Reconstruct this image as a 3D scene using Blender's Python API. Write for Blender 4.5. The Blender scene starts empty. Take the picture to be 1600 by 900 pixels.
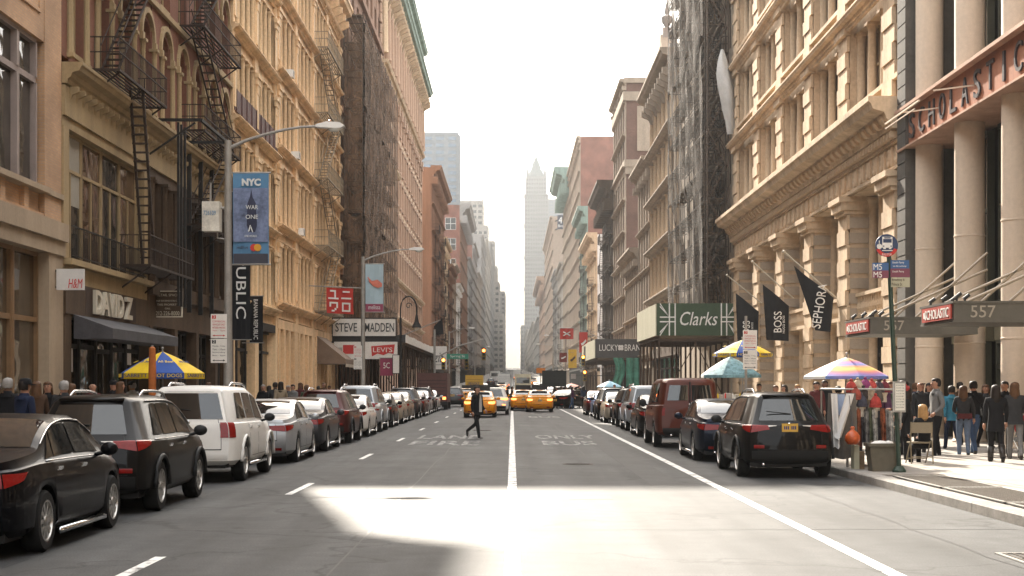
import bpy, bmesh, math, random
from mathutils import Vector, Matrix
R = random.Random(7)
rad = math.radians
SC = bpy.context.scene
COL = SC.collection
# ------------------------------------------------------------------ camera
CH = 1.80; F = 2430.0; YH = 602.0          # eye height, focal length in photo pixels, horizon row
cam = bpy.data.cameras.new('camera'); co = bpy.data.objects.new('camera', cam); COL.objects.link(co)
cam.sensor_width = 36; cam.lens = 36 * F / 1600; cam.shift_y = (YH - 450) / 1600
cam.clip_start = .2; cam.clip_end = 6000
co.location = (0, 0, CH); co.rotation_euler = (rad(90), 0, 0); SC.camera = co
# ------------------------------------------------------------------ sky, sun, exposure
SUN_AZ, SUN_EL = 12.0, 31.3                # degrees left of the street's axis; above the horizon
W = bpy.data.worlds.new('World'); SC.world = W; W.use_nodes = True
nt = W.node_tree; nt.nodes.clear()
wo = nt.nodes.new('ShaderNodeOutputWorld'); bg = nt.nodes.new('ShaderNodeBackground'); sk = nt.nodes.new('ShaderNodeTexSky')
sk.sky_type = 'NISHITA'; sk.sun_disc = False; sk.sun_elevation = rad(SUN_EL); sk.sun_rotation = rad(-SUN_AZ)
sk.dust_density = 4.0; sk.air_density = 1.0; sk.ozone_density = .6
hs = nt.nodes.new('ShaderNodeMix'); hs.data_type = 'RGBA'; hs.inputs[0].default_value = .62
hs.inputs[7].default_value = (8.8, 8.7, 8.4, 1)
nt.links.new(sk.outputs[0], hs.inputs[6]); nt.links.new(hs.outputs[2], bg.inputs[0])
bg.inputs[1].default_value = .118; nt.links.new(bg.outputs[0], wo.inputs[0])
sun = bpy.data.lights.new('sun', 'SUN'); sun.energy = 3.7; sun.angle = rad(.6); sun.color = (1, .91, .78)
so = bpy.data.objects.new('sun', sun); COL.objects.link(so)
sd = Vector((-math.sin(rad(SUN_AZ)) * math.cos(rad(SUN_EL)), math.cos(rad(SUN_AZ)) * math.cos(rad(SUN_EL)), math.sin(rad(SUN_EL))))
so.rotation_euler = sd.to_track_quat('Z', 'Y').to_euler(); so.location = (0, 0, 400)
vs = SC.view_settings; vs.view_transform = 'Standard'; vs.look = 'None'; vs.gamma = 1; vs.exposure = 2.55; vs.use_curve_mapping = False
SC.cycles.use_denoising = True; SC.cycles.max_bounces = 6; SC.cycles.diffuse_bounces = 3; SC.cycles.glossy_bounces = 3
SC.cycles.transparent_max_bounces = 12; SC.cycles.volume_bounces = 1; SC.cycles.sample_clamp_indirect = 6
# ------------------------------------------------------------------ helpers
WL = {}
def setp(o, label=None, cat=None, group=None, kind=None):
    for k, v in (('label', label), ('category', cat), ('group', group), ('kind', kind)):
        if v: o[k] = v
    return o
def empty(name, loc, label=None, cat=None, group=None, rz=0):
    o = bpy.data.objects.new(name, None); COL.objects.link(o); o.location = loc; o.rotation_euler = (0, 0, rz)
    o.empty_display_size = .3; WL[o.name] = Vector(loc); return setp(o, label, cat, group)
def off(p): return WL[p.name] if p is not None else Vector((0, 0, 0))
class MB:
    def __init__(s, T=None): s.v = []; s.f = []; s.mi = []; s.T = T; s.cur = 0
    def add(s, vs, fs, mi=None):
        n = len(s.v); mi = s.cur if mi is None else mi
        s.v.extend([s.T(*p) for p in vs] if s.T else [tuple(p) for p in vs])
        for f in fs: s.f.append([i + n for i in f]); s.mi.append(mi)
        return s
    def box(s, x0, x1, y0, y1, z0, z1, mi=None):
        return s.add([(x0, y0, z0), (x1, y0, z0), (x1, y1, z0), (x0, y1, z0), (x0, y0, z1), (x1, y0, z1), (x1, y1, z1), (x0, y1, z1)],
                     [(0, 3, 2, 1), (4, 5, 6, 7), (0, 1, 5, 4), (1, 2, 6, 5), (2, 3, 7, 6), (3, 0, 4, 7)], mi)
    def tube(s, pts, r, n=6, mi=None, cap=True):
        pts = [Vector(p) for p in pts]; rs = r if isinstance(r, (list, tuple)) else [r] * len(pts)
        vs = []; fs = []; m = len(pts)
        for i, p in enumerate(pts):
            d = (pts[min(i + 1, m - 1)] - pts[max(i - 1, 0)]); d = d.normalized() if d.length > 1e-9 else Vector((0, 0, 1))
            a = Vector((0, 0, 1)) if abs(d.z) < .9 else Vector((1, 0, 0))
            e = d.cross(a).normalized(); g = d.cross(e)
            for k in range(n):
                t = 2 * math.pi * (k + .5) / n; vs.append(p + (e * math.cos(t) + g * math.sin(t)) * rs[i])
        for i in range(m - 1):
            for k in range(n):
                k2 = (k + 1) % n; fs.append((i * n + k, i * n + k2, i * n + n + k2, i * n + n + k))
        if cap: fs.append(tuple(range(n - 1, -1, -1))); fs.append(tuple((m - 1) * n + k for k in range(n)))
        return s.add(vs, fs, mi)
    def bar(s, p, q, w, mi=None): return s.tube([p, q], w * .707, 4, mi)
    def lathe(s, prof, c=(0, 0, 0), n=12, mi=None, axis='z', cap=True, a0=0, a1=2 * math.pi):
        vs = []; fs = []; full = abs(a1 - a0 - 2 * math.pi) < 1e-6; k = n if full else n + 1
        for r, z in prof:
            for i in range(k):
                t = a0 + (a1 - a0) * i / n
                p = (r * math.cos(t), r * math.sin(t), z)
                if axis == 'x': p = (z, p[0], p[1])
                if axis == 'y': p = (p[0], z, p[1])
                vs.append((p[0] + c[0], p[1] + c[1], p[2] + c[2]))
        for j in range(len(prof) - 1):
            for i in range(n):
                i2 = (i + 1) % k; fs.append((j * k + i, j * k + i2, j * k + k + i2, j * k + k + i))
        if cap and full:
            if prof[0][0] > 1e-6: fs.append(tuple(range(k - 1, -1, -1)))
            if prof[-1][0] > 1e-6: fs.append(tuple((len(prof) - 1) * k + i for i in range(k)))
        return s.add(vs, fs, mi)
    def prism(s, poly, a, b, axis='x', mi=None):       # poly extruded from a to b along axis
        n = len(poly)
        g = {'x': lambda t, p: (t, p[0], p[1]), 'y': lambda t, p: (p[0], t, p[1]), 'z': lambda t, p: (p[0], p[1], t)}[axis]
        vs = [g(a, p) for p in poly] + [g(b, p) for p in poly]
        fs = [tuple(range(n - 1, -1, -1)), tuple(range(n, 2 * n))] + [(i, (i + 1) % n, n + (i + 1) % n, n + i) for i in range(n)]
        return s.add(vs, fs, mi)
    def sphere(s, c, rx, ry=None, rz=None, n=10, m=7, mi=None):
        ry = ry or rx; rz = rz or rx
        vs = []; fs = []
        for j in range(m + 1):
            a = math.pi * j / m
            for i in range(n):
                t = 2 * math.pi * i / n
                vs.append((c[0] + rx * math.sin(a) * math.cos(t), c[1] + ry * math.sin(a) * math.sin(t), c[2] + rz * math.cos(a)))
        for j in range(m):
            for i in range(n):
                i2 = (i + 1) % n; fs.append((j * n + i, j * n + n + i, j * n + n + i2, j * n + i2))
        return s.add(vs, fs, mi)
    def mesh(s, name, mats, o=Vector((0, 0, 0)), smooth=False, weld=False):
        me = bpy.data.meshes.new(name)
        me.from_pydata([(p[0] - o[0], p[1] - o[1], p[2] - o[2]) for p in s.v] if o.length else s.v, [], s.f)
        mats = mats if isinstance(mats, (list, tuple)) else [mats]
        for m in mats: me.materials.append(m)
        if len(mats) > 1: me.polygons.foreach_set('material_index', s.mi)
        if weld:
            bm = bmesh.new(); bm.from_mesh(me); bmesh.ops.remove_doubles(bm, verts=bm.verts, dist=.0005)
            bmesh.ops.recalc_face_normals(bm, faces=bm.faces); bm.to_mesh(me); bm.free()
        if smooth:
            me.polygons.foreach_set('use_smooth', [True] * len(me.polygons))
            if not isinstance(smooth, bool): me.set_sharp_from_angle(angle=rad(smooth))
        return me
    def build(s, name, mats, parent=None, smooth=False, weld=False, label=None, cat=None, group=None, kind=None):
        return place(name, s.mesh(name, mats, off(parent), smooth, weld), parent, None, label, cat, group, kind)
def place(name, me, parent=None, loc=None, label=None, cat=None, group=None, kind=None, rz=0):
    o = bpy.data.objects.new(name, me); COL.objects.link(o)
    if parent is not None: o.parent = parent
    b = off(parent)
    if loc is not None: o.location = Vector(loc) - b
    WL[o.name] = Vector(loc) if loc is not None else b.copy()
    if rz: o.rotation_euler = (0, 0, rz)
    return setp(o, label, cat, group, kind)
KIDS = {}
def kids_of(o): return [c for c in o.children]
def copy_tree(o, parent=None, sub=None):
    c = o.copy(); COL.objects.link(c)
    if parent is not None: c.parent = parent
    if o.name in WL: WL[c.name] = WL[o.name].copy()
    if sub and c.type == 'MESH':
        for sl in c.material_slots:
            m = sub.get(sl.material.name if sl.material else '')
            if m: sl.link = 'OBJECT'; sl.material = m
    for ch in kids_of(o): copy_tree(ch, c, sub)
    return c
# text
_T = {}
def text_raw(s, shear=0, bold=0):
    k = (s, shear, bold)
    if k not in _T:
        cu = bpy.data.curves.new('lettering', 'FONT'); cu.body = s; cu.size = 1; cu.extrude = .5; cu.shear = shear; cu.resolution_u = 3; cu.offset = bold
        o = bpy.data.objects.new('lettering', cu); me = bpy.data.meshes.new_from_object(o)
        vs = [tuple(v.co) for v in me.vertices]; fs = [tuple(p.vertices) for p in me.polygons]
        bpy.data.objects.remove(o); bpy.data.curves.remove(cu); bpy.data.meshes.remove(me)
        xs = [v[0] for v in vs]; ys = [v[1] for v in vs]
        x0, x1, y0, y1 = min(xs), max(xs), min(ys), max(ys)
        _T[k] = ([((v[0] - x0) / (x1 - x0) - .5, (v[1] - y0) / (y1 - y0) - .5, v[2] + .5) for v in vs], fs)
    return _T[k]
def text(parent, s, c, xd, up, w, h, m, ext=.012, shear=0, name='lettering', bold=0, wave=None):
    vs, fs = text_raw(s, shear, bold); xd = Vector(xd); up = Vector(up); n = xd.cross(up); c = Vector(c)
    mb = MB()
    pts = [c + xd * (v[0] * w) + up * (v[1] * h) + n * (v[2] * ext) for v in vs]
    if wave: pts = [wave(p) for p in pts]
    mb.add(pts, fs)
    return mb.build(name, m, parent)
CAMX, UPZ = (1, 0, 0), (0, 0, 1)
def PX(px, d): return (px - 800) / F * d
def PZ(py, d): return CH + (YH - py) / F * d
def gz(y):
    t = y - 170
    return 0 if t <= 0 else .013 * t * t / (t + 80)
# ------------------------------------------------------------------ materials
MT = {}
def mat(name, col, rough=.8, var=.18, sc=1.5, bump=.15, metal=0, coat=0, streak=0, spec=None, emit=0, emcol=None, fine=40):
    if name in MT: return MT[name]
    m = bpy.data.materials.new(name); m.use_nodes = True; n = m.node_tree.nodes; l = m.node_tree.links
    p = n['Principled BSDF']; p.inputs['Roughness'].default_value = rough; p.inputs['Metallic'].default_value = metal
    if coat: p.inputs['Coat Weight'].default_value = coat; p.inputs['Coat Roughness'].default_value = .04
    if spec is None and rough >= .6: spec = .2
    if spec is not None: p.inputs['Specular IOR Level'].default_value = spec
    p.inputs['Base Color'].default_value = (*col, 1)
    if emit:
        p.inputs['Emission Color'].default_value = (*(emcol or col), 1); p.inputs['Emission Strength'].default_value = emit
    if var or bump:
        tc = n.new('ShaderNodeTexCoord')
    if var:
        mp = n.new('ShaderNodeMapping'); l.new(tc.outputs['Object'], mp.inputs[0])
        if streak: mp.inputs['Scale'].default_value = (1, 1, .12)
        t = n.new('ShaderNodeTexNoise'); t.inputs['Scale'].default_value = sc; t.inputs['Detail'].default_value = 5; t.inputs['Roughness'].default_value = .65
        l.new(mp.outputs[0], t.inputs['Vector'])
        t2 = n.new('ShaderNodeTexNoise'); t2.inputs['Scale'].default_value = sc * 9; t2.inputs['Detail'].default_value = 2; l.new(tc.outputs['Object'], t2.inputs['Vector'])
        ad = n.new('ShaderNodeMath'); ad.operation = 'MULTIPLY_ADD'; ad.inputs[1].default_value = .35; l.new(t2.outputs[0], ad.inputs[0]); l.new(t.outputs[0], ad.inputs[2])
        mr = n.new('ShaderNodeMapRange'); mr.inputs[1].default_value = .42; mr.inputs[2].default_value = .95
        mr.inputs[3].default_value = 1 - var * 1.6; mr.inputs[4].default_value = 1 + var; l.new(ad.outputs[0], mr.inputs[0])
        mx = n.new('ShaderNodeMix'); mx.data_type = 'RGBA'; mx.blend_type = 'MULTIPLY'; mx.inputs[0].default_value = 1
        mx.inputs[6].default_value = (*col, 1); l.new(mr.outputs[0], mx.inputs[7]); l.new(mx.outputs[2], p.inputs['Base Color'])
    if bump:
        b = n.new('ShaderNodeTexNoise'); b.inputs['Scale'].default_value = fine; b.inputs['Detail'].default_value = 3; l.new(tc.outputs['Object'], b.inputs['Vector'])
        bu = n.new('ShaderNodeBump'); bu.inputs['Strength'].default_value = bump; bu.inputs['Distance'].default_value = .02
        l.new(b.outputs[0], bu.inputs['Height']); l.new(bu.outputs[0], p.inputs['Normal'])
    MT[name] = m; return m
def brick(name, c1, c2, mort, sc=1.0, rough=.85, bw=.215, bh=.075):
    if name in MT: return MT[name]
    m = bpy.data.materials.new(name); m.use_nodes = True; n = m.node_tree.nodes; l = m.node_tree.links
    p = n['Principled BSDF']; p.inputs['Roughness'].default_value = rough
    tc = n.new('ShaderNodeTexCoord'); sp = n.new('ShaderNodeSeparateXYZ'); l.new(tc.outputs['Object'], sp.inputs[0])
    ad = n.new('ShaderNodeMath'); l.new(sp.outputs[0], ad.inputs[0]); l.new(sp.outputs[1], ad.inputs[1])
    cb = n.new('ShaderNodeCombineXYZ'); l.new(ad.outputs[0], cb.inputs[0]); l.new(sp.outputs[2], cb.inputs[1])
    b = n.new('ShaderNodeTexBrick'); l.new(cb.outputs[0], b.inputs['Vector']); b.inputs['Scale'].default_value = 1
    b.inputs['Brick Width'].default_value = bw * sc; b.inputs['Row Height'].default_value = bh * sc; b.inputs['Mortar Size'].default_value = .006 * sc
    b.inputs['Color1'].default_value = (*c1, 1); b.inputs['Color2'].default_value = (*c2, 1); b.inputs['Mortar'].default_value = (*mort, 1)
    t = n.new('ShaderNodeTexNoise'); t.inputs['Scale'].default_value = .5; t.inputs['Detail'].default_value = 6; l.new(tc.outputs['Object'], t.inputs['Vector'])
    mr = n.new('ShaderNodeMapRange'); mr.inputs[1].default_value = .3; mr.inputs[2].default_value = .7; mr.inputs[3].default_value = .7; mr.inputs[4].default_value = 1.15; l.new(t.outputs[0], mr.inputs[0])
    mx = n.new('ShaderNodeMix'); mx.data_type = 'RGBA'; mx.blend_type = 'MULTIPLY'; mx.inputs[0].default_value = 1
    l.new(b.outputs[0], mx.inputs[6]); l.new(mr.outputs[0], mx.inputs[7]); l.new(mx.outputs[2], p.inputs['Base Color'])
    bu = n.new('ShaderNodeBump'); bu.inputs['Strength'].default_value = .5; bu.inputs['Distance'].default_value = .01; bu.invert = True
    l.new(b.outputs['Fac'], bu.inputs['Height']); l.new(bu.outputs[0], p.inputs['Normal'])
    MT[name] = m; return m
def glass(name, col=(.02, .024, .024), wav=.25, rough=.05):
    m = mat(name, col, rough, var=.3, sc=.9, bump=0, spec=.7)
    n = m.node_tree.nodes; l = m.node_tree.links; tc = n.new('ShaderNodeTexCoord')
    b = n.new('ShaderNodeTexNoise'); b.inputs['Scale'].default_value = 1.1; b.inputs['Detail'].default_value = 1; l.new(tc.outputs['Object'], b.inputs['Vector'])
    bu = n.new('ShaderNodeBump'); bu.inputs['Strength'].default_value = wav; bu.inputs['Distance'].default_value = .12
    l.new(b.outputs[0], bu.inputs['Height']); l.new(bu.outputs[0], n['Principled BSDF'].inputs['Normal'])
    return m
def net_mat(name, col, holes=.35, sc=60):
    m = mat(name, col, .95, var=.35, sc=.5, bump=0)
    n = m.node_tree.nodes; l = m.node_tree.links; tc = n.new('ShaderNodeTexCoord')
    t = n.new('ShaderNodeTexNoise'); t.inputs['Scale'].default_value = .6; t.inputs['Detail'].default_value = 8; l.new(tc.outputs['Object'], t.inputs['Vector'])
    mr = n.new('ShaderNodeMapRange'); mr.inputs[1].default_value = .35; mr.inputs[2].default_value = .75; mr.inputs[3].default_value = holes * .4; mr.inputs[4].default_value = holes * 1.8
    l.new(t.outputs[0], mr.inputs[0]); tr = n.new('ShaderNodeBsdfTransparent'); ms = n.new('ShaderNodeMixShader')
    l.new(mr.outputs[0], ms.inputs[0]); l.new(n['Principled BSDF'].outputs[0], ms.inputs[1]); l.new(tr.outputs[0], ms.inputs[2])
    l.new(ms.outputs[0], n['Material Output'].inputs[0]); return m
def asphalt():
    m = mat('asphalt', (.047, .048, .049), .74, var=.34, sc=.35, bump=.0, spec=.25)
    n = m.node_tree.nodes; l = m.node_tree.links; p = n['Principled BSDF']; tc = n.new('ShaderNodeTexCoord')
    mp = n.new('ShaderNodeMapping'); mp.inputs['Scale'].default_value = (1, .05, 1); l.new(tc.outputs['Object'], mp.inputs[0])
    s = n.new('ShaderNodeTexNoise'); s.inputs['Scale'].default_value = 1.6; s.inputs['Detail'].default_value = 4; l.new(mp.outputs[0], s.inputs['Vector'])
    src = p.inputs['Base Color'].links[0].from_socket
    mr = n.new('ShaderNodeMapRange'); mr.inputs[1].default_value = .3; mr.inputs[2].default_value = .75; mr.inputs[3].default_value = .6; mr.inputs[4].default_value = 1.4; l.new(s.outputs[0], mr.inputs[0])
    mx = n.new('ShaderNodeMix'); mx.data_type = 'RGBA'; mx.blend_type = 'MULTIPLY'; mx.inputs[0].default_value = 1; l.new(src, mx.inputs[6]); l.new(mr.outputs[0], mx.inputs[7])
    # aggregate speckle
    v = n.new('ShaderNodeTexNoise'); v.inputs['Scale'].default_value = 45; v.inputs['Detail'].default_value = 3; l.new(tc.outputs['Object'], v.inputs['Vector'])
    m2 = n.new('ShaderNodeMapRange'); m2.inputs[1].default_value = .3; m2.inputs[2].default_value = .7; m2.inputs[3].default_value = .6; m2.inputs[4].default_value = 1.4; l.new(v.outputs[0], m2.inputs[0])
    mx2 = n.new('ShaderNodeMix'); mx2.data_type = 'RGBA'; mx2.blend_type = 'MULTIPLY'; mx2.inputs[0].default_value = 1; l.new(mx.outputs[2], mx2.inputs[6]); l.new(m2.outputs[0], mx2.inputs[7])
    # cracks: thin dark lines
    vo = n.new('ShaderNodeTexVoronoi'); vo.feature = 'DISTANCE_TO_EDGE'; vo.inputs['Scale'].default_value = .16
    dn = n.new('ShaderNodeTexNoise'); dn.inputs['Scale'].default_value = .8; dn.inputs['Detail'].default_value = 6; l.new(tc.outputs['Object'], dn.inputs['Vector'])
    va = n.new('ShaderNodeVectorMath'); va.operation = 'MULTIPLY_ADD'; va.inputs[1].default_value = (2.5, 2.5, 0); l.new(dn.outputs['Color'], va.inputs[0]); l.new(tc.outputs['Object'], va.inputs[2])
    l.new(va.outputs[0], vo.inputs['Vector'])
    m3 = n.new('ShaderNodeMapRange'); m3.inputs[1].default_value = .0; m3.inputs[2].default_value = .009; m3.inputs[3].default_value = .4; m3.inputs[4].default_value = 1; l.new(vo.outputs[0], m3.inputs[0])
    mx3 = n.new('ShaderNodeMix'); mx3.data_type = 'RGBA'; mx3.blend_type = 'MULTIPLY'; mx3.inputs[0].default_value = 1; l.new(mx2.outputs[2], mx3.inputs[6]); l.new(m3.outputs[0], mx3.inputs[7])
    l.new(mx3.outputs[2], p.inputs['Base Color'])
    bu = n.new('ShaderNodeBump'); bu.inputs['Strength'].default_value = .35; bu.inputs['Distance'].default_value = .01; l.new(v.outputs[0], bu.inputs['Height']); l.new(bu.outputs[0], p.inputs['Normal'])
    return m
def road_paint(name='road_paint', col=(.72, .71, .68), worn=.5):
    m = mat(name, col, .75, var=.1, sc=2, bump=0); n = m.node_tree.nodes; l = m.node_tree.links; p = n['Principled BSDF']
    src = p.inputs['Base Color'].links[0].from_socket; tc = n.new('ShaderNodeTexCoord')
    t = n.new('ShaderNodeTexNoise'); t.inputs['Scale'].default_value = 3.5; t.inputs['Detail'].default_value = 9; t.inputs['Roughness'].default_value = .75; l.new(tc.outputs['Object'], t.inputs['Vector'])
    mr = n.new('ShaderNodeMapRange'); mr.inputs[1].default_value = worn - .06; mr.inputs[2].default_value = worn + .06; l.new(t.outputs[0], mr.inputs[0])
    mx = n.new('ShaderNodeMix'); mx.data_type = 'RGBA'; l.new(mr.outputs[0], mx.inputs[0]); l.new(src, mx.inputs[6]); mx.inputs[7].default_value = (.07, .07, .068, 1)
    l.new(mx.outputs[2], p.inputs['Base Color']); return m
ASPH = asphalt(); PAINT = road_paint('road_paint', worn=.56); PAINT_W = road_paint('worn_road_paint', (.40, .40, .39), worn=.47)
CONC = mat('pavement_concrete', (.29, .265, .235), .85, var=.16, sc=.9, bump=.2)
SLAB = [mat('slab_%s' % k, c, .85, var=.14, sc=1.2, bump=.2) for k, c in (('pale', (.33, .305, .27)), ('mid', (.285, .26, .23)), ('warm', (.305, .275, .24)))]
KERB = mat('kerb_granite', (.25, .235, .215), .8, var=.25, sc=3, bump=.3)
IRON = mat('black_iron', (.022, .02, .018), .6, var=.3, sc=4, bump=.2)
RUST = mat('rusty_iron', (.045, .03, .022), .75, var=.4, sc=4, bump=.2)
STEEL = mat('galvanised_steel', (.32, .31, .29), .5, var=.15, sc=5, bump=.05, metal=.6)
DGLASS = glass('dark_glass', (.035, .03, .024)); DGLASS2 = glass('brown_reflection_glass', (.11, .066, .04), .35); SHOPG = glass('shop_glass', (.065, .046, .028), .3)  # brown and shop bases paint in warm reflections; brown also covers blinds, wood
BLIND = mat('window_blind', (.3, .27, .22), .7, var=.1, bump=0)
WHITE = mat('white_paint', (.75, .73, .69), .6, var=.08, sc=2, bump=0)
BLACK = mat('black_paint', (.018, .017, .017), .55, var=.2, sc=3, bump=0)
RED = mat('red_paint', (.50, .045, .04), .6, var=.08, sc=3, bump=0)
CREAM = mat('cream_castiron', (.74, .52, .305), .7, var=.28, sc=.8, bump=.12, streak=1)
CREAM2 = mat('ochre_castiron', (.74, .50, .285), .7, var=.28, sc=.8, bump=.12, streak=1)
STONE = mat('pale_limestone', (.58, .43, .285), .8, var=.28, sc=.7, bump=.15, streak=1)
STONE2 = mat('grey_limestone', (.36, .29, .22), .85, var=.22, sc=.7, bump=.15, streak=1)
PINKST = mat('pink_terracotta', (.45, .30, .21), .85, var=.2, sc=.6, bump=.15, streak=1)
BROWNST = mat('brownstone', (.24, .135, .085), .85, var=.25, sc=.7, bump=.15, streak=1)
DARKBR = mat('dark_brown_front', (.085, .055, .034), .7, var=.3, sc=.8, bump=.15, streak=1)
COPPER = mat('green_copper', (.23, .30, .255), .7, var=.3, sc=1, bump=.2, streak=1)
TANBR = brick('tan_brick', (.52, .31, .165), (.45, .26, .14), (.34, .27, .21))
REDBR = brick('red_brick', (.26, .095, .06), (.21, .08, .055), (.25, .18, .14))
BRNBR = brick('brown_brick', (.16, .08, .055), (.13, .065, .045), (.15, .105, .08))
ROOFM = mat('roof_tar', (.05, .048, .045), .9, bump=0)
WOOD = mat('scaffold_plank', (.20, .14, .085), .85, var=.35, sc=3, bump=.2)
# ------------------------------------------------------------------ ground, road, pavements
XL, XR, FX = -7.05, 6.5, 12.8
def strip(name, x0, x1, ys, dz, m, parent=None, label=None, nx=1, kind=None, thick=0):
    mb = MB(); n = len(ys); xs = [x0 + (x1 - x0) * i / nx for i in range(nx + 1)]
    mb.add([(x, y, gz(y) + dz) for y in ys for x in xs], [(j * (nx + 1) + i, j * (nx + 1) + i + 1, (j + 1) * (nx + 1) + i + 1, (j + 1) * (nx + 1) + i) for j in range(n - 1) for i in range(nx)])
    if thick:
        for x in (x0, x1): mb.add([(x, y, gz(y) + dz) for y in ys] + [(x, y, gz(y) + dz - thick) for y in ys], [(j, j + 1, n + j + 1, n + j) for j in range(n - 1)])
        for y in (ys[0], ys[-1]): mb.add([(x0, y, gz(y) + dz), (x1, y, gz(y) + dz), (x1, y, gz(y) + dz - thick), (x0, y, gz(y) + dz - thick)], [(0, 1, 2, 3)])
    return mb.build(name, m, parent, kind=kind)
YS = [-320, -45, 0, 30, 60, 100, 140, 170, 185, 200, 220, 250, 300, 350, 400, 500, 600, 700, 850, 1000, 1200, 1500, 1900, 2560]
strip('ground', -880, 880, YS, -.3, CONC, nx=2, kind='structure')
strip('road', XL, XR, YS, 0, ASPH, nx=2, kind='structure')
def seg(a, b): return [a] + [y for y in YS if a < y < b] + [b]
CS0, CS1 = 218.0, 233.0
strip('side_street', -140, XL, [CS0, 222, 226, 230, CS1], 0.001, ASPH, kind='structure')
strip('side_street', XR, 140, [CS0, 222, 226, 230, CS1], 0.001, ASPH, kind='structure')
PVR0, PVR1, SL = 16.0, 62.0, .15
pv = strip('pavement', XR + .3, FX + 2.5, seg(-320, PVR0), SL, CONC, kind='structure', thick=.4)
pv = strip('pavement', XR + .3, FX + 2.5, seg(PVR0, PVR1), SL - .03, CONC, kind='structure', thick=.4)
strip('pavement', XR + .3, FX + 2.5, seg(PVR1, CS0), SL, CONC, kind='structure', thick=.4)
strip('pavement', XR + .3, FX + 2.5, seg(CS1, 2500), SL, CONC, kind='structure', thick=.4)
strip('pavement', -FX - 1.5, XL - .3, seg(-320, CS0), SL, CONC, kind='structure', thick=.4)
strip('pavement', -FX - 1.5, XL - .3, seg(CS1, 2500), SL, CONC, kind='structure', thick=.4)
# paving slabs one by one where they read
xs = [XR + .3, 8.35, 9.9, 11.45, FX + 2.5]; sl = 1.55
n = int((PVR1 - PVR0) / sl); GR = (17.0, 27.2)      # subway grating sits in the first strip here
cache = {}
for j in range(n):
    for i in range(4):
        y0 = PVR0 + j * (PVR1 - PVR0) / n; y1 = PVR0 + (j + 1) * (PVR1 - PVR0) / n
        if i == 0 and y1 > 18.5 and y0 < 28.4: x0 = 7.95
        else: x0 = xs[i]
        k = (i, x0, R.randrange(3))
        if k not in cache:
            w = xs[i + 1] - x0; mb = MB(); g = .008
            mb.box(g, w - g, g, y1 - y0 - g, 0, .03); cache[k] = mb.mesh('paving_slab', SLAB[k[2]])
        place('paving_slab', cache[k], pv, (x0, y0, SL - .03 + .002 + R.uniform(-.002, .004)))
# kerb stones, both sides
kr = empty('kerb', (XR + .15, 20, 0)); kr['kind'] = 'structure'
mb = MB(); mb.prism([(-.15, 0), (-.15, .13), (-.13, .152), (.15, .154), (.15, 0)], -1.495, 1.495, 'y'); ks = mb.mesh('kerb_stone', KERB)
for j in range(26): place('kerb_stone', ks, kr, (XR + .15, 11.5 + 3 * j, R.uniform(-.004, .003)))
strip('kerb', XR, XR + .3, seg(88, CS0), SL + .003, KERB, kind='structure', thick=.15)
strip('kerb', XR, XR + .3, seg(CS1, 1500), SL + .003, KERB, kind='structure', thick=.15)
strip('kerb', XR, XR + .3, [-320, 0, 10], SL + .003, KERB, kind='structure', thick=.15)
kl = empty('kerb', (XL - .15, 20, 0)); kl['kind'] = 'structure'
for j in range(30): place('kerb_stone', ks, kl, (XL - .15, 11.5 + 3 * j, R.uniform(-.004, .003)), rz=math.pi)
strip('kerb', XL - .3, XL, seg(100, CS0), SL + .003, KERB, kind='structure', thick=.15)
strip('kerb', XL - .3, XL, seg(CS1, 1500), SL + .003, KERB, kind='structure', thick=.15)
strip('kerb', XL - .3, XL, [-320, 0, 10], SL + .003, KERB, kind='structure', thick=.15)
# road markings
def mark(x0, x1, y0, y1, m=PAINT): return strip('road_marking', x0, x1, seg(y0, y1), .004, m, kind='structure')
mark(-.075, .085, -20, 150); mark(.0, .1, 240, 600)
mark(3.56, 3.72, -20, 118)
for k in range(12):
    y = 13.4 + 12.19 * k
    mark(-3.74, -3.62, y, y + 3.0 if k else y + 2.9)
for k in range(9):
    x = -6.2 + 1.4 * k; mark(x, x + .6, 121, 125, PAINT_W)
    mark(x, x + .6, 213, 217, PAINT_W)
mark(-7, 6.4, 117.2, 117.6)
def roadword(s, x0, x1, y0, y1):
    vs, fs = text_raw(s, 0, .02); mb = MB()
    mb.add([((x0 + x1) / 2 + v[0] * (x1 - x0), (y0 + y1) / 2 + v[1] * (y1 - y0), .004 + .002 * v[2]) for v in vs], fs)
    mb.build('road_marking', PAINT_W, kind='structure')
roadword('FIRE', -3.15, -1.0, 46.6, 50.2); roadword('LANE', -3.2, -1.1, 52.2, 56)
roadword('BUS', .95, 2.6, 46.6, 50.2); roadword('ONLY', .8, 2.9, 52.2, 56)
roadword('BUS', .95, 2.7, 86, 90)
# tar seams and patches in the asphalt
TAR = mat('tar_seam', (.03, .03, .03), .6, var=.2, bump=0); PATCH = mat('asphalt_patch', (.037, .0375, .038), .74, var=.3, sc=1.2, bump=.1, spec=.3)
mb = MB()
for x, y0, y1 in ((-1.75, 8, 150), (5.0, 5, 46), (1.9, 40, 110), (-5.0, 5, 100)):
    p = [(x + R.uniform(-.04, .04), y0 + (y1 - y0) * i / 40) for i in range(41)]
    mb.add([(a + dx, b, .003) for a, b in p for dx in (-.012, .012)], [(2 * i, 2 * i + 1, 2 * i + 3, 2 * i + 2) for i in range(40)])
for y in (19.4, 33.0, 57.0, 74):
    p = [(-6.5 + 12.8 * i / 30, y + R.uniform(-.05, .05)) for i in range(31)]
    mb.add([(a, b + dx, .0022) for a, b in p for dx in (-.02, .02)], [(2 * i, 2 * i + 1, 2 * i + 3, 2 * i + 2) for i in range(30)])
mb.build('road_seam', TAR, kind='structure')
mb = MB()
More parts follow.
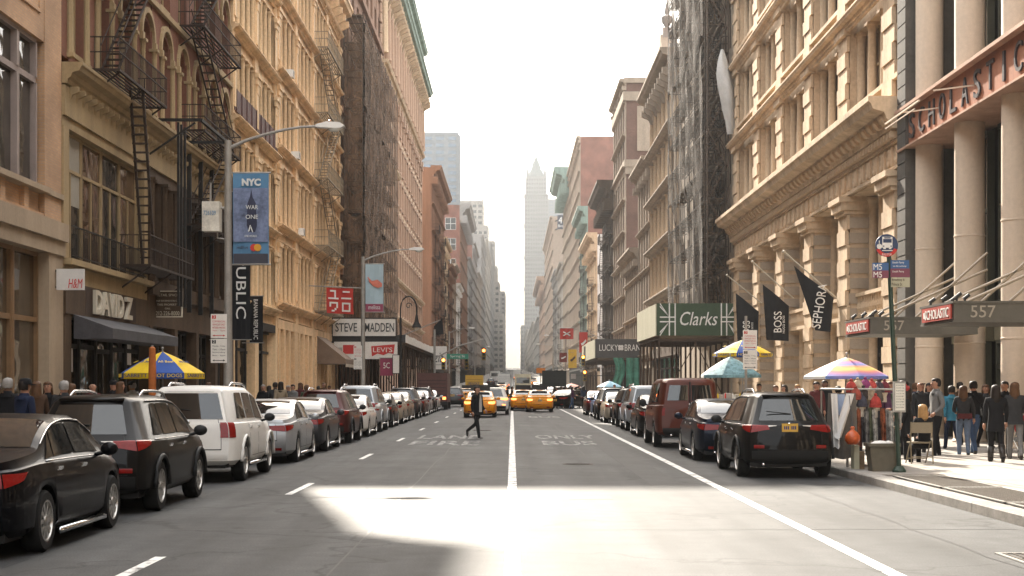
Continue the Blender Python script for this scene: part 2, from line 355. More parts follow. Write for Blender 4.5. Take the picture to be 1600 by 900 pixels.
for x, y, w, l in ((2.3, 62, 1.3, 4), (.9, 24.5, .7, .8), (-3.0, 74, 1.2, 3), (2.5, 27.5, .6, 30), (-4.9, 30, .55, 60)): mb.box(x, x + w, y, y + l, -.01, .0016)
mb.build('road_patch', PATCH, kind='structure')
def manhole(x, y, r=.36):
    o = empty('manhole_cover', (x, y, 0)); o['kind'] = 'structure'
    mb = MB(); mb.lathe([(r + .05, -.01), (r + .05, .005), (r, .006), (r, .003), (0, .003)], (x, y, 0), 24); mb.build('rim', RUST, o)
    mb = MB()
    for a in range(-3, 4):
        w = math.sqrt(max(.01, (r * .9) ** 2 - (a * .1) ** 2)); mb.box(x - w, x + w, y + a * .1 - .02, y + a * .1 + .02, .002, .009)
    mb.build('rib', IRON, o)
manhole(-1.2, 62); manhole(1.5, 35.5, .3)
# storm drain beside the kerb, pavement gratings
def grate(name, label, x0, x1, y0, y1, z, nx, ny, frame=.05):
    o = empty(name, (x0, y0, z), label, 'grating')
    mb = MB(); mb.box(x0, x1, y0, y1, z - .012, z + .004); mb.build('pit_dark', BLACK, o)  # black plate painted in for the shade of the hollow below the bars
    mb = MB()
    mb.box(x0, x1, y0, y0 + frame, z + .004, z + .016); mb.box(x0, x1, y1 - frame, y1, z + .004, z + .016)
    mb.box(x0, x0 + frame, y0 + frame, y1 - frame, z + .004, z + .016); mb.box(x1 - frame, x1, y0 + frame, y1 - frame, z + .004, z + .016)
    mb.build('frame', STEEL, o)
    mb = MB()
    for i in range(1, nx):
        x = x0 + (x1 - x0) * i / nx; mb.box(x - .012, x + .012, y0 + frame, y1 - frame, z + .004, z + .014)
    for j in range(1, ny):
        y = y0 + (y1 - y0) * j / ny; mb.box(x0 + frame, x1 - frame, y - .012, y + .012, z + .005, z + .0125)
    b = mb.build('bar', mat('grate_iron', (.085, .07, .055), .6, bump=0), o); b['kind'] = 'stuff'
grate('storm_drain', 'iron storm drain grate set in the asphalt beside the kerb', 5.15, 6.42, 15.0, 16.6, 0, 14, 3)
for k in range(3):
    y = 18.6 + 3.25 * k
    grate('pavement_grating', ['nearest pavement grating along the kerb edge', 'middle pavement grating along the kerb edge', 'pavement grating next to the bus stop pole'][k], 6.9, 7.9, y, y + 3.1, SL - .0, 16, 30, .06)
# ------------------------------------------------------------------ buildings
class B:
    def __init__(b, name, label, s, u0, u1, H, core, depth=16, fx=FX, v=-.55, cat='building', group=None, roofm=None):
        b.s, b.u0, b.u1, b.H, b.fx = s, u0, u1, H, fx; b.z0 = gz((u0 + u1) / 2)
        b.root = empty(name, (s * fx, (u0 + u1) / 2, b.z0), label, cat, group)
        if core:
            mb = b.mb(); mb.box(u0 + .02, u1 - .02, -depth, v, -1, H - .05); b.core = mb.build('wall', core, b.root)
            mb = b.mb(); mb.box(u0 + .3, u1 - .3, -depth + .3, v - .3, H - .05, H); mb.build('roof', ROOFM, b.root)
    def T(b, u, v, z): return (b.s * (b.fx - v), u, z + b.z0)
    def mb(b): return MB(b.T)
    def part(b, name, mb, m, parent=None, kind=None, smooth=False): return mb.build(name, m, parent or b.root, smooth=smooth, kind=kind)
    def inst(b, name, me, u, v, z, parent=None): return place(name, me, parent or b.root, b.T(u, v, z))
    def local(b): s = b.s; return MB(lambda u, v, z: (-s * v, u, z))
    def text(b, s, u, v, z, w, h, m, parent, ext=.03, shear=0, bold=0): return text(parent, s, b.T(u, v, z), (0, -b.s, 0), UPZ, w, h, m, ext, shear, bold=bold)
WC = {}
def win_meshes(b, w, h, style, mf, mg, far):
    k = (b.s, round(w, 2), round(h, 2), style, mf.name, mg.name, far)
    if k in WC: return WC[k]
    f = b.local(); e = .07; d0, d1 = -.10, -.02
    f.box(-w / 2, -w / 2 + e, d0, d1, 0, h); f.box(w / 2 - e, w / 2, d0, d1, 0, h); f.box(-w / 2 + e, w / 2 - e, d0, d1, 0, e); f.box(-w / 2 + e, w / 2 - e, d0, d1, h - e, h)
    panes = []
    if style == 'sash':
        f.box(-w / 2 + e, w / 2 - e, d0 - .02, d1 - .02, h * .52, h * .52 + .07); panes = [(-w / 2 + e, w / 2 - e, e, h * .52), (-w / 2 + e, w / 2 - e, h * .52 + .07, h - e)]
    elif style == 'transom':
        zt = h * .70; f.box(-w / 2 + e, w / 2 - e, d0, d1 + .01, zt, zt + .09); f.box(-.04, .04, d0 + .01, d1 - .005, e, zt)
        panes = [(-w / 2 + e, -.04, e, zt), (.04, w / 2 - e, e, zt), (-w / 2 + e, w / 2 - e, zt + .09, h - e)]
    elif style == 'tall':
        n = 3
        for i in range(1, n):
            f.box(-w / 2 + e, w / 2 - e, d0, d1, h * i / n - .03, h * i / n + .03)
        f.box(-.03, .03, d0 + .01, d1 - .006, e, h - e)
        for i in range(n):
            a, c = (e if i == 0 else h * i / n + .03), (h - e if i == n - 1 else h * (i + 1) / n - .03)
            panes += [(-w / 2 + e, -.03, a, c), (.03, w / 2 - e, a, c)]
    else: panes = [(-w / 2 + e, w / 2 - e, e, h - e)]
    fm = f.mesh('window', mf); pm = []
    for (a, c, z0, z1) in panes:
        m = b.local(); m.box(-(c - a) / 2, (c - a) / 2, -.085, -.07, 0, z1 - z0); pm.append((m.mesh('pane', mg), (a + c) / 2, z0))
    WC[k] = (fm, pm); return WC[k]
def window(b, u, v, z, w, h, style='sash', mf=None, mg=None, far=False, sill=None, blind=0, parent=None):
    fm, pm = win_meshes(b, w, h, style, mf, mg, far)
    o = b.inst('window', fm, u, v, z, parent)
    for me, du, dz in pm: b.inst('pane', me, u + du, v, z + dz, o)
    if R.random() < .3 and not far and w < 3:
        hb = R.choice((.22, .38, .55)); k = ('blind', b.s, round(w, 2), round(h, 2), hb)
        if k not in WC: m = b.local(); m.box(-w / 2 + .07, w / 2 - .07, -.068, -.06, h * (1 - hb), h - .07); WC[k] = m.mesh('blind', BLIND)
        b.inst('blind', WC[k], u, v, z, o)
    if sill:
        k = ('sill', b.s, round(w, 2), sill.name)
        if k not in WC:
            m = b.local(); m.box(-w / 2 - .08, w / 2 + .08, -.12, .22, -.14, -.003); WC[k] = m.mesh('sill', sill)
        b.inst('sill', WC[k], u, v, z, o)
    return o
def wall_grid(b, mb, u0, u1, z0, z1, nb, wf, a, c, rec=.38, arch=False, dep=.5, sv=-.04):
    """piers and spandrels of one storey; returns openings (u, z, w, h)"""
    bw = (u1 - u0) / nb; w = bw * wf; h = z1 - z0; za, zc = z0 + h * a, z0 + h * c; out = []
    e = u0
    for i in range(nb):
        uc = u0 + bw * (i + .5)
        mb.box(e, uc - w / 2, -dep, 0, z0, z1); e = uc + w / 2
        if a > .001: mb.box(uc - w / 2, uc + w / 2, -dep, sv, z0, za)
        if not arch: mb.box(uc - w / 2, uc + w / 2, -dep, sv, zc, z1)
        else:
            n = 8; r = w / 2; pts = [(uc - r * math.cos(math.pi * k / n), zc + r * .9 * math.sin(math.pi * k / n)) for k in range(n + 1)]
            for k in range(n):
                (p, q), (p2, q2) = pts[k], pts[k + 1]
                mb.add([(p, sv, q), (p2, sv, q2), (p2, sv, z1), (p, sv, z1), (p, -dep, q), (p2, -dep, q2), (p2, -dep, z1), (p, -dep, z1)], [(0, 1, 2, 3), (0, 4, 5, 1)])
        out.append((uc, za, w, (zc - za) + (w * .45 if arch else 0)))
    mb.box(e, u1, -dep, 0, z0, z1)
    return out
def course(mb, u0, u1, z, h, v, v0=0): mb.box(u0, u1, v0, v, z, z + h)
def cornice(mb, u0, u1, z, h, out, ends=True):
    """stepped profile, extruded along the street"""
    P = [(0, 0), (out * .25, 0), (out * .3, h * .22), (out * .42, h * .28), (out * .5, h * .5), (out * .85, h * .6), (out * .92, h * .78), (out, h * .84), (out, h), (0, h)]
    mb.prism([(p[0], p[1] + z) for p in P], u0, u1, 'x')
def bracket_mesh(b, h, out, w):
    k = ('br', b.s, h, out, w)
    if k not in WC:
        m = b.local(); m.prism([(0, 0), (out * .3, 0), (out * .45, h * .35), (out, h * .6), (out, h), (0, h)], -w / 2, w / 2, 'x'); WC[k] = m
    return WC[k]
def brackets(b, u0, u1, n, z, h, out, w, m, name='bracket', merge=False):
    src = bracket_mesh(b, h, out, w)
    if merge:
        mb = b.mb()
        for i in range(n):
            u = u0 + (u1 - u0) * (i + .5) / n
            mb.prism([(0, z), (out * .3, z), (out * .45, z + h * .35), (out, z + h * .6), (out, z + h), (0, z + h)], u - w / 2, u + w / 2, 'x')
        b.part(name, mb, m, kind='stuff'); return
    me = src.mesh(name, m)
    for i in range(n): b.inst(name, me, u0 + (u1 - u0) * (i + .5) / n, 0, z)
def column_mesh(b, r, h, n=14, key=''):
    m = b.local()
    m.box(-r * 1.25, r * 1.25, -r * 1.25, r * 1.25, 0, .12); m.lathe([(r * 1.15, .12), (r * 1.15, .2), (r, .3), (r * .98, h * .5), (r * .86, h - .5), (r * .95, h - .46), (r * .88, h - .4), (r * 1.05, h - .16), (r * 1.3, h - .10)], (0, 0, 0), n)
    m.box(-r * 1.4, r * 1.4, -r * 1.4, r * 1.4, h - .10, h); return m
def columns(b, us, v, z, r, h, m, n=12):
    me = column_mesh(b, r, h, n).mesh('column', m, smooth=35)
    for u in us: b.inst('column', me, u, v, z)
def fire_escape(b, u0, u1, zs, m, depth=1.05, stair=True, drop=None, step=.16, far=False):
    """one stack of platforms with railings and stairs"""
    fo = empty('fire_escape', b.T((u0 + u1) / 2, .5, zs[0])); fo.parent = b.root; fo.location = Vector(fo.location) - off(b.root)
    for z in zs:
        f = b.mb()
        f.box(u0, u1, .02, .07, z - .08, z); f.box(u0, u1, depth - .05, depth, z - .08, z)
        for u in (u0, u1 - .05): f.box(u, u + .05, .07, depth - .05, z - .08, z)
        n = 7
        for i in range(n): v = .12 + (depth - .22) * i / (n - 1); f.box(u0 + .05, u1 - .05, v - .03, v + .03, z - .05, z - .02)
        for u in (u0 + .3, (u0 + u1) / 2, u1 - .3): f.bar((u, .03, z - .75), (u, depth - .1, z - .08), .05)
        b.part('platform', f, m, fo)
    for z in zs:
        r = b.mb()
        for hz in (.5, .95):
            r.bar((u0 + .02, .03, z + hz), (u0 + .02, depth - .02, z + hz), .035); r.bar((u1 - .02, .03, z + hz), (u1 - .02, depth - .02, z + hz), .035); r.bar((u0, depth - .02, z + hz), (u1, depth - .02, z + hz), .035)
        k = int((u1 - u0) / step)
        for i in range(k + 1):
            u = u0 + (u1 - u0) * i / k; r.bar((u, depth - .02, z), (u, depth - .02, z + .95), .02 if not far else .03)
        for u in (u0 + .02, u1 - .02):
            for i in range(5): v = .1 + (depth - .15) * i / 5; r.bar((u, v, z), (u, v, z + .95), .02)
        b.part('railing', r, m, fo)
    if stair:
        for i in range(len(zs) - 1):
            a, c = zs[i], zs[i + 1]; t = b.mb(); ua, uc = (u0 + .5, u1 - .9) if i % 2 == 0 else (u1 - .5, u0 + .9)
            for v in (.35, .85):
                t.bar((ua, v, a), (uc, v, c), .06); t.bar((ua, v, a + .8), (uc, v, c + .8), .03)
            n = int((c - a) / .24)
            for q in range(1, n): u = ua + (uc - ua) * q / n; z = a + (c - a) * q / n; t.box(u - .09, u + .09, .35, .85, z - .015, z + .015)
            b.part('stair', t, m, fo)
    if drop:
        t = b.mb(); u, zlo, lean = drop; z = zs[0]
        for v in (depth - .45, depth - .05): t.bar((u, v, z + .9), (u + lean, v, zlo), .045)
        n = int((z - zlo) / .29)
        for q in range(n): f_ = q / n; t.bar((u + lean * f_, depth - .45, z - (z - zlo) * f_), (u + lean * f_, depth - .05, z - (z - zlo) * f_), .03)
        b.part('ladder', t, m, fo)
    return fo
def storefront(b, u0, u1, z1, nb, mf, mg, bulk=.5, rec=-.35, trans=.72, door=None, post=.16, name='shop_window'):
    bw = (u1 - u0) / nb
    for i in range(nb):
        a, c = u0 + bw * i, u0 + bw * (i + 1); isd = door is not None and i == door
        f = b.mb(); bl = .12 if isd else bulk; zt = bl + (z1 - bl) * trans
        f.box(a, a + post, rec - .1, rec + .12, 0, z1); f.box(c - post * .5, c, rec - .1, rec + .10, 0, z1)
        f.box(a + post, c - post * .5, rec - .1, rec + .1, 0, bl); f.box(a + post, c - post * .5, rec - .08, rec + .08, zt, zt + .14); f.box(a + post, c - post * .5, rec - .1, rec + .1, z1 - .1, z1)
        if isd: f.box((a + c) / 2 - .05, (a + c) / 2 + .05, rec - .08, rec + .08, bl, zt)
        o = b.part('shop_door' if isd else name, f, mf)
        p = b.mb(); p.box(a + post, c - post * .5, rec - .03, rec - .01, bl, zt); b.part('pane', p, mg, o)
        p = b.mb(); p.box(a + post, c - post * .5, rec - .03, rec - .01, zt + .14, z1 - .1); b.part('pane', p, mg, o)
        if isd:
            h = b.mb()
            for du in (-.12, .12): h.tube([((a + c) / 2 + du, rec + .12, 1.0), ((a + c) / 2 + du, rec + .12, 1.5)], .018)
            b.part('handle', h, STEEL, o)
def air_con(b, u, v, z):
    m = b.mb(); m.box(u - .33, u + .33, v - .2, v + .35, z, z + .42); o = b.part('air_conditioner', m, WHITE)
    m = b.mb()
    for i in range(7): m.box(u - .28, u + .28, v + .35, v + .36, z + .05 + i * .05, z + .075 + i * .05)
    b.part('grille', m, STEEL, o)
VT = lambda u: .25 * u + 3.5      # what the frame shows of a front at distance u
# ================================================================== LEFT SIDE
# --- tan brick shop building, nearest on the left
b = B('brick_building', 'tan brick building with big framed windows and ledges beside the shop with the awning', -1, -40, 44.2, 30, TANBR, v=-.5)
WAVYG = glass('wavy_window_glass', (.05, .042, .032), .6); L1G = mat('bronze_frame', (.25, .15, .075), .5, var=.15, sc=3, bump=0, metal=.4); CBAND = mat('concrete_band', (.34, .26, .18), .8, var=.15, sc=1, bump=.1, streak=1)
WFR = mat('mauve_window_frame', (.27, .215, .19), .6, var=.1, bump=0)
w = b.mb()
w.box(-40, 20, -.5, 0, 0, 30); w.box(20, 42.6, -.5, -.02, 11.2, 30); w.box(42.6, 44.18, -.5, 0, 6.4, 30)
for k in range(3): w.box(20 + 7.6 * k - .55 + (.55 if k == 0 else 0), 20 + 7.6 * k + .55, -.5, -.02, 7.12, 11.2)
w.box(20, 42.6, -.5, -.16, 6.35, 7.05)
for k in range(12): w.box(20 + 1.9 * k, 20.35 + 1.9 * k, -.16, -.02, 6.5, 7.05)
w.box(20, 42.6, -.16, -.02, 6.35, 6.5)
for k in range(4):
    for q in range(2): pass
b.part('brick_wall', w, TANBR)
t = b.mb(); t.box(20, 44.2, -.3, .22, 5.85, 6.35); t.box(20, 44.2, -.3, .12, 5.45, 5.85); t.box(20, 42.7, -.3, .16, 7.05, 7.2); t.box(42.85, 44.2, -.5, .05, 0, 5.45)
t.box(42.6, 44.2, .0, .08, 7.05, 7.2); b.part('concrete_band', t, CBAND)
for k in range(3):                                   # recessed panels under the next storey
    p = b.mb(); a = 20.6 + 7.6 * k
    p.box(a, a + 6.4, -.02, .03, 11.9, 12.0); p.box(a, a + 6.4, -.02, .03, 13.4, 13.5); p.box(a, a + .1, -.02, .03, 12.0, 13.4); p.box(a + 6.3, a + 6.4, -.02, .03, 12.0, 13.4); b.part('panel_frame', p, TANBR)
for k in range(3):
    a = 20.55 + 7.6 * k; c = min(a + 6.5, 42.55)
    f = b.mb(); f.box(a, c, -.4, -.12, 7.2, 7.32); f.box(a, c, -.4, -.12, 11.08, 11.2); zt = 10.0; n = 4
    f.box(a, c, -.38, -.14, zt, zt + .16); us = [a + (c - a) * q / n for q in range(n + 1)]
    for u in us: f.box(max(a, u - .1), min(c, u + .1), -.4, -.10, 7.32, zt); f.box(max(a, u - .1), min(c, u + .1), -.4, -.10, zt + .16, 11.08)
    o = b.part('window', f, WFR)
    for q in range(n):
        for (z0, z1) in ((7.32, zt), (zt + .16, 11.08)):
            p = b.mb(); p.box(us[q] + .1, us[q + 1] - .1, -.3, -.27, z0, z1); b.part('pane', p, WAVYG, o)
for k in range(5): storefront(b, 20 + 4.57 * k, 20 + 4.57 * (k + 1), 5.45, 2, L1G, SHOPG, bulk=.4, trans=.62)
# --- arched brick building over dark cast-iron shopfronts
b = B('arched_brick_building', 'dark red brick building with arched windows, fire escapes and cream shop storeys', -1, 44.2, 70.7, 33.3, BROWNST, v=-.5)
MAROON = mat('maroon_brickwork', (.19, .085, .055), .85, var=.25, sc=1, bump=.2, streak=1); OCH = mat('ochre_trim', (.33, .24, .13), .75, var=.2, sc=1.2, bump=.1, streak=1)
w = b.mb(); zf = [11.2, 15.4, 19.4, 23.4, 27.4, 31.2]; allw = []
for k in range(len(zf) - 1):
    allw += wall_grid(b, w, 44.22, 70.68, zf[k], zf[k + 1], 9, .52, .08, .66, arch=True)
w.box(44.22, 70.68, -.5, .0, 31.2, 32.9)
b.part('brick_wall', w, MAROON)
for (u, z, ww, h) in allw:
    if z < VT(u): window(b, u, -.22, z, ww, h * .97, 'sash', OCH, DGLASS2 if R.random() < .7 else BLIND, sill=OCH)
for k, z in enumerate(zf[:2]):
    for i in range(9):
        uc = 44.22 + 26.46 * (i + .5) / 9; r = .78; hood = b.mb(); zc = z + (zf[k + 1] - z) * .66
        pts = [(uc - r * 1.12 * math.cos(math.pi * q / 10), zc + r * 1.12 * math.sin(math.pi * q / 10)) for q in range(11)]
        for q in range(10):
            (p, y), (p2, y2) = pts[q], pts[q + 1]
            def sc(p, y, f): return (uc + (p - uc) * f, zc + (y - zc) * f)
            a0, a1 = sc(p, y, 1.22), sc(p2, y2, 1.22)
            hood.add([(p, .1, y), (p2, .1, y2), (a1[0], .1, a1[1]), (a0[0], .1, a0[1]), (p, -.06, y), (p2, -.06, y2), (a1[0], -.06, a1[1]), (a0[0], -.06, a0[1])], [(0, 1, 2, 3), (0, 4, 5, 1), (3, 2, 6, 7)])
        hood.box(uc - r * 1.4, uc - r * 1.05, -.04, .14, zc - .25, zc); hood.box(uc + r * 1.05, uc + r * 1.4, -.04, .14, zc - .25, zc)
        b.part('arch_hood', hood, OCH)
cs = []
for i in range(9):
    bw = 26.46 / 9
    for du in (-.72, .72): cs.append(44.22 + bw * (i + .5) + du * 1.2)
columns(b, cs, .06, 11.25, .11, 2.5, OCH, 8)
t = b.mb(); cornice(t, 44.2, 70.7, 10.4, .6, .6); t.box(44.2, 70.7, -.5, .1, 9.5, 10.35); b.part('cornice', t, OCH)
t = b.mb(); cornice(t, 44.2, 70.7, 32.3, 1.0, 1.0); b.part('cornice', t, BROWNST)
t = b.mb(); course(t, 44.2, 70.7, 15.3, .2, .14); course(t, 44.2, 70.7, 19.3, .2, .14); b.part('string_course', t, OCH)
brackets(b, 44.4, 70.5, 40, 10.02, .36, .36, .12, OCH)
# second storey: cream framed on the near half, black iron on the far half
t = b.mb(); t.box(44.2, 54.4, -.5, .02, 9.2, 9.5); t.box(44.2, 44.75, -.5, .06, 5.4, 9.2); t.box(53.9, 54.4, -.5, .06, 5.4, 9.2); t.box(44.2, 54.4, -.5, .3, 5.25, 5.42); t.box(44.2, 54.4, -.5, .04, 4.75, 5.25)
b.part('cream_band', t, OCH)
for i in range(4):
    u = 44.75 + 9.15 * (i + .5) / 4; window(b, u, -.2, 5.42, 9.15 / 4 - .06, 3.78, 'transom', OCH, DGLASS2 if i % 2 else DGLASS)
bal = b.mb()
for i in range(46): bal.bar((45 + .19 * i, .12, 5.42), (45 + .19 * i, .12, 6.4), .02)
bal.bar((44.8, .12, 6.4), (53.9, .12, 6.4), .04); bal.bar((44.8, .12, 5.55), (53.9, .12, 5.55), .03); b.part('balcony_rail', bal, IRON)
t = b.mb(); t.box(54.4, 70.7, -.5, .02, 9.1, 9.5); t.box(54.4, 70.7, -.5, .25, 5.0, 5.5); t.box(54.4, 70.7, -.5, .08, 4.6, 5.0)
for i in range(9): u = 54.6 + 2 * i; t.box(u - .2, u + .2, -.5, .06, 5.5, 9.1)
b.part('iron_frame', t, DARKBR)
for i in range(8): window(b, 55.6 + 2 * i, -.2, 5.5, 1.6, 3.6, 'tall', IRON, DGLASS)
columns(b, [54.6 + 2 * i for i in range(9)], .12, 5.5, .15, 3.6, DARKBR, 8)
# ground floor
t = b.mb(); t.box(44.2, 44.9, -.5, .08, 0, 3.85); t.box(44.2, 54.4, -.5, .12, 3.85, 4.75); b.part('fascia', t, DARKBR)
storefront(b, 44.9, 54.4, 3.85, 5, IRON, SHOPG, bulk=.45, door=2)
t = b.mb(); t.box(54.4, 70.7, -.5, .1, 3.9, 4.6)
for u in (54.4, 58.4, 62.4, 66.4, 70.2): t.box(u, u + .5, -.5, .14, 0, 3.9)
b.part('iron_front', t, DARKBR)
for u in (54.9, 58.9, 62.9, 66.9): storefront(b, u, u + 3.4, 3.9, 3, IRON, SHOPG, bulk=.5, door=1 if u in (58.9, 66.9) else None)
fire_escape(b, 46.6, 53.0, [11.3, 15.4, 19.4], RUST, step=.16); fire_escape(b, 50.6, 57.5, [5.75], RUST, stair=False, step=.16)
f = b.mb()
for v in (.55, .95): f.bar((49.9, v, 11.3), (51.6, v, 5.75), .08)
for q in range(20): k = q / 20; f.box(49.9 + 1.7 * k - .06, 49.9 + 1.7 * k + .06, .5, 1.0, 11.3 - 5.55 * k - .025, 11.3 - 5.55 * k + .025)
b.part('ladder', f, RUST)
fire_escape(b, 59.5, 67.5, [8.0, 11.6, 15.6, 19.6], RUST, step=.2)
# flagpole frame and pipes hung on the front
f = b.mb(); f.bar((54.5, .2, 11.1), (54.5, 1.9, 11.1), .1); f.bar((54.5, 1.9, 11.1), (59.5, 1.9, 11.1), .1); f.bar((54.5, .1, 9.9), (54.5, 1.7, 11.0), .06); f.bar((59.5, .1, 11.1), (59.5, 1.9, 11.1), .1)
for u in (55, 55.5, 56.1): f.bar((u, 1.0, 11.1), (u, 1.0, 4.6), .08)
for u in (60.0, 62.2, 64.5): f.bar((u, .35, 4.6), (u, .35, 11.0), .16)
b.part('iron_bracket_frame', f, IRON)
t = b.mb()
t.prism([(.12, 3.85), (1.25, 3.45), (1.25, 3.15), (.12, 3.15)], 45.0, 53.8, 'x'); aw = b.part('awning', t, mat('grey_canvas', (.07, .066, .07), .8, var=.2, sc=2, bump=.1))
DZ = mat('sign_letter_cream', (.52, .46, .36), .6, var=.08, bump=0)
b.text('DAVID Z', 49.3, .13, 4.32, 4.6, .74, DZ, b.part('fascia_sign', MB(b.T).box(46.2, 52.4, .12, .126, 3.9, 4.7), mat('brown_fascia', (.055, .035, .026), .7, bump=0)), ext=.1, bold=.03)
for u, z, w_, h_, c in ((46.0, 2.2, .5, .8, WHITE), (53.0, 2.5, .6, .8, WHITE), (51.9, 2.6, .5, .6, BLACK)):
    b.part('window_poster', MB(b.T).box(u, u + w_, -.34, -.33, z, z + h_), c)
# --- cream cast-iron pair
def castiron(name, label, u0, u1, H, m, fl, nbig, fh=4.15, z0=5.6, corn=True, seed=1, core=STONE2, wm=None):
    b = B(name, label, -1, u0, u1, H, core, v=-.6); zs = []; z = z0
    while z < H - 1.2: zs.append(z); z += fh
    w = b.mb(); bw = (u1 - u0) / nbig; piers = [u0 + bw * i for i in range(nbig + 1)]
    for u in piers:
        a, c = max(u0 + .01, u - .5), min(u1 - .01, u + .5); w.box(a, c, -.6, .12, 0, H - .9)
    for z in zs:
        w.box(u0 + .02, u1 - .02, -.6, -.05, z - .9, z - .05)
    w.box(u0 + .02, u1 - .02, -.6, 0, zs[-1] + fh - .95, H - .6); b.part('facade', w, m)
    nw = 4 if bw > 5 else 3
    t = b.mb()
    for z in zs:
        cornice(t, u0, u1, z - .42, .34, .42); course(t, u0, u1, z - .1, .1, .22); t.box(u0, u1, -.05, .05, z - .92, z - .84)
    if corn: cornice(t, u0 - .0, u1 + .0, H - 1.3, 1.3, 1.1)
    b.part('cornice', t, m)
    cu = []
    for i in range(nbig):
        a, c = piers[i] + .5, piers[i + 1] - .5; ww = (c - a) / nw
        for z in zs:
            if z > VT(u1) + 1 or z + fh > H: continue
            for q in range(nw): window(b, a + ww * (q + .5), -.3, z, ww - .3, fh - 1.0, 'sash', wm or OCH, R.choice((DGLASS2, DGLASS2, DGLASS2, DGLASS, BLIND)), sill=None)
        cu += [a + ww * q for q in range(0, nw + 1)]
    for z in zs:
        if z <= VT(u1) + 1 and z + fh < H: columns(b, cu, -.04, z, .13, fh - 1.0, m, 10)
    # pier ornament: capital blocks and panels
    cap = b.local(); cap.box(-.58, .58, .12, .3, 0, .22); cap.box(-.5, .5, .12, .24, -.3, 0); cap.box(-.3, .3, .12, .2, -.75, -.3)
    cm = cap.mesh('capital', m); pn = b.local(); pn.box(-.32, .32, .12, .17, 0, 1.9); pm = pn.mesh('pier_panel', m)
    for u in piers[1:-1] + [u0 + .5, u1 - .5]:
        for z in zs:
            if z < VT(u1): b.inst('capital', cm, u, 0, z + fh - 1.35); b.inst('pier_panel', pm, u, 0, z + .35)
    brackets(b, u0 + .3, u1 - .3, 14, H - 2.2, 1.0, .9, .25, m)
    return b, zs, piers
b, zs, pr = castiron('castiron_building', 'cream cast-iron building with wide bays behind the blue city banner', 70.7, 84.0, 25.8, CREAM, 5, 2, z0=5.9)
storefront(b, 71.2, 83.6, 4.6, 5, IRON, SHOPG, door=2); b.part('fascia', MB(b.T).box(70.8, 83.9, -.5, .1, 4.6, 5.0), IRON)
pnl = b.mb(); pnl.box(71, 83.9, .1, .16, 14.4, 15.4)
for k in range(9): pnl.box(71.3 + 1.4 * k, 71.36 + 1.4 * k, .16, .2, 14.4, 15.4)
b.part('balcony_panel', pnl, mat('maroon_rail', (.10, .05, .045), .6, bump=0))
air_con(b, 73.1, .1, 10.2)
b, zs, pr = castiron('castiron_building', 'ochre cast-iron building with rows of half columns and a pale fire escape', 84.0, 114.8, 29.5, CREAM2, 6, 4, z0=6.4, fh=4.25)
for u, z in ((90.5, 14.95), (92.5, 10.7), (88, 19.2)): air_con(b, u, .1, z)
fire_escape(b, 99.5, 108.5, [6.6, 10.8, 15.1, 19.3, 23.5], mat('pale_iron', (.26, .20, .13), .7, var=.3, sc=4, bump=0), step=.28)
# ground storey: cream arches, attic windows, and a striped awning at the far shop
t = b.mb(); t.box(84.1, 114.7, -.5, .14, 4.9, 5.4); 
for k in range(16): t.box(84.3 + 2 * k, 84.75 + 2 * k, -.5, .18, 0, 4.9)
b.part('pilaster_row', t, CREAM2)
for k in range(15): window(b, 85.53 + 2 * k, -.25, 3.8, 1.5, 1.05, 'one', OCH, DGLASS); 
for k in range(15):
    p = b.mb(); p.box(84.76 + 2 * k, 86.29 + 2 * k, -.45, -.25, 0, 3.75); o = b.part('door_panel' if k % 4 else 'shop_door', p, CREAM2)
    if k % 4 == 0: b.part('pane', MB(b.T).box(85.0 + 2 * k, 86.05 + 2 * k, -.25, -.24, .9, 3.4), SHOPG, o)
t = b.mb(); t.prism([(.15, 5.0), (2.0, 3.5), (2.0, 3.2), (.15, 3.2)], 100.9, 106.0, 'x'); aw = b.part('awning', t, mat('taupe_canvas', (.20, .14, .10), .85, var=.15, bump=.1))
t = b.mb()
for k in range(8): t.prism([(2.0, 3.2), (2.02, 3.2), (2.02, 3.0), (2.0, 3.0)], 101 + .62 * k, 101.5 + .62 * k, 'x')
b.part('valance', t, mat('pale_canvas', (.5, .42, .33), .85, bump=0), aw)
f = b.mb()
for k in range(7):                                   # leafy stuff growing on a high ledge
    pass
# --- tall building under dark netting
b = B('tall_stone_building', 'tall brown stone building wrapped in dark scaffold netting', -1, 114.8, 152, 54.5, STONE2, v=-.5)
w = b.mb()
ops = []
for k in range(12):
    ops += wall_grid(b, w, 114.85, 151.95, 6 + 4 * k, 10 + 4 * k, 9, .5, .15, .8)
w.box(114.85, 151.95, -.5, 0, 0, 6); b.part('facade', w, BROWNST)
m = b.mb()
for (u, z, ww, h) in ops: m.box(u - ww / 2, u + ww / 2, -.34, -.3, z, z + h)
o = b.part('window', m, DGLASS2, kind='stuff')
t = b.mb(); cornice(t, 114.8, 152.2, 52.9, 1.6, 1.5)
for z in (10, 22, 34, 46): course(t, 114.8, 152, z, .5, .3)
b.part('cornice', t, BROWNST)
q = b.local(); q.box(-.55, .55, 0, .18, 0, .85); qm = q.mesh('quoin', PINKST); q = b.local(); q.box(-.35, .35, 0, .18, 0, .85); qm2 = q.mesh('quoin', PINKST)
for k in range(44): b.inst('quoin', qm if k % 2 else qm2, 150.9, 0, 8 + k)
storefront(b, 116, 151, 4.2, 9, IRON, SHOPG, door=4)
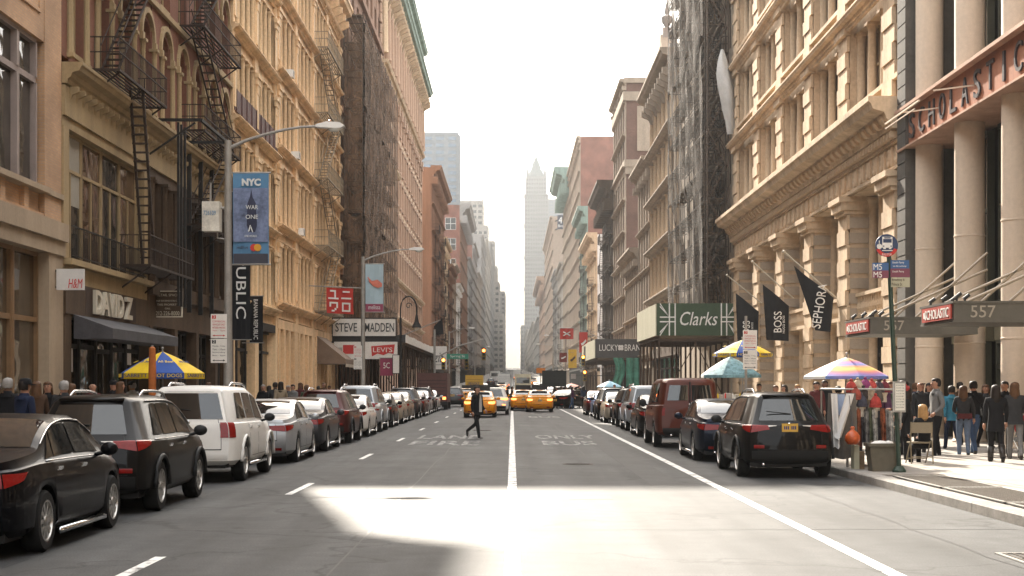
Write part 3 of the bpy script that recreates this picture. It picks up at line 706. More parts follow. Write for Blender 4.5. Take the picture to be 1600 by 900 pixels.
# --- pale building with green copper cornice
def green():
    b = B('pale_corner_building', 'pale pink stone building with green copper cornice beside the netted building', -1, 152, 217, 48, PINKST, v=-.45)
    w = b.mb(); win = b.mb()
    for k in range(10):
        z = 5 + 4 * k
        for (u, zz, ww, h) in wall_grid(b, w, 152.05, 216.95, z, z + 4, 16, .55, .16, .82): win.box(u - ww / 2, u + ww / 2, -.36, -.32, zz, zz + h)
    w.box(152.05, 216.95, -.45, 0, 0, 5); w.box(152.05, 216.95, -.45, 0, 45, 47.5)
    b.part('facade', w, PINKST); b.part('window', win, DGLASS2, kind='stuff')
    t = b.mb()
    for z in (9, 13, 33.5): cornice(t, 152, 217, z - .5, .7, .7)
    for z in (17, 21, 25, 29, 37, 41): course(t, 152, 217, z - .2, .35, .22)
    b.part('string_course', t, STONE)
    for i in range(17):
        u = 152.4 + (64.2) * i / 16; p = b.mb(); p.box(u - .4, u + .4, 0, .28, 5, 32.8); p.box(u - .6, u + .6, .0, .42, 31.6, 32.8)
        p.lathe([(.42, 34.4), (.38, 34.8), (.34, 38), (.3, 40), (.5, 40.6)], (u, .3, 0), 8); b.part('pilaster', p, STONE if i == 0 else PINKST)
    t = b.mb(); cornice(t, 152, 217.4, 41, 1.7, 1.8); cornice(t, 152, 217.2, 47, 1.3, 1.1); t.box(152.1, 216.9, 0, .3, 42.7, 47)
    c = b.part('copper_cornice', t, COPPER)
    a = b.mb()
    for i in range(16): u = 154 + 4 * i; a.box(u - .35, u + .35, .3, 1.2, 42.7, 44.0); a.lathe([(.3, 44), (.4, 44.4), (.1, 44.9), (0, 45.3)], (u, .75, 0), 8); a.box(u - .3, u + .3, .2, .8, 48.3, 49.1)
    b.part('cresting', a, COPPER, c)
    brackets(b, 152.3, 216.7, 32, 39.2, 1.8, 1.5, .5, STONE, merge=True)
    # balcony and window hoods on the camera's end
    t = b.mb(); cornice(t, 152, 165, 23.0, .8, 1.1); b.part('balcony', t, STONE)
    t = b.mb()
    for k in range(9):
        for i in range(16): u = 152.05 + 64.9 * (i + .5) / 16; t.box(u - 1.3, u + 1.3, 0, .3, 4.9 + 4 * k + 3.5, 4.9 + 4 * k + 3.7); t.box(u - 1.2, u + 1.2, 0, .34, 5.45 + 4 * k, 5.62 + 4 * k)
    b.part('window_hood', t, PINKST, kind='stuff')
    storefront(b, 153, 216, 4.4, 6, IRON, SHOPG)
green()
# --- generic building for the far blocks
def far(name, label, s, u0, u1, H, m, trim=None, nb=None, fh=4.0, depth=16, v0=0, esc=0, corn=1.0, cm=None, endwin=None, pil=True, seed=0, em=None, arch=False, cat='building', fx=FX):
    rr = random.Random(seed + int(u0)); trim = trim or m
    b = B(name, label, s, u0, u1, H, em or m, depth=depth, v=-.4, fx=fx - v0, cat=cat); nb = nb or max(3, int((u1 - u0) / 2.6)); w = b.mb(); win = b.mb(); k = 0; z = 4.6
    w.box(u0 + .02, u1 - .02, -.4, 0, 4.0, 4.6)
    while z + fh < H - .8:
        for (u, zz, ww, h) in wall_grid(b, w, u0 + .02, u1 - .02, z, z + fh, nb, .5 + .1 * rr.random(), .16, .82, dep=.4): win.box(u - ww / 2, u + ww / 2, -.33, -.28, zz, zz + h)
        z += fh
    w.box(u0 + .02, u1 - .02, -.4, 0, z, H - .1); b.part('facade', w, m); b.part('window', win, DGLASS2, kind='stuff')
    t = b.mb(); zz = 4.6; 
    while zz < H - 2: cornice(t, u0, u1, zz - .25, .35, .35 + .2 * rr.random()); zz += fh
    b.part('string_course', t, trim)
    t = b.mb(); cornice(t, u0, u1, H - 1.0 * corn, 1.15 * corn, 1.1 * corn)
    for i in range(nb + 1): u = u0 + .2 + (u1 - u0 - .4) * i / nb; t.box(u - .15, u + .15, 0, .7 * corn, H - 1.7 * corn, H - 1.0 * corn)
    b.part('cornice', t, cm or trim)
    if pil:
        t = b.mb()
        for i in range(nb + 1): u = u0 + .3 + (u1 - u0 - .6) * i / nb; t.box(u - .22, u + .22, 0, .16, 4.6, H - 1.6)
        b.part('pilaster', t, trim, kind='stuff')
    sf = b.mb(); n = max(3, int((u1 - u0) / 4))
    for i in range(n + 1): u = u0 + .2 + (u1 - u0 - .4) * i / n; sf.box(u - .18, u + .18, -.4, .08, 0, 4.0)
    sf.box(u0 + .02, u1 - .02, -.4, .15, 3.4, 4.0); b.part('shopfront', sf, rr.choice([IRON, DARKBR, trim])); b.part('pane', MB(b.T).box(u0 + .1, u1 - .1, -.38, -.33, .4, 3.4), SHOPG)
    for e in range(esc):
        a = u0 + (u1 - u0) * (e + .3) / max(1, esc) - 1.5; fire_escape(b, max(u0 + .3, a), min(u1 - .3, a + 5.5), [5.0 + fh * q for q in range(int((H - 7) / fh))], RUST, step=.6, far=True)
    if endwin:                                       # windows in the end wall that looks up the street
        ztop, rows, cols, wv, hv, wm = endwin
        for r_ in range(rows):
            for c_ in range(cols):
                zz = ztop - r_ * fh; vv = -2.2 - c_ * 4.2
                f = MB(b.T); fv = .06
                f.box(u0 - .04, u0 + .1, vv - wv / 2, vv + wv / 2, zz, zz + fv); f.box(u0 - .04, u0 + .1, vv - wv / 2, vv + wv / 2, zz + hv - fv, zz + hv); f.box(u0 - .04, u0 + .1, vv - wv / 2, vv - wv / 2 + fv, zz + fv, zz + hv - fv); f.box(u0 - .04, u0 + .1, vv + wv / 2 - fv, vv + wv / 2, zz + fv, zz + hv - fv)
                f.box(u0 - .05, u0 + .08, vv - .05, vv + .05, zz + fv, zz + hv - fv); f.box(u0 - .045, u0 + .085, vv - wv / 2 + fv, vv - .05, zz + hv * .5 - .05, zz + hv * .5 + .05); f.box(u0 - .045, u0 + .085, vv + .05, vv + wv / 2 - fv, zz + hv * .5 - .05, zz + hv * .5 + .05)
                o = b.part('window', f, WHITE); b.part('pane', MB(b.T).box(u0 - .02, u0 + .05, vv - wv / 2 + fv, vv + wv / 2 - fv, zz + fv, zz + hv - fv), wm, o)
    return b
def water_tank(label, x, y, z, r=1.7, h=3.6):
    o = empty('water_tank', (x, y, z), label, 'water tank'); mb = MB()
    mb.lathe([(r, 1.6), (r, 1.6 + h)], (x, y, z), 16); mb.build('barrel', WOOD, o)
    mb = MB()
    for k in range(5): mb.lathe([(r + .04, 1.8 + k * h / 5), (r + .04, 1.9 + k * h / 5)], (x, y, z), 16)
    mb.build('hoop', RUST, o); mb = MB(); mb.lathe([(r + .15, 1.6 + h), (0, 1.6 + h + 1.1)], (x, y, z), 16); mb.build('roof', ROOFM, o)
    for a in range(4): c_, s_ = math.cos(a * 1.571 + .78), math.sin(a * 1.571 + .78); MB().bar((x + r * .8 * c_, y + r * .8 * s_, z - .3), (x + r * .8 * c_, y + r * .8 * s_, z + 1.6), .2).build('leg', RUST, o)
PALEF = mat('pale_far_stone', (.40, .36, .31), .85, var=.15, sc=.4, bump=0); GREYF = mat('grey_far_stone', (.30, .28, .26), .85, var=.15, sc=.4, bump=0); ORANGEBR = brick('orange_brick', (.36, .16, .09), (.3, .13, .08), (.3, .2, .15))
far('brownstone_building', 'brown cornered building with stacked fire escapes past the side street', -1, 233, 275, 34, BROWNST, esc=2, corn=1.5, v0=.6)
far('low_stone_building', 'low pale building with bracketed cornice before the red brick block', -1, 275, 302, 27, STONE, esc=1, v0=.2)
far('low_brown_building', 'low brown building with dark cornice and fire escape before the red brick block', -1, 302, 330, 24, BROWNST, esc=1, corn=1.2)
b = far('orange_brick_building', 'narrow orange brick building squeezed between pale fronts', -1, 330, 352, 26, ORANGEBR, trim=STONE2)
far('low_stone_building', 'white painted narrow front beyond the orange brick building', -1, 352, 380, 23, WHITE, esc=1)
b = far('red_brick_building', 'tall red brick block with white windows in its end wall and a heavy dark cornice', -1, 380, 440, 43.6, REDBR, trim=BROWNST, depth=15, corn=2.6, cm=GREYF, endwin=(37.5, 4, 3, 2.6, 2.9, DGLASS), fh=5)
water_tank('wooden water tank on the roof of the red brick block', -17.4, 383, 43.6 + gz(410), r=1.25, h=2.6)
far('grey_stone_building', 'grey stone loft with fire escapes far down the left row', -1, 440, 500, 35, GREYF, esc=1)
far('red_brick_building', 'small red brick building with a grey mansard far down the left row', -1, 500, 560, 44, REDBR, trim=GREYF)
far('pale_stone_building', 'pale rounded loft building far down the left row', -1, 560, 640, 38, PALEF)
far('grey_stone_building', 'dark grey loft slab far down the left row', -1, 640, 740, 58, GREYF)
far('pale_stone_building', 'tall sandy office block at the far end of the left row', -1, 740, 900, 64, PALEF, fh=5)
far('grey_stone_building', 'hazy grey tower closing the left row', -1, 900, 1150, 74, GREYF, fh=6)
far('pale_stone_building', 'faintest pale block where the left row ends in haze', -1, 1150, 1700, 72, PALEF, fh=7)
# ================================================================== RIGHT SIDE
# --- white columned building with the copper name beam
COLW = mat('white_cast_column', (.64, .525, .41), .65, var=.12, sc=1, bump=.06, streak=1); GRNF = mat('dark_green_frame', (.05, .055, .042), .5, var=.2, bump=0)
RUSTR = mat('russet_metal', (.36, .15, .085), .6, var=.2, sc=1.2, bump=.05, streak=1); OLIVE = mat('olive_panel', (.20, .185, .13), .6, var=.15, bump=0); DKST = mat('dark_grey_stone', (.10, .09, .078), .8, var=.2, sc=1, bump=.1)
b = B('columned_building', 'white columned building with dark green windows and a russet name beam', 1, -40, 51.2, 34, DKST, v=-1.55)
cu = [49.55 - 4.35 * k for k in range(12)]
low = b.local(); low.lathe([(.50, 0), (.50, .2), (.46, .25), (.44, 3.0), (.455, 3.01), (.455, 3.05), (.44, 3.06), (.435, 6.1), (.45, 6.11), (.45, 6.15), (.435, 6.16), (.43, 9.42)], (0, 0, 0), 28, cap=False)
lm = low.mesh('column', COLW, smooth=30); up = b.local(); up.lathe([(.46, 10.76), (.43, 10.86), (.43, 15.0), (.445, 15.01), (.445, 15.06), (.43, 15.07), (.42, 33)], (0, 0, 0), 28, cap=False); um = up.mesh('column', COLW, smooth=30)
for u in cu: b.inst('column', lm, u, -.5, 0); b.inst('column', um, u, -.5, 0)
t = b.mb(); t.box(-40, 50.9, -1.5, .02, 9.48, 10.66); bm_ = b.part('name_beam', t, RUSTR)
t = b.mb(); t.box(-40, 51.0, -1.5, .2, 9.42, 9.48); t.box(-40, 51.0, -1.5, .26, 10.66, 10.76)
for k in range(1): pass
b.part('flange', t, mat('pale_russet', (.45, .28, .20), .6, bump=0), bm_)
NAVY = mat('dark_lettering', (.03, .025, .03), .5, bump=0, var=0)
s = 'SCHOLASTIC'
for i, ch in enumerate(s):
    u = 49.6 - 1.16 * i; b.text(ch, u, .02, 10.08, .16 if ch == 'I' else .62, .78, NAVY, bm_, ext=.05)
f = b.mb()
for u in (46.5, 43.0): f.bar((u, .0, 10.1), (u, 1.15, 9.95), .04)
f.bar((48.5, 1.15, 9.95), (44.5, 1.15, 9.95), .05); f.bar((48.5, 1.15, 9.8), (45, 1.15, 9.8), .03); b.part('lamp_rail', f, COLW)
for k, u in enumerate(cu[:8]):
    a, c = u - 4.35 + .5, u - .5
    for (z0, z1) in ((4.0, 9.3), (11.1, 15.4), (16.3, 20.6)):
        f = b.mb(); v = -1.25; n = 4
        f.box(a, c, v - .15, v + .1, z0, z0 + .25); f.box(a, c, v - .15, v + .1, z1 - .15, z1); zt = z0 + (z1 - z0) * .55
        us = [a + (c - a) * q / n for q in range(n + 1)]
        for q, x in enumerate(us): f.box(max(a, x - .06), min(c, x + .06), v - .14, v + .08, z0 + .25, zt); f.box(max(a, x - .06), min(c, x + .06), v - .14, v + .08, zt + .1, z1 - .15)
        f.box(a, c, v - .13, v + .07, zt, zt + .1); o = b.part('window', f, GRNF)
        for q in range(n):
            for (p0, p1) in ((z0 + .25, zt), (zt + .1, z1 - .15)): b.part('pane', MB(b.T).box(us[q] + .06, us[q + 1] - .06, v - .05, v - .02, p0, p1), DGLASS, o)
        sp = b.mb(); sp.box(a - .1, c + .1, v - .2, v + .16, z0 - .9, z0 - .12); sp.box(a - .1, c + .1, v - .2, v + .3, z0 - .12, z0 - .002); b.part('spandrel', sp, OLIVE)
    storefront(b, a, c, 3.1, 2, GRNF, SHOPG, bulk=.45, rec=-1.2, door=1 if k in (1, 3) else None)
pr_ = b.mb(); pr_.box(50.1, 51.15, -1.6, .1, 0, 34); b.part('end_pier', pr_, DKST)
jb = b.local(); jb.box(0, 1.05, .1, .13, 0, .46); jm = jb.mesh('stone_block', DKST)
for k in range(34): b.inst('stone_block', jm, 50.1, 0, .5 * k + .02)
# canopies over the two doors
CANM = mat('canopy_bronze', (.10, .095, .08), .55, var=.15, bump=0, metal=.3); LETW = mat('white_lettering', (.72, .70, .66), .5, var=0, bump=0)
LETC = mat('dull_lettering', (.30, .27, .22), .5, var=0, bump=0); RODM = mat('rod_paint', (.26, .21, .15), .5, var=0, bump=0)
def canopy(u0, u1, label, num):
    xo = 10.0; o = empty('entrance_canopy', (FX - .6, (u0 + u1) / 2, 3.1), label, 'canopy', 'canopies over the doors of the columned building'); z0, z1 = 3.28, 3.66
    mb = MB(); mb.box(xo + .06, FX + .25, u0 + .06, u1 - .06, z0 + .12, z1 - .05); mb.build('slab', CANM, o)
    mb = MB(); mb.box(xo, FX + .2, u0, u0 + .06, z0, z1); mb.box(xo, FX + .2, u1 - .06, u1, z0, z1); mb.box(xo, xo + .06, u0 + .06, u1 - .06, z0, z1); mb.box(xo - .03, FX + .2, u0 - .03, u1 + .03, z1, z1 + .05); mb.box(xo - .02, FX + .2, u0 - .02, u1 + .02, z0 - .05, z0); f = mb.build('fascia', CANM, o)
    text(f, num, (xo + .66, u0, (z0 + z1) / 2), CAMX, UPZ, .56, .27, LETC, .02)
    mb = MB(); mb.box(xo - .05, xo - .01, u0 + .1, u1 - .25, z0 + .03, z1 - .02); p = mb.build('name_panel', mat('panel_red', (.36, .05, .035), .6, bump=0), o)
    text(p, 'SCHOLASTIC', (xo - .05, (u0 + u1) / 2 - .15, (z0 + z1) / 2), (0, -1, 0), UPZ, (u1 - u0) * .72, .22, LETW, .012)
    mb = MB(); mb.box(xo - .062, xo - .05, u1 - .62, u1 - .42, z0 + .12, z1 - .12); mb.build('emblem', LETW, p)
    for y in (u0 + .1, u1 - .1):
        for dx in (.35, 1.3): r = MB(); r.tube([(xo + dx, y, z1 + .05), (FX + .5, y, z1 + 1.2 + dx * .5)], .035, 6); r.build('tie_rod', RODM, o)
    for k in range(5):
        x, y = xo + .15 + .35 * (k % 2), u0 + .3 + (u1 - u0 - .6) * k / 4
        m = MB(); m.tube([(x, y, z1 + .05), (x, y, z1 + .15)], .03); m.tube([(x - .03, y, z1 + .14), (x + .1, y, z1 + .24)], .045, 8); m.build('spotlight', BLACK, o)
canopy(35.2, 38.0, 'nearer dark canopy numbered 557 with a red name panel above the columned building entrance', '557')
canopy(43.4, 46.6, 'farther dark canopy with a red name panel beside the rusticated stone piers', '557')
# --- cream rusticated building with the big cornice
b = B('rusticated_building', 'cream stone building with rusticated piers, big cornice and balustrade', 1, 51.3, 90, 36, STONE2, v=-1.4)
pu = [52.6, 59.9, 67.0, 74.1, 81.2, 88.6]; hw = .75
w = b.mb()
for u in pu: w.box(u - hw, u + hw, -1.4, -.06, 0, 8.3)
w.box(51.32, 89.98, -1.35, -.05, 8.95, 10.3); w.box(51.32, 89.98, -1.4, -1.0, 3.9, 5.0)
b.part('facade', w, STONE)
blk = [b.local() for _ in range(2)]; blk[0].box(-hw - .04, hw + .04, -1.3, .03, .02, .40); blk[1].box(-hw * .72, hw * .72, -1.3, -.02, .02, .40)
bms = [x.mesh('stone_block', STONE) for x in blk]
pb = [b.local() for _ in range(2)]; pb[0].box(-hw + .1, hw + .06, -.03, .12, 0, .56); pb[1].box(-hw - .06, hw + .02, -.03, .07, 0, .56)
pms = [x.mesh('stone_block', STONE) for x in pb]
jn = b.local(); jn.box(-hw - .05, hw + .05, -1.35, -.03, 0, .40); jm = jn.mesh('stone_course', STONE2)
for u in pu:
    for k in range(14):
        b.inst('stone_course', jm, u, 0, .3 + .575 * k); b.inst('stone_block', pms[k % 2], u, 0, .25 + .575 * k)
    c = b.mb(); c.box(u - hw - .12, u + hw + .12, -1.45, .2, 8.3, 8.45); c.box(u - hw - .2, u + hw + .2, -1.5, .32, 8.45, 8.75); c.box(u - hw - .28, u + hw + .28, -1.5, .42, 8.75, 8.95); b.part('capital', c, STONE)
    c = b.mb(); c.box(u - hw - .2, u + hw + .2, -1.45, .16, 0, .25); b.part('plinth', c, STONE2)
for i in range(5):
    a, c = pu[i] + hw, pu[i + 1] - hw; n = 3; ww = (c - a) / n
    for q in range(n):
        window(b, a + ww * (q + .5), -1.05, 5.0, ww - .42, 3.9, 'tall', OCH, DGLASS2)
    columns(b, [a + ww * q for q in range(1, n)], -.85, 5.0, .19, 3.95, STONE, 12); columns(b, [a + .25, c - .25], -.9, 0, .2, 8.9, STONE, 12)
    t = b.mb(); t.box(a, c, -1.0, -.3, 4.35, 4.5); t.box(a, c, -.45, -.25, 5.15, 5.28); bo = b.part('balcony', t, STONE)
    bl = b.local(); bl.lathe([(.05, 0), (.05, .08), (.09, .2), (.045, .45), (.05, .65)], (0, 0, 0), 8); blm = bl.mesh('baluster', STONE)
    for q in range(16): b.inst('baluster', blm, a + .2 + (c - a - .4) * q / 15, -.35, 4.5, bo)
    storefront(b, a + .4, c - .4, 3.8, 3, IRON, SHOPG, rec=-1.1, door=1)
t = b.mb(); cornice(t, 51.3, 90, 10.3, 1.05, 1.05); t.box(51.3, 90, -1.35, .05, 9.9, 10.0); t.box(51.3, 90, -1.35, .08, 9.0, 9.12); b.part('cornice', t, STONE)
md = b.local(); md.prism([(.0, 0), (.3, .03), (.44, .22), (.44, .3), (0, .3)], -.17, .17, 'x'); mdm = md.mesh('modillion', STONE); dn = b.local(); dn.box(-.12, .12, 0, .2, 0, .22); dnm = dn.mesh('dentil', STONE)
for k in range(44): b.inst('modillion', mdm, 51.8 + .87 * k, .12, 10.42); b.inst('dentil', dnm, 51.7 + .87 * k, .04, 10.02); b.inst('dentil', dnm, 52.13 + .87 * k, .04, 10.02)
# frieze of scrolled relief
fr = b.local(); fr.lathe([(0, .0), (.32, .0), (.3, .07), (.2, .09), (.1, .05), (0, .1)], (0, 0, 0), 10, axis='y'); fr.box(-.52, -.36, 0, .08, -.32, .32); frm = fr.mesh('frieze_ornament', STONE)
for k in range(36): b.inst('frieze_ornament', frm, 51.8 + 1.06 * k, -.05, 9.5)
# upper storeys
zs = [11.4, 15.7, 20.0, 24.3, 28.6]; w = b.mb(); t = b.mb(); cus = []
for z in zs: w.box(51.32, 89.98, -1.3, -.42, z, z + .75); w.box(51.32, 89.98, -1.3, -.32, z + 3.75, z + 4.3); cornice(t, 51.3, 90, z + 3.8, .45, .45); course(t, 51.3, 90, z + .6, .16, .1, -.42)
for u in pu: w.box(u - hw, u + hw, -1.3, -.06, 11.35, 33)
w.box(51.32, 89.98, -1.3, -.1, 32.9, 36); b.part('facade', w, STONE); b.part('cornice', t, STONE)
for z in zs[:4]:
    for u in pu:
        for k in range(6):
            b.inst('stone_block', pms[k % 2], u, 0, z + .1 + .6 * k) if z < VT(u) else None
        if z < VT(u): c = b.mb(); c.box(u - hw - .15, u + hw + .15, -.1, .22, z + 3.7, z + 4.25); b.part('capital', c, STONE)
    for i in range(5):
        a, c = pu[i] + hw, pu[i + 1] - hw; n = 3; ww = (c - a) / n
        if z > VT(c): continue
        for q in range(n): window(b, a + ww * (q + .5), -.75, z + .75, ww - .5, 3.0, 'sash', OCH, DGLASS2 if (q + i) % 3 else DGLASS)
        columns(b, [a + ww * q for q in range(1, n)] + [a + .16, c - .16], -.45, z + .76, .17, 2.98, STONE, 12)
# --- building wrapped in torn netting and scaffold
b = B('netted_building', 'building wrapped in brown torn netting behind the union-flag sign', 1, 90, 119, 42, BROWNST, v=-.5)
w = b.mb(); ops = []
for k in range(9): ops += wall_grid(b, w, 90.05, 118.95, 5 + 4 * k, 9 + 4 * k, 7, .55, .15, .85)
w.box(90.05, 118.95, -.5, 0, 0, 5); w.box(90.05, 118.95, -.5, 0, 41, 42); b.part('facade', w, STONE2)
for (u, z, ww, h) in ops:
    if z < VT(u): window(b, u, -.25, z, ww, h, 'sash', DARKBR, DGLASS2, sill=STONE2)
storefront(b, 91, 118, 4.2, 7, IRON, SHOPG, door=3)
fire_escape(b, 92, 98, [5.5 + 4 * k for k in range(9)], RUST, step=.3)
# --- pale narrow building with a pediment
b = B('pedimented_building', 'pale narrow cast-iron building with pediment and urn beside the brown netting', 1, 119, 141, 27.5, STONE2, v=-.5)
w = b.mb(); win = []
for k in range(5): win += wall_grid(b, w, 119.05, 140.95, 5 + 4.3 * k, 9.3 + 4.3 * k, 6, .62, .12, .82)
w.box(119.05, 140.95, -.5, 0, 26.5, 27.4); b.part('facade', w, STONE2)
for (u, z, ww, h) in win: window(b, u, -.25, z, ww, h, 'sash', STONE2, DGLASS)
t = b.mb()
for k in range(5): cornice(t, 119, 141, 8.7 + 4.3 * k, .65, .9)
cornice(t, 119, 141, 26.4, 1.3, 1.5); b.part('cornice', t, STONE2)
cs_ = [119.4 + 21.2 * i / 6 for i in range(7)]
for k in range(5): columns(b, cs_, .15, 5.3 + 4.3 * k, .2, 3.4, STONE, 8)
t = b.mb(); t.prism([(122, 27.5), (128, 27.5), (125, 30.0)], -.4, .9, 'y'); b.part('pediment', t, STONE2)
for u in (119.8, 125, 130):
    t = b.mb(); z = 30.0 if u == 125 else 27.6; t.box(u - .35, u + .35, .0, .7, z - .4, z + .5); t.lathe([(.12, z + .5), (.42, z + 1.0), (.45, z + 1.4), (.15, z + 1.6), (.22, z + 1.8), (.05, z + 2.6), (0, z + 3.2)], (u, .35, 0), 10); b.part('urn', t, GREYF, smooth=40)
brackets(b, 119.2, 140.8, 10, 25.2, 1.2, 1.2, .35, STONE2)
storefront(b, 119.5, 140.5, 4.2, 5, IRON, SHOPG); b.part('fascia', MB(b.T).box(119.05, 140.95, -.5, .1, 4.2, 5), DARKBR)
far('low_brown_building', 'low brown building with dark cornice beside the pedimented building', 1, 141, 156, 22.5, BROWNST, trim=STONE2, nb=5, esc=0)
far('low_brown_building', 'low brick front just before the tall brown brick block', 1, 156, 174, 15.5, BRNBR, trim=STONE2, nb=6)
# --- tall brown brick block with its end wall showing
b = far('brown_brick_tower', 'tall brown brick block with pale top band and blank end wall', 1, 174, 194, 36, BRNBR, trim=STONE2, nb=5, corn=.7, depth=14, em=BRNBR, fh=3.6)
t = b.mb(); t.box(173.7, 194, -14, .25, 26.2, 27.0); t.box(173.8, 194, -14, .15, 25.4, 26.2); t.box(173.75, 194.2, -14, .4, 33.6, 34.6); t.box(173.8, 194.2, -14.1, .3, 35.6, 36.2); b.part('stone_band', t, STONE2)
for v, z in ((-5.8, 21.6), (-5.8, 28.6)):
    f = b.mb(); f.box(173.85, 174.1, v - .8, v - .72, z, z + 2.2); f.box(173.85, 174.1, v + .72, v + .8, z, z + 2.2); f.box(173.85, 174.1, v - .72, v + .72, z, z + .08); f.box(173.85, 174.1, v - .72, v + .72, z + 2.12, z + 2.2); f.box(173.87, 174.1, v - .72, v + .72, z + 1.05, z + 1.13); o = b.part('window', f, STONE)
    b.part('pane', MB(b.T).box(173.92, 174.05, v - .72, v + .72, z + .08, z + 1.05), DGLASS, o); b.part('pane', MB(b.T).box(173.92, 174.05, v - .72, v + .72, z + 1.13, z + 2.12), BLIND, o)
t = b.mb(); t.box(173.9, 174.05, -3.9, -1.2, 28, 33); b.part('stone_panel', t, STONE2)
# windows on its end-wall bay near the street
for k in range(7):
    for j in range(1): pass
far('dark_brown_building', 'dark brown building with stacked fire escapes beside the brick block', 1, 194, 218, 27, BROWNST, trim=DARKBR, esc=2, corn=2.0)
far('white_front_building', 'white painted loft front with ornate cornice past the side street', 1, 233, 262, 24, WHITE, trim=STONE, esc=1, corn=1.5)
far('copper_roof_building', 'brick building with green copper dormer roof on the right row', 1, 262, 290, 31, REDBR, trim=COPPER, esc=1, corn=1.6, cm=COPPER)
far('red_brick_building', 'broad blank red brick block behind the green copper roof', 1, 290, 345, 47, REDBR, trim=STONE2, depth=16, corn=.7, em=REDBR)
far('stone_loft_building', 'stone loft with heavy green cornice edging the sky on the right row', 1, 345, 385, 48, STONE2, trim=STONE2, corn=3.2, cm=COPPER)
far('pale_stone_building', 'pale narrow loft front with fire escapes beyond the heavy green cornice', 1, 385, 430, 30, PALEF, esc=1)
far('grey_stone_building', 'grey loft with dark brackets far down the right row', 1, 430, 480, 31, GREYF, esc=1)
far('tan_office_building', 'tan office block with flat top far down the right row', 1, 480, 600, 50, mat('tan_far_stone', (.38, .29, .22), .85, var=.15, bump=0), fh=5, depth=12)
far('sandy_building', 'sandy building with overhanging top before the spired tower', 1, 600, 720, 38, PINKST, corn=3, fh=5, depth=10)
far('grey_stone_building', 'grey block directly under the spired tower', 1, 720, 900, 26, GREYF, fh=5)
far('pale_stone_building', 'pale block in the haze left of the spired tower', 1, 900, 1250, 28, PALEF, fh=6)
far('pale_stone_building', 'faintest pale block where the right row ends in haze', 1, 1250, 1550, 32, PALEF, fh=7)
# the street goes on behind the camera
far('brick_building', 'brick building farther back on the left side', -1, -130, -40, 30, TANBR, nb=24); far('stone_building', 'stone building far back on the left side', -1, -300, -130, 34, STONE2, nb=30)
far('stone_building', 'stone building farther back on the right side', 1, -130, -40, 32, STONE2, nb=24); far('brick_building', 'brick building far back on the right side', 1, -300, -130, 36, BRNBR, nb=30)
# --- far towers
def tower(name, label, x0, x1, y0, y1, tiers, m, fh=4.0, bay=3.4, glassm=None):
    zb = gz(y0); o = empty(name, ((x0 + x1) / 2, (y0 + y1) / 2, zb), label, 'tower'); win = MB(); wl = MB(); zz = zb - 2
    for (a, c, d, e, h) in tiers:                    # inset fractions and top height
        xa, xc, ya, yc = x0 + (x1 - x0) * a, x0 + (x1 - x0) * c, y0 + (y1 - y0) * d, y0 + (y1 - y0) * e
        wl.box(xa + .4, xc - .4, ya + .4, yc - .4, zz, zb + h - .6); wl.box(xa, xc, ya, yc, zb + h - 1.4, zb + h)
        n = max(2, int((xc - xa) / bay))
        for i in range(n + 1): x = xa + (xc - xa) * i / n; wl.box(x - bay * .2, x + bay * .2, ya, ya + .4, zz, zb + h - 1.4)
        n2 = max(2, int((yc - ya) / bay))
        for x in (xa, xc - .4):
            for i in range(n2 + 1): y = ya + (yc - ya) * i / n2; wl.box(x, x + .4, y - bay * .2, y + bay * .2, zz, zb + h - 1.4)
        k = int((zb + h - zz) / fh)
        for q in range(k): z = zz + fh * q; win.box(xa + .15, xc - .15, ya + .15, yc - .15, z + fh * .3, z + fh * .78)
        zz = zb + h
    wl.build('wall', m, o); win.build('window', glassm or DGLASS, o, kind='stuff'); return o, zb
BLUEG = glass('blue_curtain_glass', (.06, .12, .19), .02, .25); GREYM = mat('grey_mullion', (.13, .15, .17), .6, bump=0, var=.05)
o, zb = tower('glass_tower', 'flat-topped blue grey glass tower rising behind the left row', PX(640, 900), PX(716, 900), 900, 935, [(0, 1, 0, 1, PZ(207, 900) - gz(900))], GREYM, bay=6, glassm=BLUEG)
o, zb = tower('stepped_tower', 'stepped pale setback tower rising in haze behind the left row', PX(690, 1100), PX(787, 1100), 1100, 1160,
   [(0, 1, 0, 1, PZ(490, 1100) - gz(1100)), (0, .93, .05, 1, PZ(440, 1100) - gz(1100)), (0, .85, .1, 1, PZ(375, 1100) - gz(1100)), (.1, .74, .15, .95, PZ(350, 1100) - gz(1100)), (.2, .66, .2, .9, PZ(310, 1100) - gz(1100))], PALEF)
m_ = MB()
for k in range(8): x = PX(712 + 6 * k, 1120); m_.bar((x, 1115, PZ(310, 1100)), (x, 1115, PZ(302, 1100)), .5)
m_.build('parapet_rail', GREYF, o)
tower('stepped_tower', 'lower pale stepped block between the left row and the open sky', PX(740, 1400), PX(789, 1400), 1400, 1450, [(0, 1, 0, 1, PZ(455, 1400) - gz(1400)), (0, .75, .1, 1, PZ(415, 1400) - gz(1400))], GREYF)
tower('glass_tower', 'blue glass slab tower half hidden by the right row', PX(857, 1900), PX(884, 1900), 1900, 1940, [(0, 1, 0, 1, PZ(311, 1900) - gz(1900))], GREYM, bay=6, glassm=BLUEG)
GOTH = mat('hazy_gothic_stone', (.17, .165, .16), .85, var=.1, bump=0); D = 1640; z = lambda p: PZ(p, D) - gz(D)
o, zb = tower('spired_tower', 'tall pale gothic tower with pointed copper spire in the haze', PX(814, D), PX(862, D), D, D + 34,
   [(0, 1, 0, 1, z(508)), (.13, .88, .05, 1, z(303)), (.17, .82, .1, .85, z(275))], GOTH, fh=4.4, bay=2.6)
cx, cy = PX(838, D), D + 16; m_ = MB(); zz = lambda p: PZ(p, D)
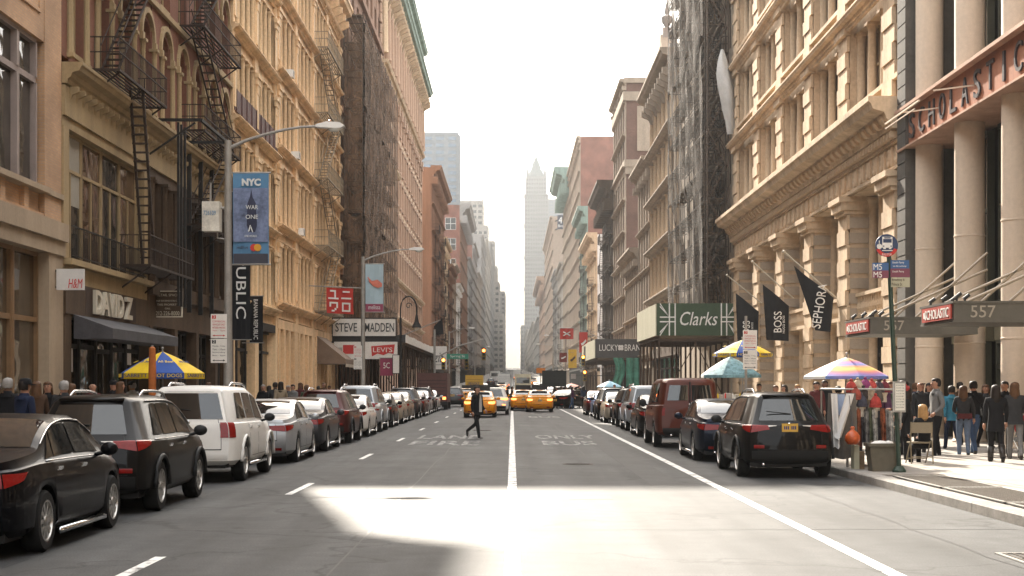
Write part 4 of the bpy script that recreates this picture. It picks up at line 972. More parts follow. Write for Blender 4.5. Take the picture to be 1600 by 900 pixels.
m_.lathe([(9.3, zz(275)), (8.9, zz(272)), (5.8, zz(262)), (5.2, zz(262)), (3.2, zz(250)), (2.4, zz(250)), (1.2, zz(243)), (.25, zz(238)), (0, zz(234))], (cx, cy, 0), 8); m_.build('spire', mat('pale_verdigris', (.10, .125, .125), .8, bump=0), o)
for dx in (-1, 1):
    for dy in (-1, 1): m_ = MB(); m_.lathe([(1.5, zz(280)), (1.4, zz(268)), (1.0, zz(266)), (0, zz(258))], (cx + dx * 9.2, cy + dy * 9.2, 0), 8); m_.build('pinnacle', GOTH, o)
m_ = MB()
for p in (303, 350, 400, 450): m_.box(cx - 13.0, cx + 13.0, cy - 15.5, cy + 15, zz(p) - 1.5, zz(p))
m_.build('string_course', GOTH, o)
# ================================================================== scaffolds and sidewalk sheds
NET = net_mat('dark_netting', (.16, .098, .06), .42); NET2 = net_mat('brown_netting', (.045, .028, .017), .55); GREENNET = net_mat('green_netting', (.10, .34, .24), .2)
PIPE = mat('scaffold_pipe', (.065, .04, .025), .7, var=.3, sc=4, bump=0)
def scaffold(label, s, u0, u1, z0, z1, v0, v1, net, du=2.4, dz=2.0, stairs=False, net_end=True, ragged=0, endu=None):
    o = empty('scaffold', (s * (FX - v0), (u0 + u1) / 2, z0), label, 'scaffold'); T = lambda u, v, z: (s * (FX - v), u, z)
    n = int((u1 - u0) / du); k = int((z1 - z0) / dz); f = MB(T)
    for i in range(n + 1):
        u = u0 + (u1 - u0) * i / n
        for v in (v0, v1): f.tube([(u, v, z0), (u, v, z1 + R.uniform(0, 1))], .045, 4)
    f.build('pole', PIPE, o, kind='stuff'); f = MB(T)
    for j in range(k + 1):
        z = z0 + (z1 - z0) * j / k
        for v in (v0, v1): f.bar((u0, v, z), (u1, v, z), .06)
        for i in range(0, n + 1): u = u0 + (u1 - u0) * i / n; f.bar((u, v0, z), (u, v1, z), .06)
    for i in range(n):
        for j in range(k):
            if (i + j) % 3 == 0: f.bar((u0 + (u1 - u0) * i / n, v1, z0 + dz * j), (u0 + (u1 - u0) * (i + 1) / n, v1, z0 + dz * (j + 1)), .045)
    for j in range(k): f.bar((u0, v0, z0 + dz * j), (u0, v1, z0 + dz * (j + 1)), .05)
    f.build('brace', PIPE, o, kind='stuff')
    for j in range(1, k + 1):
        z = z0 + (z1 - z0) * j / k; f = MB(T)
        for q in range(3): f.box(u0, u1, v0 + .1 + (v1 - v0 - .2) * q / 3, v0 + .1 + (v1 - v0 - .2) * (q + .9) / 3, z + .05, z + .1 + .01 * q)
        f.build('deck', WOOD, o)
    if net:
        a = net_end
        def sheet(P, Q, za, zb, du_):          # hanging cloth with folds, built as a thin wavy sheet
            nn, mm = max(2, int((Vector(Q) - Vector(P)).length / du_)), max(2, int((zb - za) / 1.5)); mb = MB(T); vs = []
            for j in range(mm + 1):
                for i in range(nn + 1):
                    f_ = i / nn; w_ = .09 * math.sin(i * 2.1 + j * .4) + .06 * math.sin(j * 1.9 + i) + R.uniform(-.03, .03)
                    u, v = P[0] + (Q[0] - P[0]) * f_, P[1] + (Q[1] - P[1]) * f_
                    zz = za + (zb - za) * j / mm + (R.uniform(-ragged, ragged * .3) if j in (0, mm) else 0)
                    vs.append((u + (w_ if P[0] == Q[0] else 0), v + (w_ if P[0] != Q[0] else 0), zz))
            mb.add(vs, [(j * (nn + 1) + i, j * (nn + 1) + i + 1, (j + 1) * (nn + 1) + i + 1, (j + 1) * (nn + 1) + i) for j in range(mm) for i in range(nn)])
            mb.build('netting_sheet', net, o)
        zz = z0
        while zz < z1 - .5:
            zc = min(z1, zz + 8); sheet((u0, v1 + .1), (u1, v1 + .1), zz, zc, 1.2)
            if net_end: sheet((u0 - .1, v0), (u0 - .1, v1), zz, zc, .35)
            zz = zc
    if stairs:
        for j in range(k):
            f = MB(T); a, c = (v0 + .1, v1 - .1) if j % 2 == 0 else (v1 - .1, v0 + .1); z = z0 + dz * j
            for u in (u0 - .9, u0 - .3): f.bar((u, a, z), (u, c, z + dz), .07); f.bar((u, a, z + .9), (u, c, z + dz + .9), .04)
            for q in range(8): t_ = q / 8; f.box(u0 - .9, u0 - .3, a + (c - a) * t_ - .1, a + (c - a) * t_ + .1, z + dz * t_ - .02, z + dz * t_ + .02)
            f.build('stair', PIPE, o)
        f = MB(T)
        for v in (v0, v1):
            for u in (u0 - 1.1, u0): f.tube([(u, v, z0), (u, v, z1)], .05, 4)
        f.build('stair_pole', PIPE, o)
    return o
def shed(name, label, s, u0, u1, xin, zdeck, ztop, panm, sidem, gap=2.6):
    """sidewalk shed: legs, deck, parapet boards facing up the street and to the roadway; xin = |x| of the roadway side"""
    o = empty(name, (s * (FX + xin) / 2, (u0 + u1) / 2, 0), label, 'sidewalk shed')
    f = MB()
    n = max(2, int((u1 - u0) / gap))
    for i in range(n + 1):
        y = u0 + .1 + (u1 - u0 - .2) * i / n
        for x in (xin + .15, (xin + FX) / 2, FX - .4): l = MB(); l.tube([(s * x, y, .15), (s * x, y, zdeck - .3)], .06, 6); l.box(s * x - .12, s * x + .12, y - .12, y + .12, .15, .19); l.build('leg', PIPE, o)
        f.bar((s * (xin + .15), y, zdeck - .35), (s * FX, y, zdeck - .35), .16)
        if i < n and i % 2 == 0: f.bar((s * (xin + .15), y, .5), (s * (xin + .15), y + (u1 - u0 - .2) / n, zdeck - .5), .05); f.bar((s * (xin + .15), y, 1.2), (s * (FX - .4), y, 1.2), .05)
    for x in (xin + .15, FX - .4): f.bar((s * x, u0, zdeck - .2), (s * x, u1, zdeck - .2), .16)
    f.bar((s * (xin + .15), u0 + .1, .6), (s * ((xin + FX) / 2), u0 + .1, zdeck - .5), .05); f.bar((s * ((xin + FX) / 2), u0 + .1, zdeck - .5), (s * (FX - .4), u0 + .1, .6), .05)
    f.build('brace', PIPE, o)
    d = MB(); nb = int((u1 - u0) / .5)
    d.box(min(s * xin, s * FX), max(s * xin, s * FX), u0, u1, zdeck - .12, zdeck); d.build('deck', WOOD, o)
    p = MB(); p.box(min(s * xin, s * FX), max(s * xin, s * FX), u0 - .05, u0, zdeck - .1, ztop); e = p.build('end_panel', panm, o)
    k = max(2, int((u1 - u0) / 2.4))
    for i in range(k):
        a, c = u0 + (u1 - u0) * i / k, u0 + (u1 - u0) * (i + 1) / k; p = MB(); x = s * xin; p.box(min(x, x - s * .06), max(x, x - s * .06), a + .02, c - .02, zdeck - .1, ztop + R.uniform(-.04, .04)); p.build('side_panel', sidem, o)
    return o, e
# tall netting on the left building and its shed with the shoe-shop sign
scaffold('tall scaffold wrapped in dark brown netting over the left stone building', -1, 115.6, 150, 6.6, 29.3, .3, 1.7, NET, du=2.6, ragged=.4)
LW = mat('sign_white', (.70, .66, .60), .6, var=.08, sc=1, bump=0); SB = mat('sign_black', (.03, .03, .03), .5, var=0, bump=0); GREYP = mat('plywood_grey', (.42, .40, .36), .75, var=.15, sc=1, bump=.1, streak=1)
o, e = shed('sidewalk_shed', 'dark sidewalk shed carrying the white shoe shop sign under the netted building', -1, 109.5, 150, 7.5, 4.9, 5.35, BLACK, LW)
def board(name, label, cat, x0, x1, y, z0, z1, m, thick=.08, parent=None, group=None):
    o = empty(name, ((x0 + x1) / 2, y, z0), label, cat, group); MB().box(x0, x1, y, y + thick, z0, z1).build('panel', m, o); return o
def frame_on(o, x0, x1, y, z0, z1, m, w=.05):
    f = MB(); f.box(x0 - w, x0, y - .02, y + .1, z0 - w, z1 + w); f.box(x1, x1 + w, y - .02, y + .1, z0 - w, z1 + w); f.box(x0, x1, y - .02, y + .1, z0 - w, z0); f.box(x0, x1, y - .02, y + .1, z1, z1 + w); f.build('frame', m, o)
d = 109.3
o = board('shop_sign', 'long white sign with black shoe shop lettering on the left sidewalk shed', 'sign', PX(520, d), PX(618, d), d, PZ(525, d), PZ(498, d), LW); frame_on(o, PX(520, d), PX(618, d), d, PZ(525, d), PZ(498, d), IRON, .08)
text(o, 'STEVE', (PX(541, d), d, PZ(511.5, d)), CAMX, UPZ, PX(558, d) - PX(524, d), .62, SB, .03, bold=.01); text(o, 'MADDEN', (PX(593, d), d, PZ(511.5, d)), CAMX, UPZ, PX(616, d) - PX(570, d), .62, SB, .03, bold=.01)
d = 109.1
o = board('cloth_banner', 'white banner with red bat-wing label slung under the shoe shop sign', 'banner', PX(522, d), PX(621, d), d, PZ(561, d), PZ(534, d), LW, .03)
m_ = MB(); m_.prism([(PX(580, d), PZ(541, d)), (PX(617, d), PZ(538, d)), (PX(615, d), PZ(553, d)), (PX(607, d), PZ(551.5, d)), (PX(599, d), PZ(555, d)), (PX(590, d), PZ(552.5, d)), (PX(581, d), PZ(557, d))], d - .02, d, 'y'); r_ = m_.build('emblem', RED, o)
text(r_, "LEVI'S", (PX(598, d), d - .02, PZ(546.5, d)), CAMX, UPZ, 1.35, .34, LW, .012)
MB().box(PX(536, d), PX(554, d), d - .015, d, PZ(553, d), PZ(539, d)).build('print', RED, o); MB().box(PX(524, d), PX(535, d), d - .012, d, PZ(557, d), PZ(543, d)).build('print', GREYP, o)
d = 108.6
PURP = mat('plum_cloth', (.26, .05, .09), .8, var=.1, bump=.1)
o = board('hanging_flag', 'small plum flag with white mark hanging under the bat-wing banner', 'flag', PX(594, d), PX(614, d), d, PZ(587, d), PZ(560, d), PURP, .02); text(o, '5C', (PX(604, d), d, PZ(571, d)), CAMX, UPZ, .45, .4, LW, .01); MB().bar((PX(592, d), d, PZ(559.5, d)), (PX(616, d), d, PZ(559.5, d)), .04).build('rod', IRON, o)
# right: green union-flag sign on its shed
GREENP = mat('green_plywood', (.055, .085, .05), .7, var=.15, sc=1, bump=.1); PALEP = mat('pale_plywood', (.42, .40, .29), .75, var=.12, sc=.7, bump=.1, streak=1)
o, e = shed('sidewalk_shed', 'green fronted sidewalk shed with union flag panels below the torn netting', 1, 89.2, 102.5, 8.3, 4.75, 6.5, GREENP, PALEP)
d = 89.15; z0, z1 = 4.65, 6.5
text(e, 'Clarks', (PX(1092, d), d, (z0 + z1) / 2 + .05), CAMX, UPZ, 2.15, .78, LETW, .02, shear=.28)
def half_jack(px0, px1, flip):
    x0, x1 = PX(px0, d), PX(px1, d); w_ = x1 - x0; cy = (z0 + z1) / 2; m_ = MB(); xe, xo = (x1, x0) if flip else (x0, x1)
    for (a, c, t_) in ((0, 0, .0),):
        pass
    sgn = 1 if xo > xe else -1
    for q in (-.13, .13): m_.box(min(xe, xo), max(xe, xo), d - .02, d, cy + q - .035, cy + q + .035)
    for q in (.5, .62): x = xe + sgn * w_ * .0 + sgn * w_ * (q - .5) * 3.0; m_.box(x - .035 + sgn * .04, x + .035 + sgn * .04, d - .022, d - .002, z0, z1)
    for zz, zc in ((z1 - .05, cy + .2), (z0 + .05, cy - .2)):
        for k in (0, .17): m_.add([(xo, d - .024, zz - k * (1 if zz > cy else -1)), (xe + sgn * .45, d - .024, zc - k * 0), (xe + sgn * .45, d - .024, zc + (.07 if zz > cy else -.07)), (xo, d - .024, zz - k * (1 if zz > cy else -1) + (.09 if zz > cy else -.09) * 1)], [(0, 1, 2, 3)])
    return m_
half_jack(1031, 1056, True).build('flag_print', LETW, e); half_jack(1126, 1149, False).build('flag_print', LETW, e)
scaffold('brown scaffold with torn netting and zigzag stairs above the union-flag shed', 1, 91, 112.5, 6.55, 33, .3, 1.5, NET2, du=2.6, stairs=True, net_end=False, ragged=1.2)
T_ = lambda u, v, z: (FX - v, u, z)
m_ = MB(T_)                                             # netting over the end near the roadway
vs = []
for j in range(19):
    for i in range(6): vs.append((90.9 + .1 * math.sin(j + i * 2), .9 + .75 * i / 5, 6.6 + 1.5 * j + R.uniform(-.2, .2)))
m_.add(vs, [(j * 6 + i, j * 6 + i + 1, j * 6 + i + 7, j * 6 + i + 6) for j in range(18) for i in range(5)])
o = empty('netting_curtain', T_(90.9, 2.4, 6.6), 'torn brown netting curtain on the end of the right scaffold', 'netting'); m_.build('netting_sheet', NET2, o)
TARP = mat('white_tarp', (.48, .46, .43), .7, var=.12, sc=.8, bump=.3)
o = empty('loose_tarp', (PX(1135, 89), 89, PZ(210, 89)), 'loose white tarpaulin billowing beside the torn netting', 'tarpaulin'); m_ = MB(); vs = []
prof = [(1127, 1131, 76), (1122, 1138, 95), (1120, 1143, 115), (1122, 1148, 135), (1126, 1151, 155), (1129, 1152, 172), (1134, 1152, 190), (1137, 1153, 209)]
for j, (a, c, y) in enumerate(prof):
    for i in range(7):
        f_ = i / 6; vs.append((PX(a + (c - a) * f_, 89), 89.2 - .7 * math.sin(math.pi * f_) * math.sin(math.pi * (j + .5) / 8) + .08 * math.sin(i * 2 + j), PZ(y, 89)))
m_.add(vs, [(j * 7 + i, j * 7 + i + 1, j * 7 + i + 8, j * 7 + i + 7) for j in range(7) for i in range(6)]); m_.build('sheet', TARP, o, smooth=True)
# right far shed with the clover jeans sign
GRYS = mat('sign_charcoal', (.085, .08, .078), .7, var=.1, bump=0)
o, e = shed('sidewalk_shed', 'charcoal fronted sidewalk shed with green netting below the brick block', 1, 153, 181, 8.2, 4.6, 6.35, GRYS, PALEP)
d = 152.95; text(e, 'LUCKY', (PX(951, d), d, 5.5), CAMX, UPZ, 1.85, .62, LETW, .02); text(e, 'BRAND', (PX(992, d), d, 5.5), CAMX, UPZ, 2.0, .62, LETW, .02)
m_ = MB()
for a in range(4): cxx, czz = PX(970, d) + .17 * math.cos(a * 1.571 + .785), 5.5 + .17 * math.sin(a * 1.571 + .785); m_.lathe([(.15, d - .02), (.15, d)], (cxx, 0, czz), 10, axis='y')
m_.build('emblem', LETW, e)
o = empty('green_netting', (10, 152.5, .2), 'bright green netting hanging under the charcoal shed', 'netting'); m_ = MB(); vs = []
for a, c in ((9.9, 10.9), (11.2, 12.6)):
    vs = []
    for j in range(8):
        for i in range(8): vs.append((a + (c - a) * i / 7 + .25 * math.sin(j * .6) * (1 if a < 11 else 0), 152.6 + .12 * math.sin(i * 1.9), 4.5 - .42 * j + (.2 * math.sin(i) if j == 7 else 0)))
    m_.add(vs, [(j * 8 + i, j * 8 + i + 1, j * 8 + i + 9, j * 8 + i + 8) for j in range(7) for i in range(7)])
m_.build('sheet', GREENNET, o)
# ================================================================== street lamps, banners, signals
LAMPM = mat('lamp_grey', (.30, .28, .25), .5, var=.15, sc=4, bump=0, metal=.3); LENS = mat('lamp_lens', (.6, .58, .52), .25, var=0, bump=0)
def street_lamp(x, y, s, label, h=7.6, reach=2.22, head=8.1, group='tall cobra-head street lamps'):
    o = empty('street_lamp', (x, y, SL), label, 'street lamp', group); zb = gz(y) + SL
    m = MB(); m.lathe([(.24, 0), (.24, .5), (.17, .62), (.115, .8), (.10, 3), (.085, h)], (x, y, zb), 10); m.build('pole', LAMPM, o, smooth=40)
    pts = [(x, y, h - .05 + zb - SL)] + [(x + s * reach * t, y, h + (head - h) * math.sin(t * 1.57) + zb - SL) for t in (.2, .4, .6, .8, 1)]
    m = MB(); m.tube(pts, [.045, .04, .037, .034, .03, .03], 8); m.build('arm', LAMPM, o, smooth=40)
    hx = x + s * reach; m = MB(); z = head + zb - SL
    m.prism([(hx - s * .08, z + .03), (hx + s * .18, z + .10), (hx + s * .5, z + .08), (hx + s * .62, z + .0), (hx + s * .5, z - .06), (hx + s * .15, z - .05), (hx - s * .08, z - .03)], y - .11, y + .11, 'y'); hd = m.build('lamp_head', WHITE, o)
    m = MB(); m.sphere((hx + s * .36, y, z - .06), .16, .10, .09, 12, 6); m.build('lens', LENS, hd, smooth=True); m = MB(); m.lathe([(.04, z + .09), (.04, z + .14), (0, z + .16)], (hx + s * .25, y, 0), 8); m.build('sensor', mat('amber_sensor', (.3, .12, .04), .4, bump=0), hd)
    return o
LA = (-6.9, 37.8); LB = (-6.9, 72.0)
street_lamp(*LA, 1, 'tall street lamp holding the blue city banner and parking signs, arm over the roadway')
street_lamp(*LB, 1, 'tall street lamp holding the pale banner with the pink shoe')
street_lamp(-6.9, 171, 1, 'street lamp far down the left kerb past the white script sign')
street_lamp(6.9, 200, -1, 'street lamp far down the right kerb above the red banners', h=7.9)
street_lamp(6.9, 262, -1, 'faint street lamp on the right kerb beyond the side street', h=7.9)
street_lamp(-6.9, 290, 1, 'faint street lamp on the left kerb beyond the side street', h=7.9)
def banner(x0, x1, y, z0, z1, label, base, group=None, polex=None, name='pole_banner'):
    o = empty(name, ((x0 + x1) / 2, y, z0), label, 'banner', group); m = MB(); vs = []
    for j in range(7):
        for i in range(5): vs.append((x0 + (x1 - x0) * i / 4, y + .02 * math.sin(i * 1.7 + j), z0 + (z1 - z0) * j / 6))
    m.add(vs, [(j * 5 + i, j * 5 + i + 1, j * 5 + i + 6, j * 5 + i + 5) for j in range(6) for i in range(4)]); m.build('cloth', base, o)
    m = MB(); px = polex if polex is not None else x0
    for z in (z0 - .02, z1 + .02): m.tube([(px, y + .02, z), (x1 + .05, y + .02, z)], .02, 6)
    m.build('bracket', LAMPM, o); return o
BLUEB = mat('banner_blue', (.10, .22, .36), .8, var=.06, bump=0); NAVYB = mat('banner_dark', (.06, .06, .075), .8, var=.1, bump=0); PALEB = mat('banner_pale_blue', (.36, .46, .50), .8, var=.06, bump=0); BTW = mat('banner_white', (.62, .64, .62), .7, bump=0, var=0)
SEA = mat('banner_sea', (.18, .22, .34), .8, var=.5, sc=1.2, bump=0); TWR = mat('banner_tower', (.045, .05, .085), .8, var=.3, bump=0)
d = LA[1]; X = lambda p: PX(p, d); Z = lambda p: PZ(p, d)
o = banner(X(364), X(420), d, Z(412), Z(271), 'blue city banner with a skyscraper picture on the nearest left lamp post', BLUEB, polex=LA[0])
y = d - .035
MB().box(X(365), X(419), y, y + .008, Z(378), Z(294)).build('print', SEA, o); MB().box(X(365), X(419), y, y + .008, Z(412), Z(396.5)).build('print', NAVYB, o)
text(o, 'NYC', (X(393), y, Z(285)), CAMX, UPZ, .46, .18, BTW, .01, bold=.05)
m_ = MB(); m_.prism([(X(386), Z(352)), (X(387), Z(318)), (X(391), Z(308)), (X(393), Z(296)), (X(395), Z(308)), (X(400), Z(318)), (X(402), Z(352)), (X(399), Z(363)), (X(389), Z(363))], y - .008, y - .001, 'y'); m_.build('print', TWR, o)
text(o, 'WAR', (X(394), y - .008, Z(324)), CAMX, UPZ, .3, .1, BTW, .004); text(o, 'ONE', (X(394), y - .008, Z(339)), CAMX, UPZ, .3, .1, BTW, .004)
m_ = MB(); m_.prism([(X(388), Z(362)), (X(391), Z(352)), (X(392.5), Z(352)), (X(390), Z(362))], y - .014, y - .009, 'y'); m_.prism([(X(393), Z(354)), (X(396), Z(363)), (X(394.5), Z(363)), (X(392), Z(356))], y - .014, y - .009, 'y'); m_.build('emblem', BTW, o)
text(o, 'ONE WORLD', (X(392), y, Z(369)), CAMX, UPZ, .3, .05, BTW, .006)
m_ = MB(); m_.lathe([(.09, y - .01), (.09, y)], (X(397), 0, Z(387)), 12, axis='y'); m_.build('emblem', RED, o); m_ = MB(); m_.lathe([(.09, y - .013), (.09, y - .004)], (X(403), 0, Z(387)), 12, axis='y'); m_.build('emblem', mat('amber_print', (.6, .3, .04), .6, bump=0, var=0), o); text(o, 'jetBlue', (X(379), y, Z(387)), CAMX, UPZ, .28, .09, NAVYB, .006)
d = LB[1]
o = banner(X(571), X(599), d, Z(487), Z(413), 'pale blue banner with a pink shoe on the second left lamp post', PALEB, polex=LB[0]); y = d - .035
MB().box(X(571.3), X(598.7), y, y + .008, Z(487), Z(475)).build('print', PURP, o); text(o, 'melissa', (X(585), y, Z(480)), CAMX, UPZ, .55, .2, BTW, .008)
m_ = MB(); m_.prism([(X(575), Z(433)), (X(581), Z(439)), (X(590), Z(437)), (X(597), Z(443)), (X(597), Z(448)), (X(590), Z(450)), (X(583), Z(447)), (X(577), Z(441))], y - .004, y + .006, 'y'); m_.tube([(X(575), y, Z(433)), (X(578), y, Z(440)), (X(585), y, Z(447))], .03, 4); m_.build('print', mat('coral_print', (.62, .18, .12), .6, bump=0), o)
# control box and parking signs on the first post
d = LA[1]
o = empty('control_box', (X(331), d, Z(362)), 'white metal control box with blue numbers strapped to the first lamp post', 'control box')
MB().box(X(318), X(345), d - .2, d + .15, Z(362), Z(316)).build('case', mat('old_white_box', (.62, .58, .5), .6, var=.25, sc=3, bump=.1), o); text(o, '726109', (X(330), d - .2, Z(334)), CAMX, UPZ, .3, .11, BLUEB, .006)
m_ = MB(); m_.tube([(X(329), d, Z(316)), (X(329), d, Z(285))], .025); m_.build('antenna', LAMPM, o); m_ = MB(); m_.tube([(X(345), d, Z(325)), (X(356), d, Z(325))], .03); m_.tube([(X(340), d, Z(362)), (X(340), d, Z(372)), (X(352), d, Z(374)), (X(355), d, Z(380))], .02); m_.build('strap', LAMPM, o)
def parking_sign(px0, px1, py0, py1, d, label, polex=None):
    x0, x1, z0, z1 = PX(px0, d), PX(px1, d), PZ(py1, d), PZ(py0, d); zm = (z0 + z1) / 2; o = empty('parking_sign', ((x0 + x1) / 2, d, z0), label, 'sign', 'parking rule signs on posts'); w_ = x1 - x0
    for k, (a, c, num) in enumerate(((zm + .01, z1, '3'), (z0, zm - .01, '2'))):
        h_ = c - a; p = MB().box(x0, x1, d - .13, d - .115, a, c).build('plate', LW, o)
        MB().box(x0 + .03, x0 + .03 + w_ * .24, d - .137, d - .13, c - h_ * .2, c - .03).build('number_panel', RED if k == 0 else BLACK, p); text(p, num, (x0 + .03 + w_ * .12, d - .138, c - h_ * .115), CAMX, UPZ, w_ * .1, h_ * .13, LW, .003)
        L_ = ['COMMERCIAL', 'VEHICLES ONLY', 'METERED PARKING', '7am - 7pm'] if k == 0 else ['Monday - Friday', '7am - 10am', 'Saturday', '8am - 6pm']
        for q, s_ in enumerate(L_): text(p, s_, ((x0 + x1) / 2, d - .131, c - h_ * (.31 + .13 * q)), CAMX, UPZ, w_ * .8, h_ * .075, RED if k == 0 else BLACK, .003)
        m = MB(); zz = a + h_ * .1; m.box(x0 + w_ * .15, x1 - w_ * .15, d - .134, d - .13, zz - .008, zz + .008)
        for xx, sg in ((x0 + w_ * .1, 1), (x1 - w_ * .1, -1)): m.prism([(xx, zz), (xx + sg * .05, zz + .025), (xx + sg * .05, zz - .025)], d - .134, d - .13, 'y')
        m.build('arrow', RED if k == 0 else BLACK, p)
    m = MB(); m.tube([((x0 + x1) / 2, d - .115, z1 - .1), (polex if polex is not None else (x0 + x1) / 2, d, z1 - .1)], .02); m.build('clamp', LAMPM, o); return o
parking_sign(331, 356, 491, 567, LA[1], 'white two-panel parking sign on the nearest left lamp post', LA[0]); parking_sign(553, 566, 540, 577, LB[1], 'white parking sign on the lamp post with the shoe banner', LB[0])
def post(name, x, y, h, label, m, r=.04, cat='post', base=True):
    o = empty(name, (x, y, SL), label, cat); a = MB(); a.tube([(x, y, SL), (x, y, SL + h)], r, 8); a.build('shaft', m, o)
    if base: a = MB(); a.lathe([(r * 2.4, SL), (r * 2.4, SL + .04), (r * 1.3, SL + .1)], (x, y, 0), 10); a.build('base', m, o)
    return o
DKG = mat('dark_green_pole', (.02, .045, .03), .5, var=.2, bump=0)
post('sign_post', 6.92, 46, 3.7, 'slim steel post carrying the parking sign before the hot dog umbrellas', LAMPM); parking_sign(1160, 1182, 516, 577, 46, 'white parking sign in front of the yellow hot dog umbrella', 6.92)
# small green sign boxes farther left
d = 108.3
o = board('notice_board', 'small pale notice sheet hanging right of the plum flag', 'sign', PX(614, d), PX(624, d), d, PZ(583, d), PZ(555, d), LW, .04); frame_on(o, PX(614, d), PX(624, d), d, PZ(583, d), PZ(555, d), IRON, .04)
# bishop's crook lamp
o = empty('ornate_lamp', (-6.9, 97, SL), 'black bishop-crook street lamp with scroll beside the white shoe shop sign', 'street lamp'); m_ = MB(); x, y = -6.95, 97
m_.lathe([(.25, SL), (.25, .5), (.16, .8), (.1, 1.1), (.075, 6.0)], (x, y, 0), 10); m_.build('pole', IRON, o); m_ = MB()
m_.tube([(x, y, 5.9)] + [(x + .5 - .5 * math.cos(t), y, 6.6 + .75 * math.sin(t)) for t in (0, .4, .8, 1.2, 1.6, 2.0, 2.4, 2.8, 3.14)] + [(x + 1.0, y, 6.2)], .045, 6); m_.tube([(x + .5 + .22 * (1 - k * .09) * math.cos(k * .8), y, 6.75 + .22 * (1 - k * .09) * math.sin(k * .8)) for k in range(10)], .03, 5); m_.build('crook', IRON, o)
m_ = MB(); m_.lathe([(.06, 6.2), (.1, 6.0), (.14, 5.75), (.3, 5.45), (.3, 5.4)], (x + 1.0, y, 0), 10); m_.build('lamp_shade', IRON, o); m_ = MB(); m_.sphere((x + 1.0, y, 5.4), .18, n=8, m=6); m_.build('bulb', LENS, o)
# white script sign facing up the street
d = 150; o = board('shop_sign', 'white shop sign with grey script on the left before the green street sign', 'sign', X(651), X(698), d, PZ(577, d), PZ(541, d), LW, .3); text(o, 'Aritzia', (X(674), d, PZ(558, d)), CAMX, UPZ, 2.3, 1.0, GRYS, .02, shear=.35)
m_ = MB(); m_.bar((-12.8, d + .15, PZ(545, d)), (X(651), d + .15, PZ(545, d)), .12); m_.bar((-12.8, d + .15, PZ(573, d)), (X(651), d + .15, PZ(573, d)), .12); m_.build('bracket', IRON, o)
o = board('shop_sign', 'dark brown sign box between the shoe shop sign and the white script sign', 'sign', PX(640, 151), PX(650, 151), 151, PZ(577, 151), PZ(546, 151), DARKBR, .3); m_ = MB(); m_.bar((-12.8, 151.1, PZ(560, 151)), (PX(640, 151), 151.1, PZ(560, 151)), .12); m_.build('bracket', IRON, o)
# blade signs on the left
def blade(name, label, px0, px1, py0, py1, d, m, cat='sign', words=(), fr=None, thick=.1, arm=True):
    x0, x1, z0, z1 = PX(px0, d), PX(px1, d), PZ(py1, d), PZ(py0, d); o = board(name, label, cat, x0, x1, d, z0, z1, m, thick)
    for (s_, px, py, w_, h_, mm, sh) in words: text(o, s_, (PX(px, d), d, PZ(py, d)), CAMX, UPZ, w_, h_, mm, .012, shear=sh)
    if fr: frame_on(o, x0, x1, d, z0, z1, fr, .04)
    if arm: a = MB(); a.bar((-12.85, d + thick / 2, z1 - .05), (x0 + .02, d + thick / 2, z1 - .05), .05); a.bar((-12.85, d + thick / 2, z0 + .08), (x0 + .02, d + thick / 2, z0 + .08), .05); a.build('bracket', IRON, o)
    return o
blade('shop_sign', 'white blade sign with red italic letters at the edge of the tan brick building', 88, 131, 420, 453, 43.4, mat('sign_offwhite', (.60, .57, .53), .6, var=.06, bump=0), words=[('H&M', 118, 443, .40, .26, RED, .2)])
blade('agent_sign', 'dark property agent board with a phone number over the left shopfronts', 242, 283, 456, 494, 55.5, DARKBR, words=[('RETAIL SPACE', 262, 461, .75, .09, DZ, 0), ('FOR INFORMATION ON', 262, 470, .8, .06, DZ, 0), ('THIS PROPERTY', 262, 476, .75, .07, DZ, 0), ('CALL', 262, 482, .2, .06, DZ, 0), ('212-226-8000', 262, 489.5, .84, .15, DZ, 0)], fr=DZ)
def vbanner(name, label, px0, px1, py0, py1, d, s_, tw, m, right=True):
    x0, x1, z0, z1 = PX(px0, d), PX(px1, d), PZ(py1, d), PZ(py0, d); o = banner(x0, x1, d, z0, z1, label, m, polex=-12.85, name=name)
    return o
BLKCL = mat('black_cloth', (.014, .014, .016), .8, var=.2, bump=.05)
o = vbanner('shop_banner', 'long black vertical shop banner half hidden by the blue city banner', 362, 391, 300, 530, 66, '', 0, BLKCL); text(o, 'PUBLIC', (PX(377, 66), 65.95, PZ(450, 66)), (0, 0, -1), (1, 0, 0), 2.6, .42, LETW, .02)
text(o, 'BANANA RE', (PX(377, 66), 65.95, PZ(355, 66)), (0, 0, -1), (1, 0, 0), 2.2, .42, LETW, .02)
o = vbanner('shop_banner', 'smaller black vertical shop banner beside the cream iron building', 390, 411, 463, 535, 74, '', 0, BLKCL); text(o, 'BANANA REPUBLIC', (PX(400, 74), 73.95, PZ(499, 74)), (0, 0, -1), (1, 0, 0), 1.9, .2, LETW, .02)
